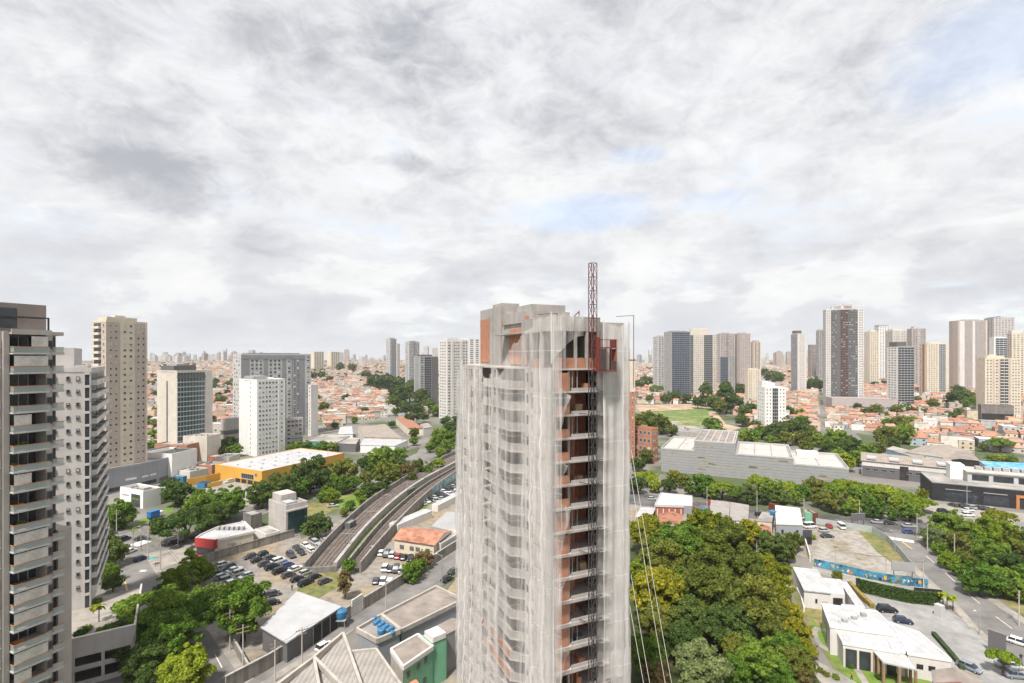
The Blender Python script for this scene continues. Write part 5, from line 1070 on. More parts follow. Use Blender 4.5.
# ================================================================= the tower under construction
def net_sheet(root, name, path, top, bot, m, cols=90, rows=40, amp=.35, seed=1, sag=0.0, parent=None):
    """A hanging net along a path of (x, y); top is a function of the fraction along it; folds run down it."""
    rr = random.Random(seed); ls = [0]
    for i in range(len(path) - 1): ls.append(ls[-1] + (Vector(path[i + 1]) - Vector(path[i])).length)
    ph = [rr.uniform(0, 6.28) for _ in range(5)]; mb = MB()
    def at_(s):
        for i in range(len(path) - 1):
            if s <= ls[i + 1] + 1e-6:
                f = (s - ls[i]) / (ls[i + 1] - ls[i]); a, b = Vector(path[i]), Vector(path[i + 1]); d = (b - a).normalized(); return a.lerp(b, f), Vector((d.y, -d.x))
    for i in range(cols + 1):
        u = i / cols; s = u * ls[-1]; p, n = at_(s); zt = top(u); zb = bot(u) if callable(bot) else bot
        for j in range(rows + 1):
            v = j / rows; z = zt + (zb - zt) * v
            if j == 0: z += rr.uniform(-.35, .15)
            w = amp * (.22 * math.sin(z * 2.2 + ph[4]) * math.sin(s * 1.3) + .5 * math.sin(s * 2.1 + ph[0] + .6 * math.sin(z * .11 + ph[1])) + .35 * math.sin(s * 4.7 + ph[2] + .8 * math.sin(z * .07)) + .4 * math.sin(z * .55 + ph[3] + s * .5) * .5) * (.35 + .65 * min(1, v * 4))
            q = p + n * (w + .12)
            mb.v.append((q.x, q.y, z))
    R1 = rows + 1
    for i in range(cols):
        for j in range(rows): mb.f.append((i * R1 + j, i * R1 + j + 1, (i + 1) * R1 + j + 1, (i + 1) * R1 + j)); mb.m.append(0)
    mb.mats = [m]; o = mb.build(name, None, parent or root, None, True); uv = o.data.uv_layers.new(name='cloth')
    for lp in o.data.loops:
        i, j = divmod(lp.vertex_index, R1); uv.data[lp.index].uv = (ls[-1] * i / cols, o.data.vertices[lp.vertex_index].co.z)
    return o
def construction():
    a = R(66); rz = math.pi / 2 - a; c = Vector((4.95, 62)); FOOT.append((0, 80, 28))
    r = thing('tower_under_construction', 'unfinished concrete tower wrapped in torn pale netting, centre of the photo', 'building', (c.x, c.y, 0), rz)
    fh = 2.85; Z = 60.6; zs = [Z - fh * k for k in range(22) if Z - fh * k > -1]
    Wr, Wl = 10.4, 39.0
    conc, dark, brick = M('concrete'), M('concrete_dark'), M('brick_orange')
    # stacked floor slabs (outline with the stepped bays of the left side)
    out = [(0, 0), (Wr, 0), (Wr, Wl), (2.2, Wl), (2.2, 34), (-.2, 34), (-.2, 24.5), (1.6, 24.5), (1.6, 20.5), (-1.5, 19.8), (-1.5, 9.5), (.1, 8.2), (.1, 5.2)]
    sl = MB().prism(out, -.22, 0, M('concrete_light')).mesh('floor_slab')
    for k, z in enumerate(zs): link('floor_slab', sl, r, (0, 0, z))
    # solid core and end walls
    part(r, 'core_wall', 'concrete', (4.5, 9.8, 9, 36, 0, Z - .25)); part(r, 'shear_wall', 'concrete', (6.9, Wr - .01, .06, .35, 0, 64.6), (Wr - .3, Wr - .005, .35, 38.5, 0, 64.0))
    def hole_wall(pa, pb, holes, z0, z1, m, th=.2, nm='wall', parent=None):
        """wall from pa to pb (outside on the right of pa->pb) with holes (u0, u1, za, zb)"""
        A, B = Vector(pa), Vector(pb); d = (B - A).normalized(); n = Vector((d.y, -d.x)); L_ = (B - A).length; mb = MB()
        def seg(x0, x1, za, zb):
            if x1 - x0 < .01 or zb - za < .01: return
            p, q = A + d * x0, A + d * x1; mb.prism([tuple(v) for v in (p, q, q - n * th, p - n * th)], za, zb)
        x = 0
        for u0, u1, za, zb in sorted(holes):
            seg(x, u0 * L_, z0, z1); seg(u0 * L_, u1 * L_, z0, za); seg(u0 * L_, u1 * L_, zb, z1); x = u1 * L_
        seg(x, L_, z0, z1); return mb.mesh(nm, m)
    def stack(nm, pa, pb, holes, m, h=fh - .23, skip=(), n0=0):
        me = hole_wall(pa, pb, holes, 0, h, m, nm=nm)
        for k, z in enumerate(zs[n0:]):
            if k not in skip: link(nm, me, r, (0, 0, z - fh + .002))
    # left side, from the corner backwards (outside is to the left, so walls run from back to front)
    stack('wall', (.02, 5.2), (.02, .02), [], M('concrete_light'))
    stack('wall', (.12, 8.2), (.12, 5.22), [(.1, .38, .9, 2.1), (.58, .86, .2, 2.3)], M('concrete_light'))
    bal = hole_wall((-1.48, 19.7), (-1.48, 9.6), [], .002, 1.0, conc, .14, 'balcony_parapet'); bs = hole_wall((-1.48, 9.55), (.1, 8.25), [], .002, 1.0, conc, .14, 'balcony_parapet')
    inner = hole_wall((1.7, 20.4), (1.7, 8.4), [(.05, .3, .1, 2.2), (.4, .62, .1, 2.2), (.72, .95, .1, 2.2)], 0, fh - .23, M('concrete_light'), .2, 'back_wall')
    pier = MB().prism([(-1.4, 14.3), (-1.4, 14.9), (1.6, 14.9), (1.6, 14.3)], 0, fh - .23, M('concrete_light')).mesh('partition')
    for k, z in enumerate(zs):
        zz = z - fh + .002
        for me in (bal, bs):
            o = link('balcony_parapet', me, r, (0, 0, zz))
            if k in (13, 14) and me is bal: o.data = me.copy(); o.data.materials[0] = brick
        link('back_wall', inner, r, (0, 0, zz)); link('partition', pier, r, (0, 0, zz))
    stack('wall', (1.62, 24.4), (1.62, 20.6), [(.3, .7, .9, 2.1)], conc)
    stack('wall', (-.18, 33.9), (-.18, 24.6), [(.06, .3, .8, 2.2), (.38, .62, .1, 2.2), (.7, .94, .8, 2.2)], M('concrete_light'))
    stack('wall', (2.22, 38.9), (2.22, 34.1), [(.2, .5, .8, 2.2), (.6, .85, .8, 2.2)], conc)
    # right face: open floors with columns, brick infill and rubbish
    col = MB().box(.02, .45, .02, .5, 0, fh - .23, conc).box(2.3, 2.55, .3, .7, 0, fh - .23, conc).box(6.5, 6.88, .02, .5, 0, fh - .23, conc).mesh('column')
    infill = MB().box(.46, 2.28, .12, .28, 0, 2.3, brick).mesh('brick_infill'); half = MB().box(.46, 2.28, .12, .28, 0, 1.1, brick).mesh('brick_infill')
    inner2 = MB().box(2.5, 2.66, .8, 6.5, 0, fh - .23, brick).box(4.6, 4.75, 2.8, 8.9, 0, fh - .23, M('plaster')).box(2.66, 4.5, 2.4, 2.55, 0, fh - .23, M('brick_orange')).box(4.76, 6.8, 3.4, 3.55, 0, fh - .23, M('brick_red')).mesh('partition')
    edge = MB().box(2.6, 6.45, .05, .12, .002, .42, M('concrete')).mesh('edge_board')
    rr = random.Random(11)
    plat = MB().box(.2, 7.0, -.55, -.002, -.16, -.1, M('concrete_dark')).box(6.3, 7.9, -.65, -.01, -.22, -.165, M('concrete_light')).mesh('platform')
    for k, z in enumerate(zs):
        zz = z - fh + .002
        link('column', col, r, (0, 0, zz)); q = rr.random()
        if q < .55: link('brick_infill', infill, r, (0, 0, zz))
        elif q < .85: link('brick_infill', half, r, (0, 0, zz))
        link('partition', inner2, r, (0, 0, zz)); link('edge_board', edge, r, (0, 0, zz)); link('platform', plat, r, (0, 0, zz))
        if rr.random() < .75: part(r, 'prop', rr.choice(('steel_red', 'steel_grey', 'orange_rail')), *[(x, x + .08, .35, .43, zz, zz + fh - .25) for x in (2.9, 3.6, 5.3)])
        if rr.random() < .6: x = rr.uniform(2.8, 5.2); part(r, 'material_stack', rr.choice(('wood', 'brick_orange', 'concrete_light', 'grey_dark')), (x, x + rr.uniform(.6, 1.3), .5, 1.4, zz + .001, zz + rr.uniform(.5, 1.3)))
    # top storeys: open frame, brick panels, concrete core
    part(r, 'roof_beam', 'concrete', (0, 6.8, .0, .35, 65.2, 67.0), (0, .35, .36, 9, 65.2, 67.0), (6.82, Wr, .0, .06, 64.2, 66.4)); part(r, 'roof_slab', 'concrete', (.36, Wr - .31, .4, 20, 65.3, 65.5))
    for x in (.0, 1.5, 3.1, 4.7, 6.4): part(r, 'column', 'concrete', (x + .03, x + .33, .03, .36, Z + .002, 65.2))
    for y in (3, 6, 8.6): part(r, 'column', 'concrete', (.03, .33, y, y + .35, Z + .002, 65.2))
    part(r, 'brick_infill', 'brick_orange', (.4, 6.3, .1, .25, Z + .003, Z + 1.3), (.1, .25, 3.4, 5.9, Z + .003, Z + 1.2)); part(r, 'back_wall', 'concrete_dark', (1.2, 6.8, 5.2, 5.5, Z + .003, 65.3), (6.9, 7.2, .4, 9, Z + .003, 65.3))
    part(r, 'core_tower', 'concrete', (2.2, 8.8, 11, 21, Z + .003, 68.6), (2.6, 8.2, 11.2, 15.6, 68.6, 69.6), (1.9, 2.2, 12.2, 20.0, 67.0, 68.6))
    part(r, 'stair_tower', 'concrete', (2.6, 8.0, 22.5, 32, Z + .003, 70.3), (3.0, 7.4, 21.0, 22.5, Z + .003, 69.4), (3.4, 6.6, 24, 28, 70.3, 71.0))
    part(r, 'brick_infill', 'brick_orange', (1.88, 2.19, 11.4, 17.5, Z + .3, Z + 5.6), (2.5, 2.59, 27.5, 31.8, Z + .5, 68.6)); part(r, 'brick_infill', 'brick_orange', (2.05, 2.19, 11.1, 20.9, 67.2, 67.9))
    # hoist mast and cage (its own machine, bolted to the face)
    return r, c, rz
tuc, tc0, trz = construction()
net_mat('net', .31); net_mat('net_thick', .54)
def nets():
    X = tuc.matrix_basis.copy()
    def net(label, path, top, bot, m, **k):
        o = net_sheet(None, 'safety_net', path, top, bot, M(m), **k); o.matrix_basis = X; tag(o, label, 'safety net', 'safety nets of the unfinished tower')
    def scal(z0, z1, n, dip):              # top edge tied at points, sagging between them
        return lambda u: z0 + (z1 - z0) * u - dip * abs(math.sin(math.pi * n * u)) ** .8
    net('pale net over the left corner and balcony bays of the unfinished tower', [(-.45, 24.2), (-2.1, 20.5), (-2.1, 9), (-.7, 7.8), (-.7, -.5), (.6, -1.1)],
        lambda u: (60.4 + 5.6 * sstep(.42, .74, u) + 1.3 * sstep(.75, .85, u)) - 1.6 * abs(math.sin(math.pi * 5 * u)) * (1 if u < .6 else .25), -1.0, 'net', cols=190, rows=52, amp=.6, seed=2)
    net('loose net with a deep sag over the far left bay of the unfinished tower', [(1.2, 38.9), (-.9, 34.2), (-.9, 24.0)], lambda u: 62.6 - 3.6 * abs(math.sin(math.pi * 2 * u)) ** 1.2 - 1.5 * u, -1.0, 'net', cols=80, rows=44, amp=.55, seed=5)
    net('thick net over the blank right hand bay of the unfinished tower', [(6.6, -.7), (Wr0 + .2, -.7), (Wr0 + 1.0, .2), (Wr0 + 1.0, 9)], scal(66.6, 66.9, 3, .5), lambda u: 23.0 if u > .5 else 21.5, 'net_thick', cols=60, rows=46, amp=.3, seed=8)
    net('lower strip of thick net hanging at the right edge of the unfinished tower', [(7.8, -.75), (Wr0 + .3, -.75), (Wr0 + 1.05, .2), (Wr0 + 1.05, 9)], lambda u: 25.0, -1.0, 'net_thick', cols=40, rows=30, amp=.3, seed=9)
    net('sheer net draped over the roof beam at the open corner of the unfinished tower', [(-.6, -.5), (.6, -.9), (2.6, -.6), (4.0, -.5)], lambda u: 67.5 - .5 * abs(math.sin(9 * u)), lambda u: 64.6 - 3.5 * (1 - u) ** 2, 'net', cols=40, rows=14, amp=.3, seed=41)
    for k, (x0, z0, w_, h_) in enumerate(((.5, 58.5, 1.5, 5.5), (.4, 50.0, 1.2, 4.0), (.5, 44.6, 1.6, 6.0), (.4, 36.0, 1.0, 3.6), (.5, 27.5, 1.3, 5.0), (.5, 19, 1.1, 4.2))):
        net('torn scrap of net hanging at the open corner of the unfinished tower', [(x0, -.85), (x0 + w_ * .5, -.6), (x0 + w_, -.7)], lambda u, z0=z0: z0 - 1.2 * u, lambda u, z0=z0, h_=h_: z0 - h_ * (1 - .75 * u), 'net', cols=10, rows=14, amp=.35, seed=30 + k)
    # poles that hold the nets
    for (x, y, z0, z1, l) in ((Wr0 + 1.05, -.7, 58, 67.4, 'tall rusty pole at the right corner of the netting'), (.3, -.5, 60, 67.3, 'pole holding the net at the open corner of the unfinished tower')):
        o = MB().bar((x, y, z0), (x, y, z1), .045, M('steel_rust')).bar((x, y, z1 - .05), (x - 2.6, y + .1, z1 - .25), .035, M('steel_rust')).build('net_pole'); o.matrix_basis = X; tag(o, l, 'pole')
Wr0 = 10.4
nets()
def hoist():
    X = tuc.matrix_basis.copy(); r = thing('hoist_mast', 'red and dark lattice hoist mast rising above the unfinished tower', 'hoist mast'); r.matrix_basis = X @ Matrix.Translation((4.55, -1.75, 0))
    def lattice(z0, z1, m, nm):
        mb = MB(); s = .36
        for sx in (-s, s):
            for sy in (-s, s): mb.bar((sx, sy, z0), (sx, sy, z1), .055, M(m), 5)
        n = int((z1 - z0) / 1.5)
        for k in range(n + 1):
            z = z0 + (z1 - z0) * k / n
            for a, b in (((-s, -s), (s, -s)), ((s, -s), (s, s)), ((s, s), (-s, s)), ((-s, s), (-s, -s))):
                mb.bar((*a, z), (*b, z), .035, M(m), 4)
                if k < n: mb.bar((*a, z), (*b, z + (z1 - z0) / n), .03, M(m), 4)
        return mb.build(nm, None, r)
    lattice(0, 60, 'steel_dark', 'mast'); lattice(60, 73.4, 'steel_rust', 'mast_top')
    for k in range(7): MB().bar((-.3, .35, 4 + k * 8.5), (-.8, 1.74, 4 + k * 8.5), .05, M('steel_dark'), 5).bar((.3, .35, 4 + k * 8.5), (.8, 1.74, 4 + k * 8.5), .05, M('steel_dark'), 5).build('wall_tie', None, r)
    g = thing('hoist_cage', 'red hoist cage parked high on the mast', 'hoist cage'); g.matrix_basis = X @ Matrix.Translation((5.15, -2.45, 60.2)); mb = MB(); w_, d_, h_ = 2.4, 1.4, 3.0
    part(g, 'floor', 'steel_red', (0, w_, 0, d_, 0, .15)); part(g, 'roof', 'steel_red', (0, w_, 0, d_, h_ - .12, h_), (-.35, 0, .1, .5, 0, h_ + 1.2))
    for x in (0, .8, 1.6, w_ - .08): mb.box(x, x + .08, 0, .08, .15, h_ - .12).box(x, x + .08, d_ - .08, d_, .15, h_ - .12)
    mb.build('frame', M('steel_red'), g); part(g, 'mesh_panel', 'steel_dark', (.08, .8, .03, .05, .2, 2.8), (1.68, 2.3, .03, .05, .2, 1.3)); part(g, 'guard_rail', 'steel_red', (0, w_, 0, .05, h_ + .9, h_ + .96), (0, .05, 0, d_, h_, h_ + .96), (w_ - .05, w_, 0, d_, h_, h_ + .96))
    part(g, 'side_panel', 'brick_red', (w_ - .05, w_ - .02, .1, d_ - .1, .2, h_ - .2))
    # slack ropes from the upper floors down to the trees
    for i, (a, b) in enumerate((((Wr0 + .6, -.6, 47), (17.0, -6.5, 0)), ((Wr0 + .9, -.4, 50), (18.8, -5.5, 0)), ((Wr0 + .7, -.6, 34), (15.2, -6.5, 0)), ((Wr0 + .5, -.6, 30), (14.3, -7.0, 0)))):
        mb = MB(); A, B = Vector(a), Vector(b); pr = A
        for k in range(1, 13):
            q = A.lerp(B, k / 12) - Vector((0, 0, 2.0 * math.sin(math.pi * k / 12))); mb.bar(pr, q, .032, M('offwhite'), 5); pr = q
        o = mb.build('rope'); o.matrix_basis = X; tag(o, 'thin white rope slanting down from the netted tower to the trees', 'rope', 'ropes of the unfinished tower')
    o = MB().bar((-1.0, 0, 65.6), (1.6, 0, 67.8), .07, M('steel_red')).bar((1.6, 0, 65.6), (1.6, 0, 67.9), .06, M('steel_red')).bar((.6, 0, 65.6), (.6, 0, 67.0), .05, M('steel_red')).build('roof_davit'); o.matrix_basis = X @ Matrix.Translation((3.0, 1.5, 0)); tag(o, 'small rusty davit on the roof beam left of the mast', 'davit')
hoist()
# ================================================================= trees
def leaf_cloud(rs, lobes, n, size, flat=1.0, up=.25):
    """Leaf quads through the outer part of several lobes; returns vertices (4n, 3)"""
    ls = np.array([l[3] for l in lobes]) ** 2; pick = rs.choice(len(lobes), n, p=ls / ls.sum()); lb = np.array(lobes)[pick]
    d = rs.normal(size=(n, 3)); d /= np.linalg.norm(d, axis=1)[:, None]; d[:, 2] = np.where(d[:, 2] < -.35, -d[:, 2] * .6, d[:, 2])
    rad = lb[:, 3] * (1 - np.abs(rs.normal(0, .17, n))); p = lb[:, :3] + d * rad[:, None] * np.array([1, 1, flat])
    nrm = d + rs.normal(0, .55, (n, 3)) + np.array([0, 0, up]); nrm /= np.linalg.norm(nrm, axis=1)[:, None]
    t = np.cross(nrm, rs.normal(size=(n, 3))); t /= np.linalg.norm(t, axis=1)[:, None]; b = np.cross(nrm, t)
    s = size * rs.uniform(.45, 1.6, (n, 1)); v = np.stack([p - t * s, p + b * s * .62, p + t * s, p - b * s * .62], 1)
    return v.reshape(-1, 3)
def quads_mesh(name, v, m):
    n = len(v) // 4; me = bpy.data.meshes.new(name); me.vertices.add(4 * n); me.vertices.foreach_set('co', v.astype(np.float32).ravel())
    me.loops.add(4 * n); me.loops.foreach_set('vertex_index', np.arange(4 * n, dtype=np.int32)); me.polygons.add(n)
    me.polygons.foreach_set('loop_start', np.arange(0, 4 * n, 4, dtype=np.int32)); me.materials.append(m); me.update(calc_edges=True); return me
def crown_lobes(rs, kind):
    L_ = []
    if kind == 'umbrella':
        for k in range(44): a = rs.uniform(0, 6.28); r = math.sqrt(rs.uniform(0, .78)); L_.append((r * math.cos(a), r * math.sin(a), .55 - r * r * .35 + rs.normal(0, .07), rs.uniform(.14, .28)))
    elif kind == 'tall':
        for k in range(60): z = rs.uniform(.1, 1.95); a = rs.uniform(0, 6.28); r = rs.uniform(.3, .78) * (1 - abs(z - .8) / 1.55); L_.append((r * math.cos(a), r * math.sin(a), z, rs.uniform(.13, .27)))
    elif kind == 'column':
        for k in range(14): z = .25 + 2.2 * k / 14; a = rs.uniform(0, 6.28); r = rs.uniform(0, .25); L_.append((r * math.cos(a), r * math.sin(a), z, rs.uniform(.25, .42) * (1 - .25 * abs(z - 1.2))))
    else:
        for k in range(62):
            d = rs.normal(size=3); d /= np.linalg.norm(d); r = rs.uniform(.5, .82); zz = .45 + d[2] * r * .85
            if zz < -.22: zz = -.22 + rs.uniform(0, .2)
            L_.append((d[0] * r, d[1] * r, zz, rs.uniform(.13, .27)))
        L_.append((0, 0, .4, .5))
        for k in range(9): d = rs.normal(size=3); d /= np.linalg.norm(d); d[2] = abs(d[2]); r = rs.uniform(.88, 1.02); L_.append((d[0] * r, d[1] * r, .42 + d[2] * r * .85, rs.uniform(.09, .16)))
    return L_
def trunk_mesh(rs, kind, lobes):
    mb = MB(); z0 = -1.0; top = .45 if kind != 'tall' else 1.2
    mb.bar((0, 0, z0), (.03, .02, 0), .085, None, 7, .06).bar((.03, .02, 0), (0, 0, top), .06, None, 6, .03)
    for x, y, z, r in lobes[:9]: mb.bar((.02 * x, .02 * y, max(-.2, z - .75)), (x * .9, y * .9, z - .02), .035, None, 5, .012)
    return mb.mesh('trunk', M('bark'))
PROTO = {}
def tree_proto(kind, leaf, detail, seed):
    key = (kind, leaf, detail, seed)
    if key in PROTO: return PROTO[key]
    rs = np.random.RandomState(abs(hash_(key)) % 100000); lobes = crown_lobes(rs, kind)
    n, s = {'hi': (15000, .04), 'mid': (5200, .06), 'lo': (1500, .1)}[detail]
    v = leaf_cloud(rs, lobes, n, s, .75 if kind == 'umbrella' else .9)
    PROTO[key] = (quads_mesh('crown', v, M(leaf)), trunk_mesh(rs, kind, lobes)); return PROTO[key]
def hash_(k):
    h = 7
    for ch in str(k): h = (h * 131 + ord(ch)) % 1000003
    return h
def tree(label, x, y, z, rad, leaf, kind='round', detail='mid', group=None, ht=None, name='tree', sz=1.0):
    """crown of radius rad standing on a trunk; the trunk's foot is at the ground"""
    cm, tm = tree_proto(kind, leaf, detail, rnd.randrange(3)); clear = rad if ht is None else ht
    r = thing(name, label, 'tree', (x, y, z), rnd.uniform(0, 6.28), group)
    for nm, me in (('crown', cm), ('trunk', tm)):
        o = link(nm, me, r, (0, 0, clear)); o.scale = (rad, rad, rad * sz)
        if nm == 'trunk': o.scale = (rad, rad, max(clear * 1.02, rad * .5))
    return r
WHERE = {}
def tpx(area, lst, detail=None):
    """trees given by where their crowns stand in the photograph: (x, y of crown middle, radius in pixels, leaf, kind, height factor)"""
    names = {'leaf_green': 'mid green', 'leaf_dark': 'dark green', 'leaf_bright': 'bright light green', 'leaf_olive': 'olive green', 'leaf_yellow': 'yellow flowering', 'leaf_brown': 'brownish', 'leaf_pale': 'pale green'}
    kn = {'round': 'round', 'umbrella': 'flat topped', 'tall': 'tall', 'column': 'slim'}
    for i, t in enumerate(lst):
        px, py, rp, lf = t[:4]; kind = t[4] if len(t) > 4 else 'round'; hf = t[5] if len(t) > 5 else .8; lf = 'leaf_' + lf
        if 'wooded garden' in area: rp *= 1.18
        D = 400; kk = (hf * .62 + (.45 if kind not in ('tall', 'column') else 1.0)) * rp / F
        for _ in range(6): D = min(3000, (H - T((px - 512) / F * D, D)) / ((py - HY) / F + kk))
        rad = rp * D / F
        x = (px - 512) / F * D; z = T(x, D); near = D < 190
        d = detail or ('hi' if rp >= 16 else 'mid' if rp >= 9 else 'lo')
        lab = t[6] if len(t) > 6 else f'{kn[kind]} {names[lf]} tree {area}'
        tree(lab, x, D, z, rad * 1.06, lf, kind, d, None if len(t) > 6 else f'{kn[kind]} {names[lf]} trees {area}', rad * hf * .62)
G_, DK, BR, OL, YE, BN, PA = 'green', 'dark', 'bright', 'olive', 'yellow', 'brown', 'pale'
tpx('along the lower left road', [(152, 606, 34, G_, 'umbrella', 1.1), (186, 612, 26, G_, 'umbrella', 1.1), (138, 632, 26, G_, 'umbrella'), (172, 640, 28, G_, 'round', 1.0), (150, 664, 24, DK, 'round', .9), (132, 655, 16, DK),
    (183, 674, 27, BR, 'round', .8), (202, 598, 14, G_, 'round', .9), (243, 607, 30, G_, 'round', 1.1, 'big round tree between the lower left road and the low shed'), (179, 580, 17, BR, 'round', .8), (199, 572, 15, BR, 'round', .7), (190, 560, 10, BR, 'tall', .4), (216, 590, 9, PA, 'round', .8), (113, 582, 10, DK)])
tpx('beside the pale grey tower', [(118, 516, 17, G_, 'round', .5), (112, 552, 15, DK, 'round', .8), (104, 540, 12, DK), (110, 572, 10, G_)])
tpx('on the cross street island', [(186, 521, 27, DK, 'umbrella', .55, 'widest dark spreading tree on the cross street island'), (212, 517, 16, DK, 'round', .6), (229, 503, 19, G_, 'round', .7), (199, 507, 15, G_, 'round', .6), (178, 494, 15, DK, 'round', .6), (170, 485, 9, DK), (163, 494, 8, G_), (204, 497, 11, G_)])
tpx('between the orange hall and the tracks', [(262, 495, 16, DK, 'round', .6), (283, 487, 17, DK, 'round', .6), (310, 476, 21, DK, 'round', .6), (298, 488, 12, G_), (345, 471, 14, OL, 'round', .7), (382, 460, 15, G_, 'round', .7), (366, 463, 9, DK), (335, 483, 11, G_), (333, 496, 9, BR, 'round', .5), (318, 525, 14, DK, 'round', .7),
    (387, 474, 14, OL, 'round', .7), (369, 489, 9, DK), (381, 488, 8, DK), (405, 471, 10, BN, 'round', .7), (418, 467, 9, OL), (398, 464, 8, DK), (359, 494, 6, G_), (438, 464, 7, BR), (400, 455, 9, G_), (326, 490, 6, G_), (372, 470, 8, DK), (350, 505, 6, G_), (362, 500, 5, BR), (307, 528, 6, G_), (344, 512, 5, OL), (396, 478, 6, G_), (412, 477, 6, OL), (427, 470, 6, G_), (352, 483, 9, G_), (366, 478, 8, OL), (322, 497, 6, G_), (342, 488, 7, DK)])
tpx('beside the upper car park', [(412, 572, 12, G_, 'round', .6), (424, 559, 10, BN, 'round', .7), (419, 566, 8, G_)])
tpx('at the alley corner', [(345, 582, 10, BN, 'tall', 1.2, 'tall thin brownish tree at the alley corner by the gate'), (349, 566, 8, G_, 'round', .8)])
tpx('under the beige hotel', [(151, 437, 8, G_), (154, 447, 8, G_), (146, 452, 7, DK), (228, 444, 9, DK), (236, 450, 7, G_), (222, 452, 7, OL), (297, 446, 6, BR), (307, 446, 6, G_), (317, 449, 6, G_), (324, 446, 6, G_), (332, 447, 6, BR), (215, 447, 7, G_), (290, 449, 5, G_)])
tpx('on the wooded hill left of the netted tower', [(376, 382, 9, DK), (387, 381, 9, DK), (396, 383, 8, DK), (406, 382, 7, DK), (411, 384, 6, DK), (400, 396, 12, DK, 'round', .6), (410, 392, 11, DK), (421, 397, 10, DK), (393, 402, 8, OL), (428, 405, 8, DK), (405, 408, 8, DK), (418, 409, 7, DK), (436, 410, 7, G_), (396, 411, 5, OL)])
tpx('beside the avenue left of the netted tower', [(441, 437, 11, G_), (452, 429, 10, DK), (456, 438, 9, G_), (436, 441, 7, BR), (448, 446, 8, G_), (414, 433, 6, OL), (377, 454, 7, G_), (392, 424, 4, DK), (414, 441, 5, G_), (459, 420, 7, DK), (446, 421, 6, DK), (430, 447, 6, G_), (440, 452, 6, BR)])
tpx('in the left hillside neighbourhood', [(324, 407, 6, DK), (346, 398, 5, DK), (322, 374, 5, DK), (313, 375, 5, DK), (330, 379, 4, DK), (352, 366, 5, DK), (340, 365, 5, DK), (366, 374, 5, DK), (345, 418, 4, OL), (354, 420, 4, G_), (228, 385, 5, DK), (214, 387, 5, DK), (221, 400, 6, DK), (216, 372, 4, DK), (225, 370, 4, DK), (233, 372, 4, DK), (155, 395, 5, DK), (150, 385, 4, DK), (224, 412, 5, DK), (156, 412, 6, G_), (152, 425, 7, OL), (365, 410, 4, DK), (335, 425, 4, DK), (318, 398, 4, G_)])
# right half
tpx('in the wooded garden below the netted tower', [(646, 533, 17, YE, 'round', 1.0), (672, 543, 19, G_, 'round', 1.0), (661, 560, 19, OL, 'round', 1.1), (640, 572, 12, BR, 'round', .7), (704, 528, 18, YE, 'round', 1.0), (688, 540, 16, G_, 'round', 1.0), (730, 548, 23, OL, 'tall', 1.0), (748, 533, 13, YE, 'round', .9), (714, 566, 24, OL, 'tall', .9), (741, 574, 22, OL, 'round', 1.2), (765, 572, 17, YE, 'round', 1.0), (656, 592, 25, YE, 'round', 1.0), (684, 590, 20, G_, 'round', 1.0), (714, 595, 26, OL, 'round', 1.2), (749, 600, 24, OL, 'round', 1.1), (776, 588, 14, YE, 'round', .8), (784, 612, 15, YE, 'round', .8), (770, 620, 18, OL, 'round', .9), (727, 628, 22, DK, 'round', 1.0), (690, 620, 20, DK, 'round', .9), (660, 622, 19, OL, 'round', .9), (794, 632, 14, YE, 'round', .7), (788, 650, 15, G_, 'round', .8), (702, 668, 25, PA, 'round', .9), (706, 672, 12, BN, 'tall', .8), (762, 660, 21, G_, 'round', .9), (796, 664, 16, OL, 'round', .8), (734, 652, 13, OL, 'tall', .8), (648, 656, 18, G_, 'round', .9), (655, 674, 13, BN, 'round', .8), (735, 676, 16, G_, 'round', .8), (775, 676, 16, G_, 'round', .7), (806, 650, 9, YE, 'round', .6), (682, 642, 18, DK, 'round', .8), (800, 676, 12, BN, 'round', .7)])
tpx('beside the garden wall left of the gravel lot', [(775, 547, 17, DK, 'round', .8), (794, 541, 10, OL, 'round', .9), (785, 532, 7, G_, 'round', .7), (784, 569, 7, DK, 'round', .5), (765, 543, 9, DK), (787, 553, 9, OL)])
tpx('in the belt along the grey industrial building', [(647, 476, 12, BR, 'umbrella', .7), (636, 484, 10, DK), (669, 485, 9, DK), (674, 476, 7, YE, 'round', .6), (655, 486, 7, BR), (683, 481, 8, OL), (702, 485, 13, G_, 'round', .7), (722, 487, 13, BR, 'umbrella', .8), (736, 493, 10, G_), (747, 494, 11, DK), (759, 480, 12, BR, 'umbrella', .8), (772, 489, 12, G_), (788, 486, 12, BR, 'umbrella', .8), (780, 499, 10, DK), (802, 492, 9, G_), (814, 487, 11, OL), (638, 464, 8, DK), (646, 456, 8, OL), (652, 448, 7, DK), (690, 489, 7, DK), (712, 492, 8, G_), (764, 497, 8, DK), (796, 498, 8, G_)])
tpx('in the belt along the black showrooms', [(826, 486, 12, BR, 'umbrella', .8), (845, 485, 14, BR, 'umbrella', .8), (865, 488, 14, BR, 'umbrella', .8), (886, 490, 14, BR, 'umbrella', .8), (905, 496, 13, BR, 'umbrella', .8), (923, 502, 12, BR, 'umbrella', .8), (834, 502, 12, OL, 'round', .7), (854, 506, 9, BR), (874, 508, 12, G_, 'round', .6), (910, 512, 11, G_, 'round', .6), (893, 514, 7, G_), (818, 500, 8, OL), (846, 509, 7, G_), (922, 494, 6, YE, 'round', .5), (836, 493, 8, G_), (856, 494, 9, G_), (878, 497, 8, BR), (897, 503, 8, BR)])
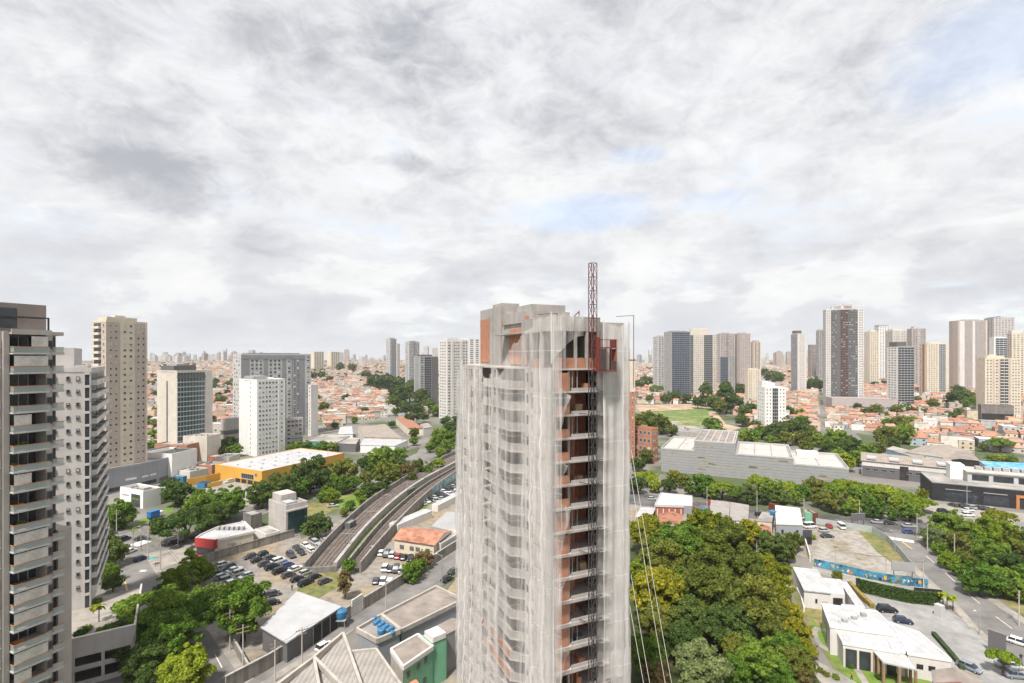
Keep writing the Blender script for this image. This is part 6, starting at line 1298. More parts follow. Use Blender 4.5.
tpx('in the park corner at the right edge', [(951, 526, 18, G_, 'round', .5), (933, 538, 12, PA, 'round', .5), (962, 544, 14, OL, 'round', .6), (948, 561, 10, BR, 'round', .5), (1000, 515, 13, YE, 'umbrella', .6), (996, 533, 19, BR, 'round', .6), (1012, 541, 14, OL, 'round', .6), (978, 546, 14, G_, 'round', .6), (980, 579, 20, G_, 'round', .6), (992, 557, 18, G_, 'round', .7), (1007, 564, 16, DK, 'round', .8), (1018, 568, 12, YE, 'round', .8), (1004, 582, 17, G_, 'round', .7), (1020, 590, 13, G_, 'round', .8), (966, 560, 10, OL), (975, 530, 9, G_), (940, 549, 8, G_), (1030, 540, 16, G_, 'round', .6), (1034, 580, 16, G_, 'round', .7), (958, 570, 7, G_)])
tpx('behind the showroom row', [(837, 441, 14, G_, 'round', .6), (851, 447, 12, DK), (868, 452, 10, G_), (845, 462, 10, BR), (828, 449, 9, DK), (858, 458, 9, G_), (886, 436, 12, OL, 'round', .6), (904, 434, 12, G_, 'round', .6), (1000, 442, 11, G_, 'umbrella', .8), (880, 449, 7, OL), (983, 447, 5, OL), (1000, 459, 6, BR), (1010, 460, 6, G_), (990, 459, 5, G_), (894, 444, 7, DK), (838, 455, 8, G_)])
tpx('among the terraced orange roofs', [(962, 398, 12, DK), (971, 404, 9, G_), (953, 401, 8, DK), (871, 369, 5, DK), (880, 368, 5, DK), (933, 404, 6, OL), (950, 416, 6, DK), (940, 417, 5, DK), (897, 411, 7, OL), (905, 408, 6, G_), (911, 411, 6, DK), (876, 410, 7, OL), (884, 416, 6, OL), (900, 422, 8, OL), (912, 422, 7, G_), (888, 423, 6, G_), (952, 367, 5, DK), (952, 381, 5, DK), (916, 400, 5, DK), (924, 412, 5, OL), (867, 405, 5, DK), (857, 406, 5, DK), (866, 412, 5, OL), (820, 385, 6, DK), (813, 384, 8, DK), (958, 390, 6, DK), (960, 412, 5, G_)])
tpx('around the meadow right of the netted tower', [(706, 394, 10, DK, 'tall', .5), (714, 402, 9, DK), (726, 397, 13, DK, 'tall', .5), (735, 402, 9, DK), (720, 407, 8, OL), (698, 402, 7, DK), (658, 388, 8, G_, 'umbrella', .8), (647, 381, 7, DK), (639, 384, 6, DK), (666, 398, 6, DK), (675, 396, 7, DK), (686, 398, 6, DK), (650, 399, 5, OL), (739, 390, 7, DK), (744, 412, 8, DK), (751, 408, 7, DK), (742, 420, 7, DK), (712, 424, 9, G_), (661, 424, 11, OL), (648, 419, 10, OL), (637, 421, 8, OL), (672, 430, 7, OL), (718, 430, 7, G_), (664, 372, 5, DK), (671, 379, 5, DK)])
tpx('around the white block', [(792, 428, 13, DK), (776, 432, 11, DK), (802, 423, 9, G_), (808, 430, 8, DK), (762, 432, 8, G_), (786, 438, 8, OL), (800, 438, 8, OL), (752, 436, 8, G_), (770, 376, 6, DK), (778, 377, 7, DK), (764, 372, 5, DK), (789, 411, 6, DK), (800, 414, 6, G_), (812, 437, 9, OL), (745, 436, 7, BR), (755, 425, 6, DK), (820, 440, 8, G_), (806, 446, 8, OL), (771, 440, 6, G_)])
# palms and small plants
def palm(label, px, py, h, r_, leaf='leaf_bright', group=None, base=None):
    p = P(px, py) if base is None else base; t = thing('palm_tree', label, 'palm', p, 0, group); MB().bar((0, 0, -.1), (0, 0, h), .1 * h / 4 + .04, M('bark'), 7, .08).build('trunk', None, t); mb = MB(); rr = random.Random(int(px))
    for k in range(14):
        a = rr.uniform(0, 6.28); e = rr.uniform(-.1, 1.0); d = Vector((math.cos(a), math.sin(a), 0)); s = Vector((-d.y, d.x, 0)); pr = Vector((0, 0, h)); w0 = .22 * r_
        for q in range(4):
            nx = pr + (d * math.cos(e) + Vector((0, 0, math.sin(e)))) * r_ / 4; w1 = w0 * (1 if q < 2 else .55); mb.add([tuple(pr - s * w0), tuple(pr + s * w0), tuple(nx + s * w1), tuple(nx - s * w1)], [(0, 1, 2, 3)], M(leaf)); pr = nx; w0 = w1; e -= .5
    mb.build('crown', None, t)
for x, y in ((943, 607), (947, 610), (953, 611)): palm('small young palm beside the guard booth', x, y, 3.2, 1.7, group='young palms by the guard booth')
palm('small orange tinged palm on the podium terrace', 98, 620, 3.0, 1.6, 'leaf_yellow', base=P(99, 622, 8.36))
def bush(label, p, s, leaf='leaf_green', group=None, sx=1, sy=1):
    cm, _ = tree_proto('round', leaf, 'lo', rnd.randrange(3)); o = link('bush', cm, None, p, rnd.uniform(0, 6)); o.scale = (s * sx, s * sy, s); return tag(o, label, 'bush', group)
for x, y, s, lf in ((82, 634, 1.1, 'leaf_dark'), (78, 637, 1.0, 'leaf_dark'), (88, 630, .9, 'leaf_green'), (100, 634, 1.0, 'leaf_bright'), (108, 631, 1.1, 'leaf_green'), (115, 629, 1.2, 'leaf_dark'), (122, 627, 1.2, 'leaf_dark'), (129, 625, 1.1, 'leaf_green'), (97, 603, 1.0, 'leaf_bright'), (94, 610, .9, 'leaf_bright')): bush('leafy bush on the podium terrace', P(x, y, 8.3), s, lf, 'terrace bushes')
for x, y, s, lf in ((873, 662, .9, 'leaf_green'), (851, 668, .8, 'leaf_green'), (880, 679, 1.0, 'leaf_dark'), (846, 658, 1.0, 'leaf_green'), (820, 672, .8, 'leaf_olive'), (826, 676, .8, 'leaf_olive'), (836, 679, .8, 'leaf_green'), (812, 668, .8, 'leaf_olive'), (895, 676, .8, 'leaf_dark'), (905, 674, .8, 'leaf_dark')): bush('low bush in the event hall garden', P(x, y), s, lf, 'bushes in the event hall garden')
for x, y, s, lf, l in ((837, 578, 1.7, 'leaf_olive', 'round olive bush beside the back lane by the mural'), (898, 583, 1.5, 'leaf_bright', 'bright bush growing against the mural wall'), (890, 582, 1.2, 'leaf_bright', 'small bright bush beside the larger one at the mural wall'), (811, 539, 1.6, 'leaf_bright', 'bright bush below the black tarpaulin shelter'), (909, 585, 1.3, 'leaf_brown', 'rusty bush at the right end of the mural wall')): bush(l, P(x, y), s, lf)
tree('small umbrella shaped young tree on the car park kerb', *P(1003, 676)[:], 2.6, 'leaf_bright', 'umbrella', 'mid', None, 2.8)
tree('small round tree at the street by the red kerb', *P(161, 600)[:], 2.0, 'leaf_dark', 'round', 'lo', None, 1.6)
# ================================================================= houses
GABLE, FLAT = [], []
def gable_proto(wd, dp, h, rise, hip=False, lean=0):
    w_ = MB().prism([(-wd / 2, -dp / 2), (wd / 2, -dp / 2), (wd / 2, dp / 2), (-wd / 2, dp / 2)], -3, h); a, b = wd / 2 + .35, dp / 2 + .35; e = 0 if not hip else min(wd * .4, 2.5)
    if not hip: w_.add([(-wd / 2, -dp / 2, h), (-wd / 2, dp / 2, h), (-wd / 2, 0, h + rise)], [(0, 2, 1)]); w_.add([(wd / 2, -dp / 2, h), (wd / 2, dp / 2, h), (wd / 2, 0, h + rise)], [(0, 1, 2)])
    for x in (-wd / 4, wd / 4):
        for y, s in ((-dp / 2, -1), (dp / 2, 1)):
            for z in ((.9,) if h < 4.5 else (.9, 3.7)): w_.box(x - .55, x + .55, min(y, y + s * .05), max(y, y + s * .05), z, z + 1.1, M('glass'))
    w_.mats[0:0] = [] ; ms = w_.mats
    r_ = MB().add([(-a, -b, h - .1), (a, -b, h - .1), (a - e, 0, h + rise), (-a + e, 0, h + rise), (a, b, h - .1), (-a, b, h - .1)], [(0, 1, 2, 3), (4, 5, 3, 2), (1, 4, 2), (5, 0, 3)] if hip else [(0, 1, 2, 3), (4, 5, 3, 2)])
    r_.add([(-a, -b, h - .13), (a, -b, h - .13), (a, b, h - .13), (-a, b, h - .13)], [(3, 2, 1, 0)]); return w_, r_
def flat_proto(wd, dp, h, extra):
    w_ = MB().prism([(-wd / 2, -dp / 2), (wd / 2, -dp / 2), (wd / 2, dp / 2), (-wd / 2, dp / 2)], -3, h)
    for x in (-wd / 4, wd / 4):
        for y, s in ((-dp / 2, -1), (dp / 2, 1)):
            for z in ((.9,) if h < 4.5 else (.9, 3.7)): w_.box(x - .55, x + .55, min(y, y + s * .05), max(y, y + s * .05), z, z + 1.1, M('glass'))
    r_ = MB().box(-wd / 2 - .1, wd / 2 + .1, -dp / 2 - .1, dp / 2 + .1, h + .005, h + .3)
    if extra: r_.box(-wd / 2 + .5, -wd / 2 + 3.2, -1.5, 1.6, h + .3, h + 2.4)
    return w_, r_
def two(pair, wall, roof):
    w_, r_ = pair; k = len(w_.mats); me = bpy.data.meshes.new('house'); me.from_pydata(w_.v, [], w_.f)
    # bodies without a material of their own take the wall palette
    me.materials.append(M(wall)); me.materials.append(M('glass')); me.polygons.foreach_set('material_index', [0 if i < w_n(w_) else 1 for i in range(len(w_.f))]); me.update()
    return me, r_.mesh('roof', M(roof)), w_, r_
def w_n(w_): return next((i for i, f in enumerate(w_.f) if w_.m[i] != 0 or (w_.mats and i >= w_.first)), len(w_.f))
for mk, lst, args in ((gable_proto, GABLE, [(7, 9, 3.2, 1.5), (8, 10, 5.8, 1.6), (6.2, 11, 5.6, 1.4), (9, 9, 3.4, 1.8, True), (10, 8.5, 5.9, 1.9, True), (6.2, 12, 3.3, 1.9)]), (flat_proto, FLAT, [(7, 10, 5.8, True), (8, 12, 6.2, False), (6.5, 9, 3.3, False), (9, 11, 8.6, True)])):
    for a in args:
        pr = mk(*a); n = len(pr[0].f); nwin = (4 if a[2] < 4.5 else 8) * 6; pr[0].first = n - nwin; pr[0].m = [0] * len(pr[0].f); lst.append(two(pr, 'house_wall', 'house_roof' if lst is GABLE else 'house_flat'))
island_mat('city_wall', [(.60, .57, .52), (.54, .45, .34), (.66, .65, .62), (.48, .44, .40), (.60, .50, .36), (.52, .36, .27), (.42, .41, .40), (.64, .60, .54)])
island_mat('city_tile', [(.38, .18, .115), (.33, .155, .105), (.42, .225, .155), (.27, .135, .10), (.36, .19, .13), (.43, .25, .175)], .25)
island_mat('city_flat', [(.34, .33, .31), (.44, .42, .39), (.56, .55, .53), (.25, .22, .20), (.38, .33, .28), (.52, .27, .17)], .25)
def inpoly(x, y, poly):
    c = False; n = len(poly)
    for i in range(n):
        (x1, y1), (x2, y2) = poly[i], poly[(i + 1) % n]
        if (y1 > y) != (y2 > y) and x < (x2 - x1) * (y - y1) / (y2 - y1) + x1: c = not c
    return c
KEEP = [[(-60, 372), (-60, 470), (112, 470), (150, 452), (236, 446), (236, 410), (320, 410), (322, 432), (352, 423), (398, 414), (412, 426), (470, 412), (635, 408), (635, 362), (470, 362), (-60, 362)],
        [(635, 362), (635, 404), (708, 404), (730, 410), (748, 425), (760, 438), (800, 444), (838, 432), (880, 432), (905, 444), (960, 452), (1024, 455), (1200, 470), (1200, 362)]]
AVOID = [[(404, 460), (410, 428), (424, 418), (440, 418), (470, 425), (470, 460)], [(633, 405), (705, 405), (748, 424), (740, 440), (630, 440)], [(366, 378), (416, 378), (440, 392), (440, 412), (392, 412), (384, 388), (366, 388)]]
def street_pos():
    for a0, ang, x0, x1, y0, y1 in ((0, 24, -2600, 150, 300, 3000), (1, -31, 0, 2600, 300, 3000)):
        ca, sa = math.cos(R(ang)), math.sin(R(ang)); n = 0
        for row in range(-300, 300):
            yy = (row // 2) * 35.0 + (row % 2) * 14.5
            for k in range(-420, 420):
                xx = k * 8.4 + (row * 3.1) % 5
                if k % 14 == 0: continue
                x, y = xx * ca - yy * sa, xx * sa + yy * ca
                if y < y0 or y > y1: continue
                D = y
                if abs(x) > D * 1.25: continue
                if (a0 == 0) != (x < .04 * D): continue
                if D > 1100 and (k + row) % 2: continue
                yield x, y, R(ang + (180 if row % 2 else 0)), D
def houses():
    cand = []; rr = random.Random(21)
    for x, y, a, D in street_pos():
        if rr.random() < .13: continue
        z = T(x, y); px, py = 512 + x / D * F, HY + (H - z) / D * F
        if not any(inpoly(px, py, p) for p in KEEP) or any(inpoly(px, py, p) for p in AVOID): continue
        if any((x - fx) ** 2 + (y - fy) ** 2 < fr * fr for fx, fy, fr in FOOT): continue
        cand.append((D, x + rr.uniform(-.8, .8), y + rr.uniform(-1, 1), z, a + (math.pi / 2 if rr.random() < .35 else 0) + rr.uniform(-.04, .04), rr.random(), px, py))
    cand.sort(key=lambda c: math.hypot(c[1], c[2]) + (1e5 if 458 < c[6] < 630 or c[6] < 60 or c[6] > 1030 else 0)); print('HOUSES', len(cand))
    far = {'w': [[], []], 't': [[], []], 'f': [[], []]}; base = {'w': 0, 't': 0, 'f': 0}
    def area(px, py): return ('right of the brown tower' if px < 240 else 'left of the wooded hill' if px < 390 else 'beside the wooded hill' if px < 470 else 'by the meadow' if px < 770 else 'below the biggest dark tower' if px < 905 else 'below the squat cream block')
    for i, (D, x, y, z, a, u, px, py) in enumerate(cand):
        gab = u < (.74 if px > 630 else .58); lst = GABLE if gab else FLAT; j = int(u * 1000) % len(lst); me, rf, w_, r_ = lst[j]
        if i < 285:
            o = link('house', me, None, (x, y, z), a); link('roof', rf, o)
            kind = ('one storey terracotta roofed house' if j in (0, 3, 5) else 'two storey terracotta roofed house') if gab else ('low flat roofed house' if j == 2 else 'taller flat roofed house')
            tag(o, f'small {kind} {area(px, py)}', 'house', f'{kind} {area(px, py)}')
        else:
            ca, sa = math.cos(a), math.sin(a)
            for key, src, stop in (('w', w_, w_.first), ('t' if gab else 'f', r_, None)):
                nv = 8 if (key == 'w' and not gab) else len(src.v) if key != 'w' else max(max(f) for f in src.f[:stop]) + 1
                V, Fc = far[key]; b0 = base[key]
                V += [(x + vx * ca - vy * sa, y + vx * sa + vy * ca, z + vz) for vx, vy, vz in src.v[:nv]]; Fc += [tuple(b0 + q for q in f) for f in (src.f[:stop] if stop else src.f)]; base[key] += nv
    me = bpy.data.meshes.new('distant_houses'); V, Fc, mi = [], [], []
    for n_, (k, m) in enumerate((('w', 'city_wall'), ('t', 'city_tile'), ('f', 'city_flat'))):
        b0 = len(V); V += far[k][0]; Fc += [tuple(b0 + q for q in f) for f in far[k][1]]; mi += [n_] * len(far[k][1]); me.materials.append(M(m))
    me.from_pydata(V, [], Fc); me.polygons.foreach_set('material_index', mi); me.update()
    tag(link('distant_houses', me), 'mass of tiny far houses with terracotta and grey roofs', 'houses', None, 'stuff')
    # trees among the far houses, too many to count
    rs = np.random.RandomState(4); pts = []
    while len(pts) < 3000:
        D = rs.uniform(420, 3000) if rs.rand() < .6 else rs.uniform(800, 3600); x = rs.uniform(-1.2, 1.2) * D; z = T(x, D); px, py = 512 + x / D * F, HY + (H - z) / D * F
        if not any(inpoly(px, py, p) for p in KEEP) and D < 2500 or any(inpoly(px, py, p) for p in AVOID[:2]): continue
        if any((x - fx) ** 2 + (D - fy) ** 2 < fr * fr for fx, fy, fr in FOOT): continue
        if px > 630 and D < 900 and rs.rand() < .6: continue
        nb = 1 if rs.rand() < .6 else rs.randint(2, 7)
        for q in range(nb):
            xx, yy = x + rs.normal(0, 9) * (nb > 1), D + rs.normal(0, 9) * (nb > 1); pts.append((xx, yy, T(xx, yy), rs.uniform(3.0, 6.0) * (1.3 if nb > 3 else 1)))
    cl = []
    for x, y, z, r in pts:
        n = 130 if y < 1200 else 60
        v = leaf_cloud(rs, [(0, 0, .9, .62), (.4, .2, .8, .5), (-.35, .25, 1.0, .5), (0, -.4, .85, .5)], n, .2 if y < 1200 else .3, .85) * r; cl.append(v + np.array([x, y, z]))
    tag(link('distant_trees', quads_mesh('distant_trees', np.concatenate(cl), M('leaf_far'))), 'scattered far tree crowns among the small houses', 'trees', None, 'stuff')
leaf_mat('leaf_far', [(.03, .05, .016), (.06, .092, .028), (.115, .145, .048)])
houses()
# ================================================================= cars
def car_meshes(kind):
    L_, wd, hb, hr, cab = {'hatchback': (3.9, .84, .86, 1.46, (-1.75, -1.35, .45, 1.15)), 'sedan': (4.4, .86, .86, 1.42, (-1.75, -1.05, .35, 1.15)), 'suv': (4.4, .91, 1.0, 1.72, (-2.0, -1.7, .55, 1.2)), 'van': (4.9, .93, 1.1, 2.1, (-2.35, -2.2, 1.1, 1.9))}[kind]
    a = L_ / 2; b = MB(); st = [(-a, .42, hb * .82, .86), (-a + .12, .26, hb * .97, .96), (-a + .9, .22, hb, 1), (0, .2, hb, 1), (a - 1.1, .22, hb * .97, 1), (a - .35, .24, hb * .84, .97), (a - .05, .3, hb * .72, .9), (a, .4, hb * .62, .84)]
    for x, zl, zh, k in st: w_ = wd * k; b.v += [(x, -w_ * .9, zl), (x, -w_, (zl + zh) * .52), (x, -w_ * .93, zh), (x, w_ * .93, zh), (x, w_, (zl + zh) * .52), (x, w_ * .9, zl)]
    n = len(st)
    for i in range(n - 1):
        for j in range(6): b.f.append((6 * i + j, 6 * i + (j + 1) % 6, 6 * i + 6 + (j + 1) % 6, 6 * i + 6 + j))
    b.f += [tuple(range(5, -1, -1)), tuple(6 * (n - 1) + j for j in range(6))]
    x0, x1, x2, x3 = cab; wt, wb = wd * .74, wd * .91; g = MB(); z0 = hb - .03
    g.add([(x0, -wb, z0), (x3, -wb, z0 - .03), (x3, wb, z0 - .03), (x0, wb, z0), (x1, -wt, hr - .06), (x2, -wt, hr - .06), (x2, wt, hr - .06), (x1, wt, hr - .06)], [(0, 1, 5, 4), (1, 2, 6, 5), (2, 3, 7, 6), (3, 0, 4, 7)])
    b.add([(x1 - .03, -wt - .03, hr - .07), (x2 + .03, -wt - .03, hr - .07), (x2 + .03, wt + .03, hr - .07), (x1 - .03, wt + .03, hr - .07), (x1 + .12, -wt + .1, hr), (x2 - .12, -wt + .1, hr), (x2 - .12, wt - .1, hr), (x1 + .12, wt - .1, hr)], [(0, 3, 2, 1), (4, 5, 6, 7), (0, 1, 5, 4), (1, 2, 6, 5), (2, 3, 7, 6), (3, 0, 4, 7)])
    for s in (-1, 1): b.bar((x2 * .5 + x1 * .5, s * (wb + .005), z0), (x2 * .5 + x1 * .5, s * (wt + .01), hr - .06), .05, None, 4)
    b.m = [0] * len(b.f); b.mats = []
    return b, g.mesh('windows', M('glass')), L_, wd
WH = MB().bar((0, -.1, 0), (0, .1, 0), .31, M('tyre'), 14).bar((0, -.105, 0), (0, .105, 0), .19, M('steel_grey'), 10).mesh('wheel')
HL = MB().box(-.05, .03, -.17, .17, -.07, .07, M('lamp_white')).mesh('headlight'); TL = MB().box(-.03, .05, -.12, .12, -.1, .1, M('lamp_red')).mesh('tail_light')
CK = {k: car_meshes(k) for k in ('hatchback', 'sedan', 'suv', 'van')}
PAINT = {'black': (.018, .018, .02), 'dark grey': (.06, .062, .066), 'silver': (.42, .43, .44), 'white': (.72, .72, .71), 'red': (.42, .03, .03), 'blue': (.05, .09, .26), 'blue grey': (.22, .25, .30), 'dark blue': (.025, .035, .08)}
for k, c in PAINT.items(): mat('paint_' + k, c, .25, .02, 1, spec=.6, metal=.1 if k != 'white' else 0)
BODY = {}; CPROTO = {}
def car(x, y, z, ang, kind, paint, label, group=None):
    key = (kind, paint)
    if key not in CPROTO:
        b, g, L_, wd = CK[kind]; r = link('parked_car', None); r.empty_display_size = .5; me = bpy.data.meshes.new('body'); me.from_pydata(b.v, [], b.f); me.materials.append(M('paint_' + paint)); me.update(); recalc(link('body', me, r)); link('windows', g, r)
        for sx in (-L_ / 2 + .78, L_ / 2 - .82):
            for s in (-1, 1): link('wheel', WH, r, (sx, s * (wd - .12), .31))
        for s in (-1, 1): link('headlight', HL, r, (L_ / 2 - .06, s * wd * .55, .62)); link('tail_light', TL, r, (-L_ / 2 + .04, s * wd * .62, .76))
        know(r); CPROTO[key] = r
    else: r = copy_tree(CPROTO[key])
    r.location = (x, y, z + .1); r.rotation_euler = (0, 0, ang); return tag(r, label, 'car', group)
crr = random.Random(31)
def row(pa, pb, n, paints, where, turn=0, jit=.06):
    a, b = P(*pa), P(*pb); d = (b - a); hd = math.atan2(d.y, d.x) + math.pi / 2 + R(turn)
    for k in range(n):
        p = a.lerp(b, k / max(1, n - 1)); paint = paints[k % len(paints)]; kind = crr.choice(('hatchback', 'hatchback', 'sedan', 'suv'))
        car(p.x + crr.uniform(-.1, .1), p.y + crr.uniform(-.2, .2), p.z, hd + crr.uniform(-jit, jit) + (math.pi if crr.random() < .4 else 0), kind, paint, f'{paint} {kind} parked in {where}', f'{paint} {kind} cars in {where}')
row((250, 558.5), (306, 585), 8, ['dark grey', 'black', 'dark grey', 'black', 'black', 'dark grey', 'black', 'black'], 'the front row of the dirt car park')
row((262, 556), (325, 583), 8, ['black', 'dark grey', 'white', 'blue', 'white', 'silver', 'black', 'dark grey'], 'the second row of the dirt car park')
row((223, 566), (246, 578), 5, ['white', 'dark grey', 'white', 'silver', 'silver'], 'the tight block near the old stained wall', 0, .03)
row((211, 573), (232, 585), 5, ['dark grey', 'black', 'silver', 'blue grey', 'silver'], 'the tight block nearest the lower left road', 0, .03)
row((291, 557), (320, 549), 4, ['dark grey', 'black', 'white', 'silver'], 'the row beside the square glass office')
row((296, 549.5), (325, 542), 4, ['dark grey', 'white', 'silver', 'silver'], 'the back row beside the square glass office')
row((381, 555), (410, 560), 6, ['white', 'dark grey', 'silver', 'red', 'black', 'black'], 'the row before the orange roofed house', 20)
row((385, 570), (402, 572), 4, ['white', 'dark grey', 'dark grey', 'silver'], 'the middle row of the car park by the tracks', 15)
row((376, 583), (390, 584.5), 3, ['dark grey', 'white', 'white'], 'the bottom row of the car park by the tracks', 15)
row((423, 505), (458, 484), 12, ['silver', 'white', 'dark grey', 'silver', 'black', 'dark grey', 'white', 'dark grey', 'black', 'silver', 'dark grey', 'white'], 'the long row along the outer track wall', -25)
row((436, 502), (462, 489), 7, ['silver', 'silver', 'dark grey', 'white', 'silver', 'white', 'dark grey'], 'the shorter row along the white carport', -25)
def one(px, py, ang, kind, paint, label): p = P(px, py); car(p.x, p.y, p.z, R(ang), kind, paint, label)
one(375, 550, 60, 'hatchback', 'silver', 'silver hatchback alone beside the outer track wall')
one(130, 553, 75, 'hatchback', 'white', 'white hatchback waiting at the lower left crossing')
one(141, 560.5, 70, 'hatchback', 'dark blue', 'dark blue hatchback on the lower left road just past the crossing')
one(142, 540, 25, 'sedan', 'dark grey', 'dark grey sedan turning at the lower left crossing')
one(124, 541, 80, 'suv', 'dark grey', 'dark grey suv at the kerb by the pale grey tower')
one(176, 544, 38, 'suv', 'black', 'black suv driving under the dark spreading tree')
one(193, 538.5, 38, 'hatchback', 'black', 'black hatchback following under the dark spreading tree')
one(247.5, 522, 50, 'hatchback', 'white', 'white hatchback on the cross street behind the concrete hut')
one(323, 492, 40, 'hatchback', 'red', 'red hatchback on the cross street near the tracks')
one(333, 507, 20, 'sedan', 'silver', 'silver sedan parked at the verge near the left track wall')
one(447, 581, 55, 'hatchback', 'black', 'black hatchback in the upper alley by the street lamp')
one(454, 573, 55, 'sedan', 'dark grey', 'dark grey sedan at the top of the alley')
one(324, 649, 58, 'hatchback', 'white', 'white hatchback close to the long stained alley wall')
one(273, 596, 30, 'hatchback', 'dark grey', 'dark grey hatchback beside the round tree and the low shed')
one(272, 605, 30, 'hatchback', 'black', 'black hatchback at the corner of the low white roofed shed')
one(222, 598, 60, 'hatchback', 'white', 'white hatchback half under the trees by the lower left road')
one(878, 523.5, -8, 'sedan', 'silver', 'silver sedan first in the avenue queue under the belt trees')
one(889.5, 524.5, -8, 'sedan', 'dark grey', 'dark grey sedan second in the avenue queue under the belt trees')
one(909, 527.5, -10, 'sedan', 'silver', 'silver sedan at the crossing beside the blue car')
one(908.5, 533.5, -10, 'hatchback', 'blue', 'blue hatchback crossing the white stripe at the avenue corner')
one(943.5, 513, -8, 'suv', 'black', 'black suv on the showroom forecourt')
one(968, 511.5, -5, 'sedan', 'white', 'white sedan on the showroom forecourt, the upper of two')
one(968, 516.5, -5, 'suv', 'white', 'white suv on the showroom forecourt, the lower of two')
row((953, 506.5), (990, 510.5), 7, ['dark grey', 'black', 'dark grey', 'silver', 'black', 'dark grey', 'silver'], 'the display row before the black showroom', 35)
one(829, 527.5, 75, 'hatchback', 'red', 'red hatchback at the top of the gravel lot')
one(827, 537.5, 5, 'sedan', 'dark grey', 'dark grey sedan on the gravel lot, lowest of its group')
one(824, 532, 5, 'hatchback', 'silver', 'silver hatchback on the gravel lot above the dark sedan')
one(840.5, 528, 80, 'van', 'white', 'white van standing at the fence of the gravel lot')
one(810, 528, 10, 'van', 'white', 'white van next to the black tarpaulin shelter')
one(887, 612, -8, 'suv', 'black', 'black suv parked beside the long white canopy')
one(903, 623, -20, 'hatchback', 'dark blue', 'dark blue hatchback peeping over the event hall roof')
one(969.5, 670, -62, 'hatchback', 'blue grey', 'blue grey hatchback parked at the hedge strip by the event hall')
one(1009, 668, -12, 'sedan', 'silver', 'silver sedan beside the small young tree')
one(1017, 678, -10, 'sedan', 'blue grey', 'blue grey sedan in front of the silver one, lower right corner')
one(1019, 645, -52, 'hatchback', 'white', 'white hatchback driving up the road at the right edge')
for x, y, c, l in ((690, 508, 'red', 'red'), (652, 500, 'silver', 'silver'), (735, 512, 'dark grey', 'dark grey'), (800, 519, 'white', 'white'), (760, 516, 'black', 'black')): one(x, y, -6, 'hatchback', c, f'{l} hatchback on the avenue behind the workshop row')
def truck():
    p = P(155.5, 518); r = thing('delivery_truck', 'small truck with a blue box body at the lawn corner', 'truck', p, R(70))
    part(r, 'box_body', 'blue', (-2.6, 1.0, -1.05, 1.05, .8, 3.0)); part(r, 'cab', 'white', (1.1, 2.5, -1.0, 1.0, .5, 2.2)); part(r, 'windscreen', 'glass', (2.45, 2.53, -.85, .85, 1.3, 2.1)); part(r, 'chassis', 'black', (-2.6, 2.4, -.9, .9, .45, .79))
    for x in (-1.6, 1.8):
        for s in (-1, 1): o = link('wheel', WH, r, (x, s * .92, .4)); o.scale = (1.3, 1.3, 1.3)
truck()
for q in ([(926, 556), (934, 563)], [(945, 573), (955, 582)], [(968, 594), (980, 604)], [(996, 617), (1012, 629)]): ribbon([P(*a) for a in q], .18, .095, 'line', 'road_marking')
for q in ([(760, 511), (775, 512.5)], [(700, 506), (712, 507.5)], [(835, 520), (850, 521.5)], [(160, 545), (168, 543)], [(300, 494), (308, 491.5)], [(215, 655), (222, 668)]): ribbon([P(*a) for a in q], .2, .1, 'line', 'road_marking')
# ================================================================= poles and wires
POLE = {}
def pole(px, py, h, label, arm=0, lamp=False, rz=.6, base=None):
    p = P(px, py) if base is None else base; r = thing('street_lamp' if lamp else 'utility_pole', label, 'street lamp' if lamp else 'utility pole', p, rz)
    MB().bar((0, 0, -.3), (0, 0, h), .16, M('concrete_light' if not lamp else 'steel_grey'), 8, .1).build('pole', None, r)
    if arm: MB().box(-arm, arm, -.06, .06, h - .7, h - .58).box(-arm * .8, arm * .8, -.06, .06, h - 1.5, h - 1.4).build('crossarm', M('wood' if not lamp else 'steel_grey'), r); mb = MB(); [mb.bar((x * arm, 0, h - .58), (x * arm, 0, h - .4), .05, M('steel_dark'), 6) for x in (-.9, -.4, .4, .9)]; mb.build('insulator', None, r)
    if lamp: MB().bar((0, 0, h - .1), (1.6, 0, h + .25), .05, M('steel_grey'), 6).build('lamp_arm', None, r); MB().box(1.4, 2.1, -.14, .14, h + .15, h + .3).build('lamp_head', M('grey_light'), r)
    return p + Vector((0, 0, h - .5))
def wire(label, pts, sag=.7):
    mb = MB()
    for a, b in zip(pts[:-1], pts[1:]):
        for o in (-.5, .5):
            pr = a + Vector((o, 0, 0))
            for k in range(1, 9): q = a.lerp(b, k / 8) + Vector((o, 0, -sag * math.sin(math.pi * k / 8))); mb.bar(pr, q, .028, M('steel_dark'), 4); pr = q
    tag(mb.build('power_line'), label, 'power line')
L1 = [pole(116.5, 535, 9, 'utility pole at the corner below the pale grey tower', 1), pole(148, 560, 9, 'utility pole at the lower left crossing', 1), pole(160.5, 570, 9, 'utility pole on the pavement by the vacant corner', 1), pole(230, 650, 8.5, 'utility pole under the big round tree', 1), pole(243, 668, 8.6, 'tall concrete pole with crossarms on the lower left pavement', 1.4)]
wire('sagging double power line along the lower left road', L1)
pole(141, 551, 6, 'thin grey traffic pole at the lower left crossing', 0, True, 2.4); pole(133, 546, 6, 'thin lamp pole opposite the lower left crossing', 0, True, .4); pole(178, 548, 6, 'thin lamp pole in the shade of the spreading tree', 0, True, 4)
L2 = [pole(275, 682, 8, 'utility pole at the bottom end of the alley', 1), pole(302, 667, 8, 'utility pole with a double arm in the middle of the alley', 1.2), pole(386, 614, 7.5, 'utility pole by the white gate wall', .8), pole(442, 587, 8.5, 'street lamp in the upper alley', 0, True, 2.8)]
wire('double power line along the alley', L2)
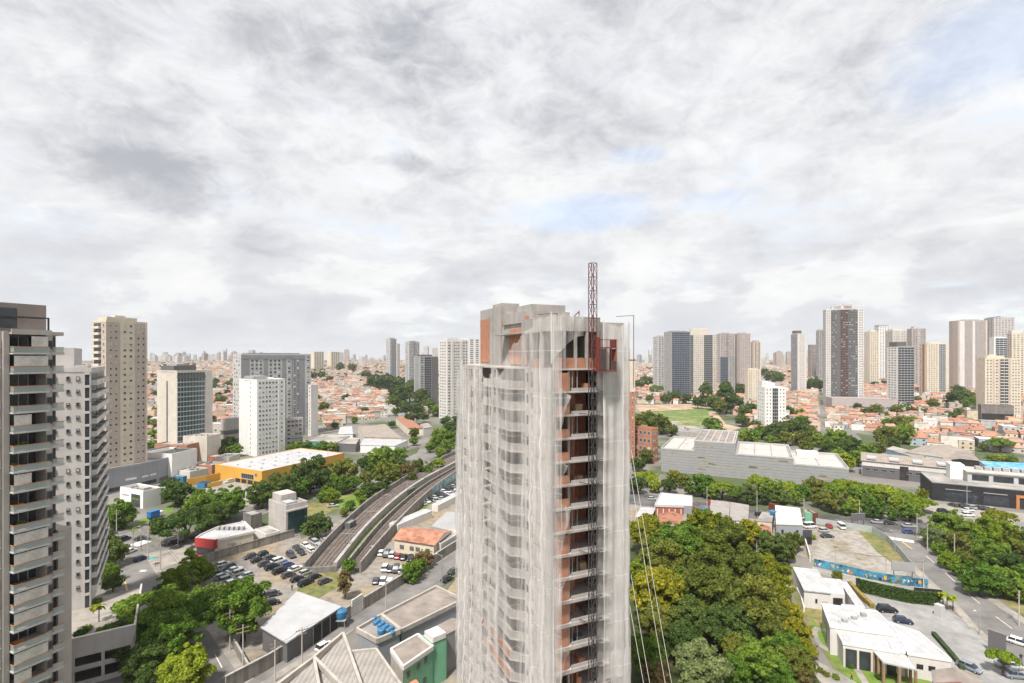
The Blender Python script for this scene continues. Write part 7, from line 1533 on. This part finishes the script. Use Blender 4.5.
L3 = [pole(1019, 626, 8.2, 'big concrete pole with a wide arm at the right edge pavement', 1.6), pole(954.5, 562, 8.5, 'utility pole among the park trees', 1), pole(927.5, 551, 8.5, 'utility pole on the pavement at the avenue corner', 1), pole(917, 538, 8.5, 'utility pole on the avenue crossing', 1)]
wire('double power line along the road at the right', L3)
L4 = [pole(859.5, 522, 8, 'utility pole beside the dark avenue billboard', 1), pole(804, 519, 8, 'utility pole near the pale blue workshop', 1), pole(757, 514, 9, 'utility pole between the workshop roofs', 1), pole(707, 508, 9, 'utility pole left of the ribbed workshop', 1)]
wire('double power line along the avenue behind the workshops', [L3[-1]] + L4)
L5 = [pole(835.5, 571, 7.5, 'pole at the left end of the mural wall', .6), pole(886, 582, 7.5, 'pale pole in front of the middle of the mural wall', .6), pole(923.5, 589, 7.8, 'pole at the right end of the mural wall', .8)]
wire('double power line along the mural lane', L5)
pole(895, 552, 6, 'lamp pole behind the fence of the gravel lot', 0, True, 1.5); pole(979.5, 635, 5.5, 'thin lamp pole on the pavement of the venue car park', 0, True, 3.5)
pole(967, 507, 9, 'tall lamp pole on the showroom forecourt', 0, True, .3); pole(328, 467, 10, 'tall lamp pole by the orange hall', 0, True, .3); pole(300, 497, 9, 'lamp pole on the cross street near the glass office', 0, True, 4)
# ================================================================= people
def person(label, p, shirt, trousers, ang, walk=.0):
    J = dict(pel=(0, 0, .95), ch=(0, 0, 1.3), nk=(0, 0, 1.5), hd=(.02, 0, 1.62), tp=(.02, 0, 1.74), ls=(0, .2, 1.42), le=(-.04, .26, 1.15), lh=(.1, .25, .9), rs=(0, -.2, 1.42), re=(-.04, -.26, 1.15), rh=(.1, -.25, .9), lp=(0, .1, .9), lk=(.06 + walk * .6, .1, .5), lf=(walk, .1, .06), lt=(walk + .18, .1, .03), rp=(0, -.1, .9), rk=(.05 - walk * .3, -.1, .5), rf=(-walk, -.1, .06), rt=(-walk + .18, -.1, .03))
    rad = dict(pel=.15, ch=.16, nk=.055, hd=.1, tp=.075, ls=.065, le=.05, lh=.04, rs=.065, re=.05, rh=.04, lp=.09, lk=.06, lf=.045, lt=.035, rp=.09, rk=.06, rf=.045, rt=.035)
    E = 'pel ch,ch nk,nk hd,hd tp,ch ls,ls le,le lh,ch rs,rs re,re rh,pel lp,lp lk,lk lf,lf lt,pel rp,rp rk,rk rf,rf rt'; ks = list(J)
    me = bpy.data.meshes.new('person'); me.from_pydata([J[k] for k in ks], [tuple(ks.index(a) for a in e.split()) for e in E.split(',')], [])
    o = link('person', me, None, p, ang); sk = o.modifiers.new('skin', 'SKIN'); ss = o.modifiers.new('sub', 'SUBSURF'); ss.levels = ss.render_levels = 1
    for i, k in enumerate(ks): me.skin_vertices[0].data[i].radius = (rad[k], rad[k]); me.skin_vertices[0].data[i].use_root = k == 'pel'
    dg = bpy.context.evaluated_depsgraph_get(); m2 = bpy.data.meshes.new_from_object(o.evaluated_get(dg)); o.modifiers.clear(); o.data = m2
    for m in (shirt, trousers, 'skin', 'cloth_dark'): m2.materials.append(M(m))
    for f in m2.polygons:
        z, y = f.center.z, abs(f.center.y); f.material_index = 3 if z > 1.68 else 2 if z > 1.47 or (y > .2 and z < 1.12) else 0 if z > .95 else 3 if z < .09 else 1
    return tag(o, label, 'person')
person('person in dark clothes standing on the dirt car park', P(292, 591) + Vector((0, 0, .05)), 'cloth_dark', 'cloth_dark', 2.0, .12)
person('person in a dark shirt walking on the pavement at the right edge', P(1021, 662) + Vector((0, 0, .1)), 'cloth_dark', 'cloth_dark', 1.2, .2)
person('person in a white shirt under the teal street umbrella', P(155, 566.5) + Vector((0, 0, .06)), 'white', 'cloth_dark', .5)
person('person in an orange shirt on the garden path by the event hall', P(852, 680) + Vector((0, 0, .1)), 'orange_cloth', 'cloth_dark', 2.5, .15)
p = P(153, 565); r = thing('umbrella', 'teal street umbrella beside the lower left crossing', 'umbrella', p); mb = MB(); vs = [(0, 0, 2.6)] + [(1.0 * math.cos(6.283 * k / 8), 1.0 * math.sin(6.283 * k / 8), 2.1) for k in range(8)]; mb.add(vs, [(0, 1 + k, 1 + (k + 1) % 8) for k in range(8)]); mb.build('canopy', M('teal_cloth'), r); MB().bar((0, 0, 0), (0, 0, 2.6), .03, M('steel_grey')).build('pole', None, r)
# ================================================================= the air
def haze():
    m = bpy.data.materials.new('haze'); m.use_nodes = True; t = m.node_tree; t.nodes.clear(); v = N(t, 'ShaderNodeVolumePrincipled'); v.inputs['Color'].default_value = (.92, .95, 1, 1); v.inputs['Density'].default_value = HAZE
    o = N(t, 'ShaderNodeOutputMaterial'); t.links.new(v.outputs[0], o.inputs['Volume'])
    tag(MB().box(-6500, 6500, -6500, 6500, -1.2, 175).build('haze', m), kind='stuff')
HAZE = 7.5e-5
if HAZE: haze()
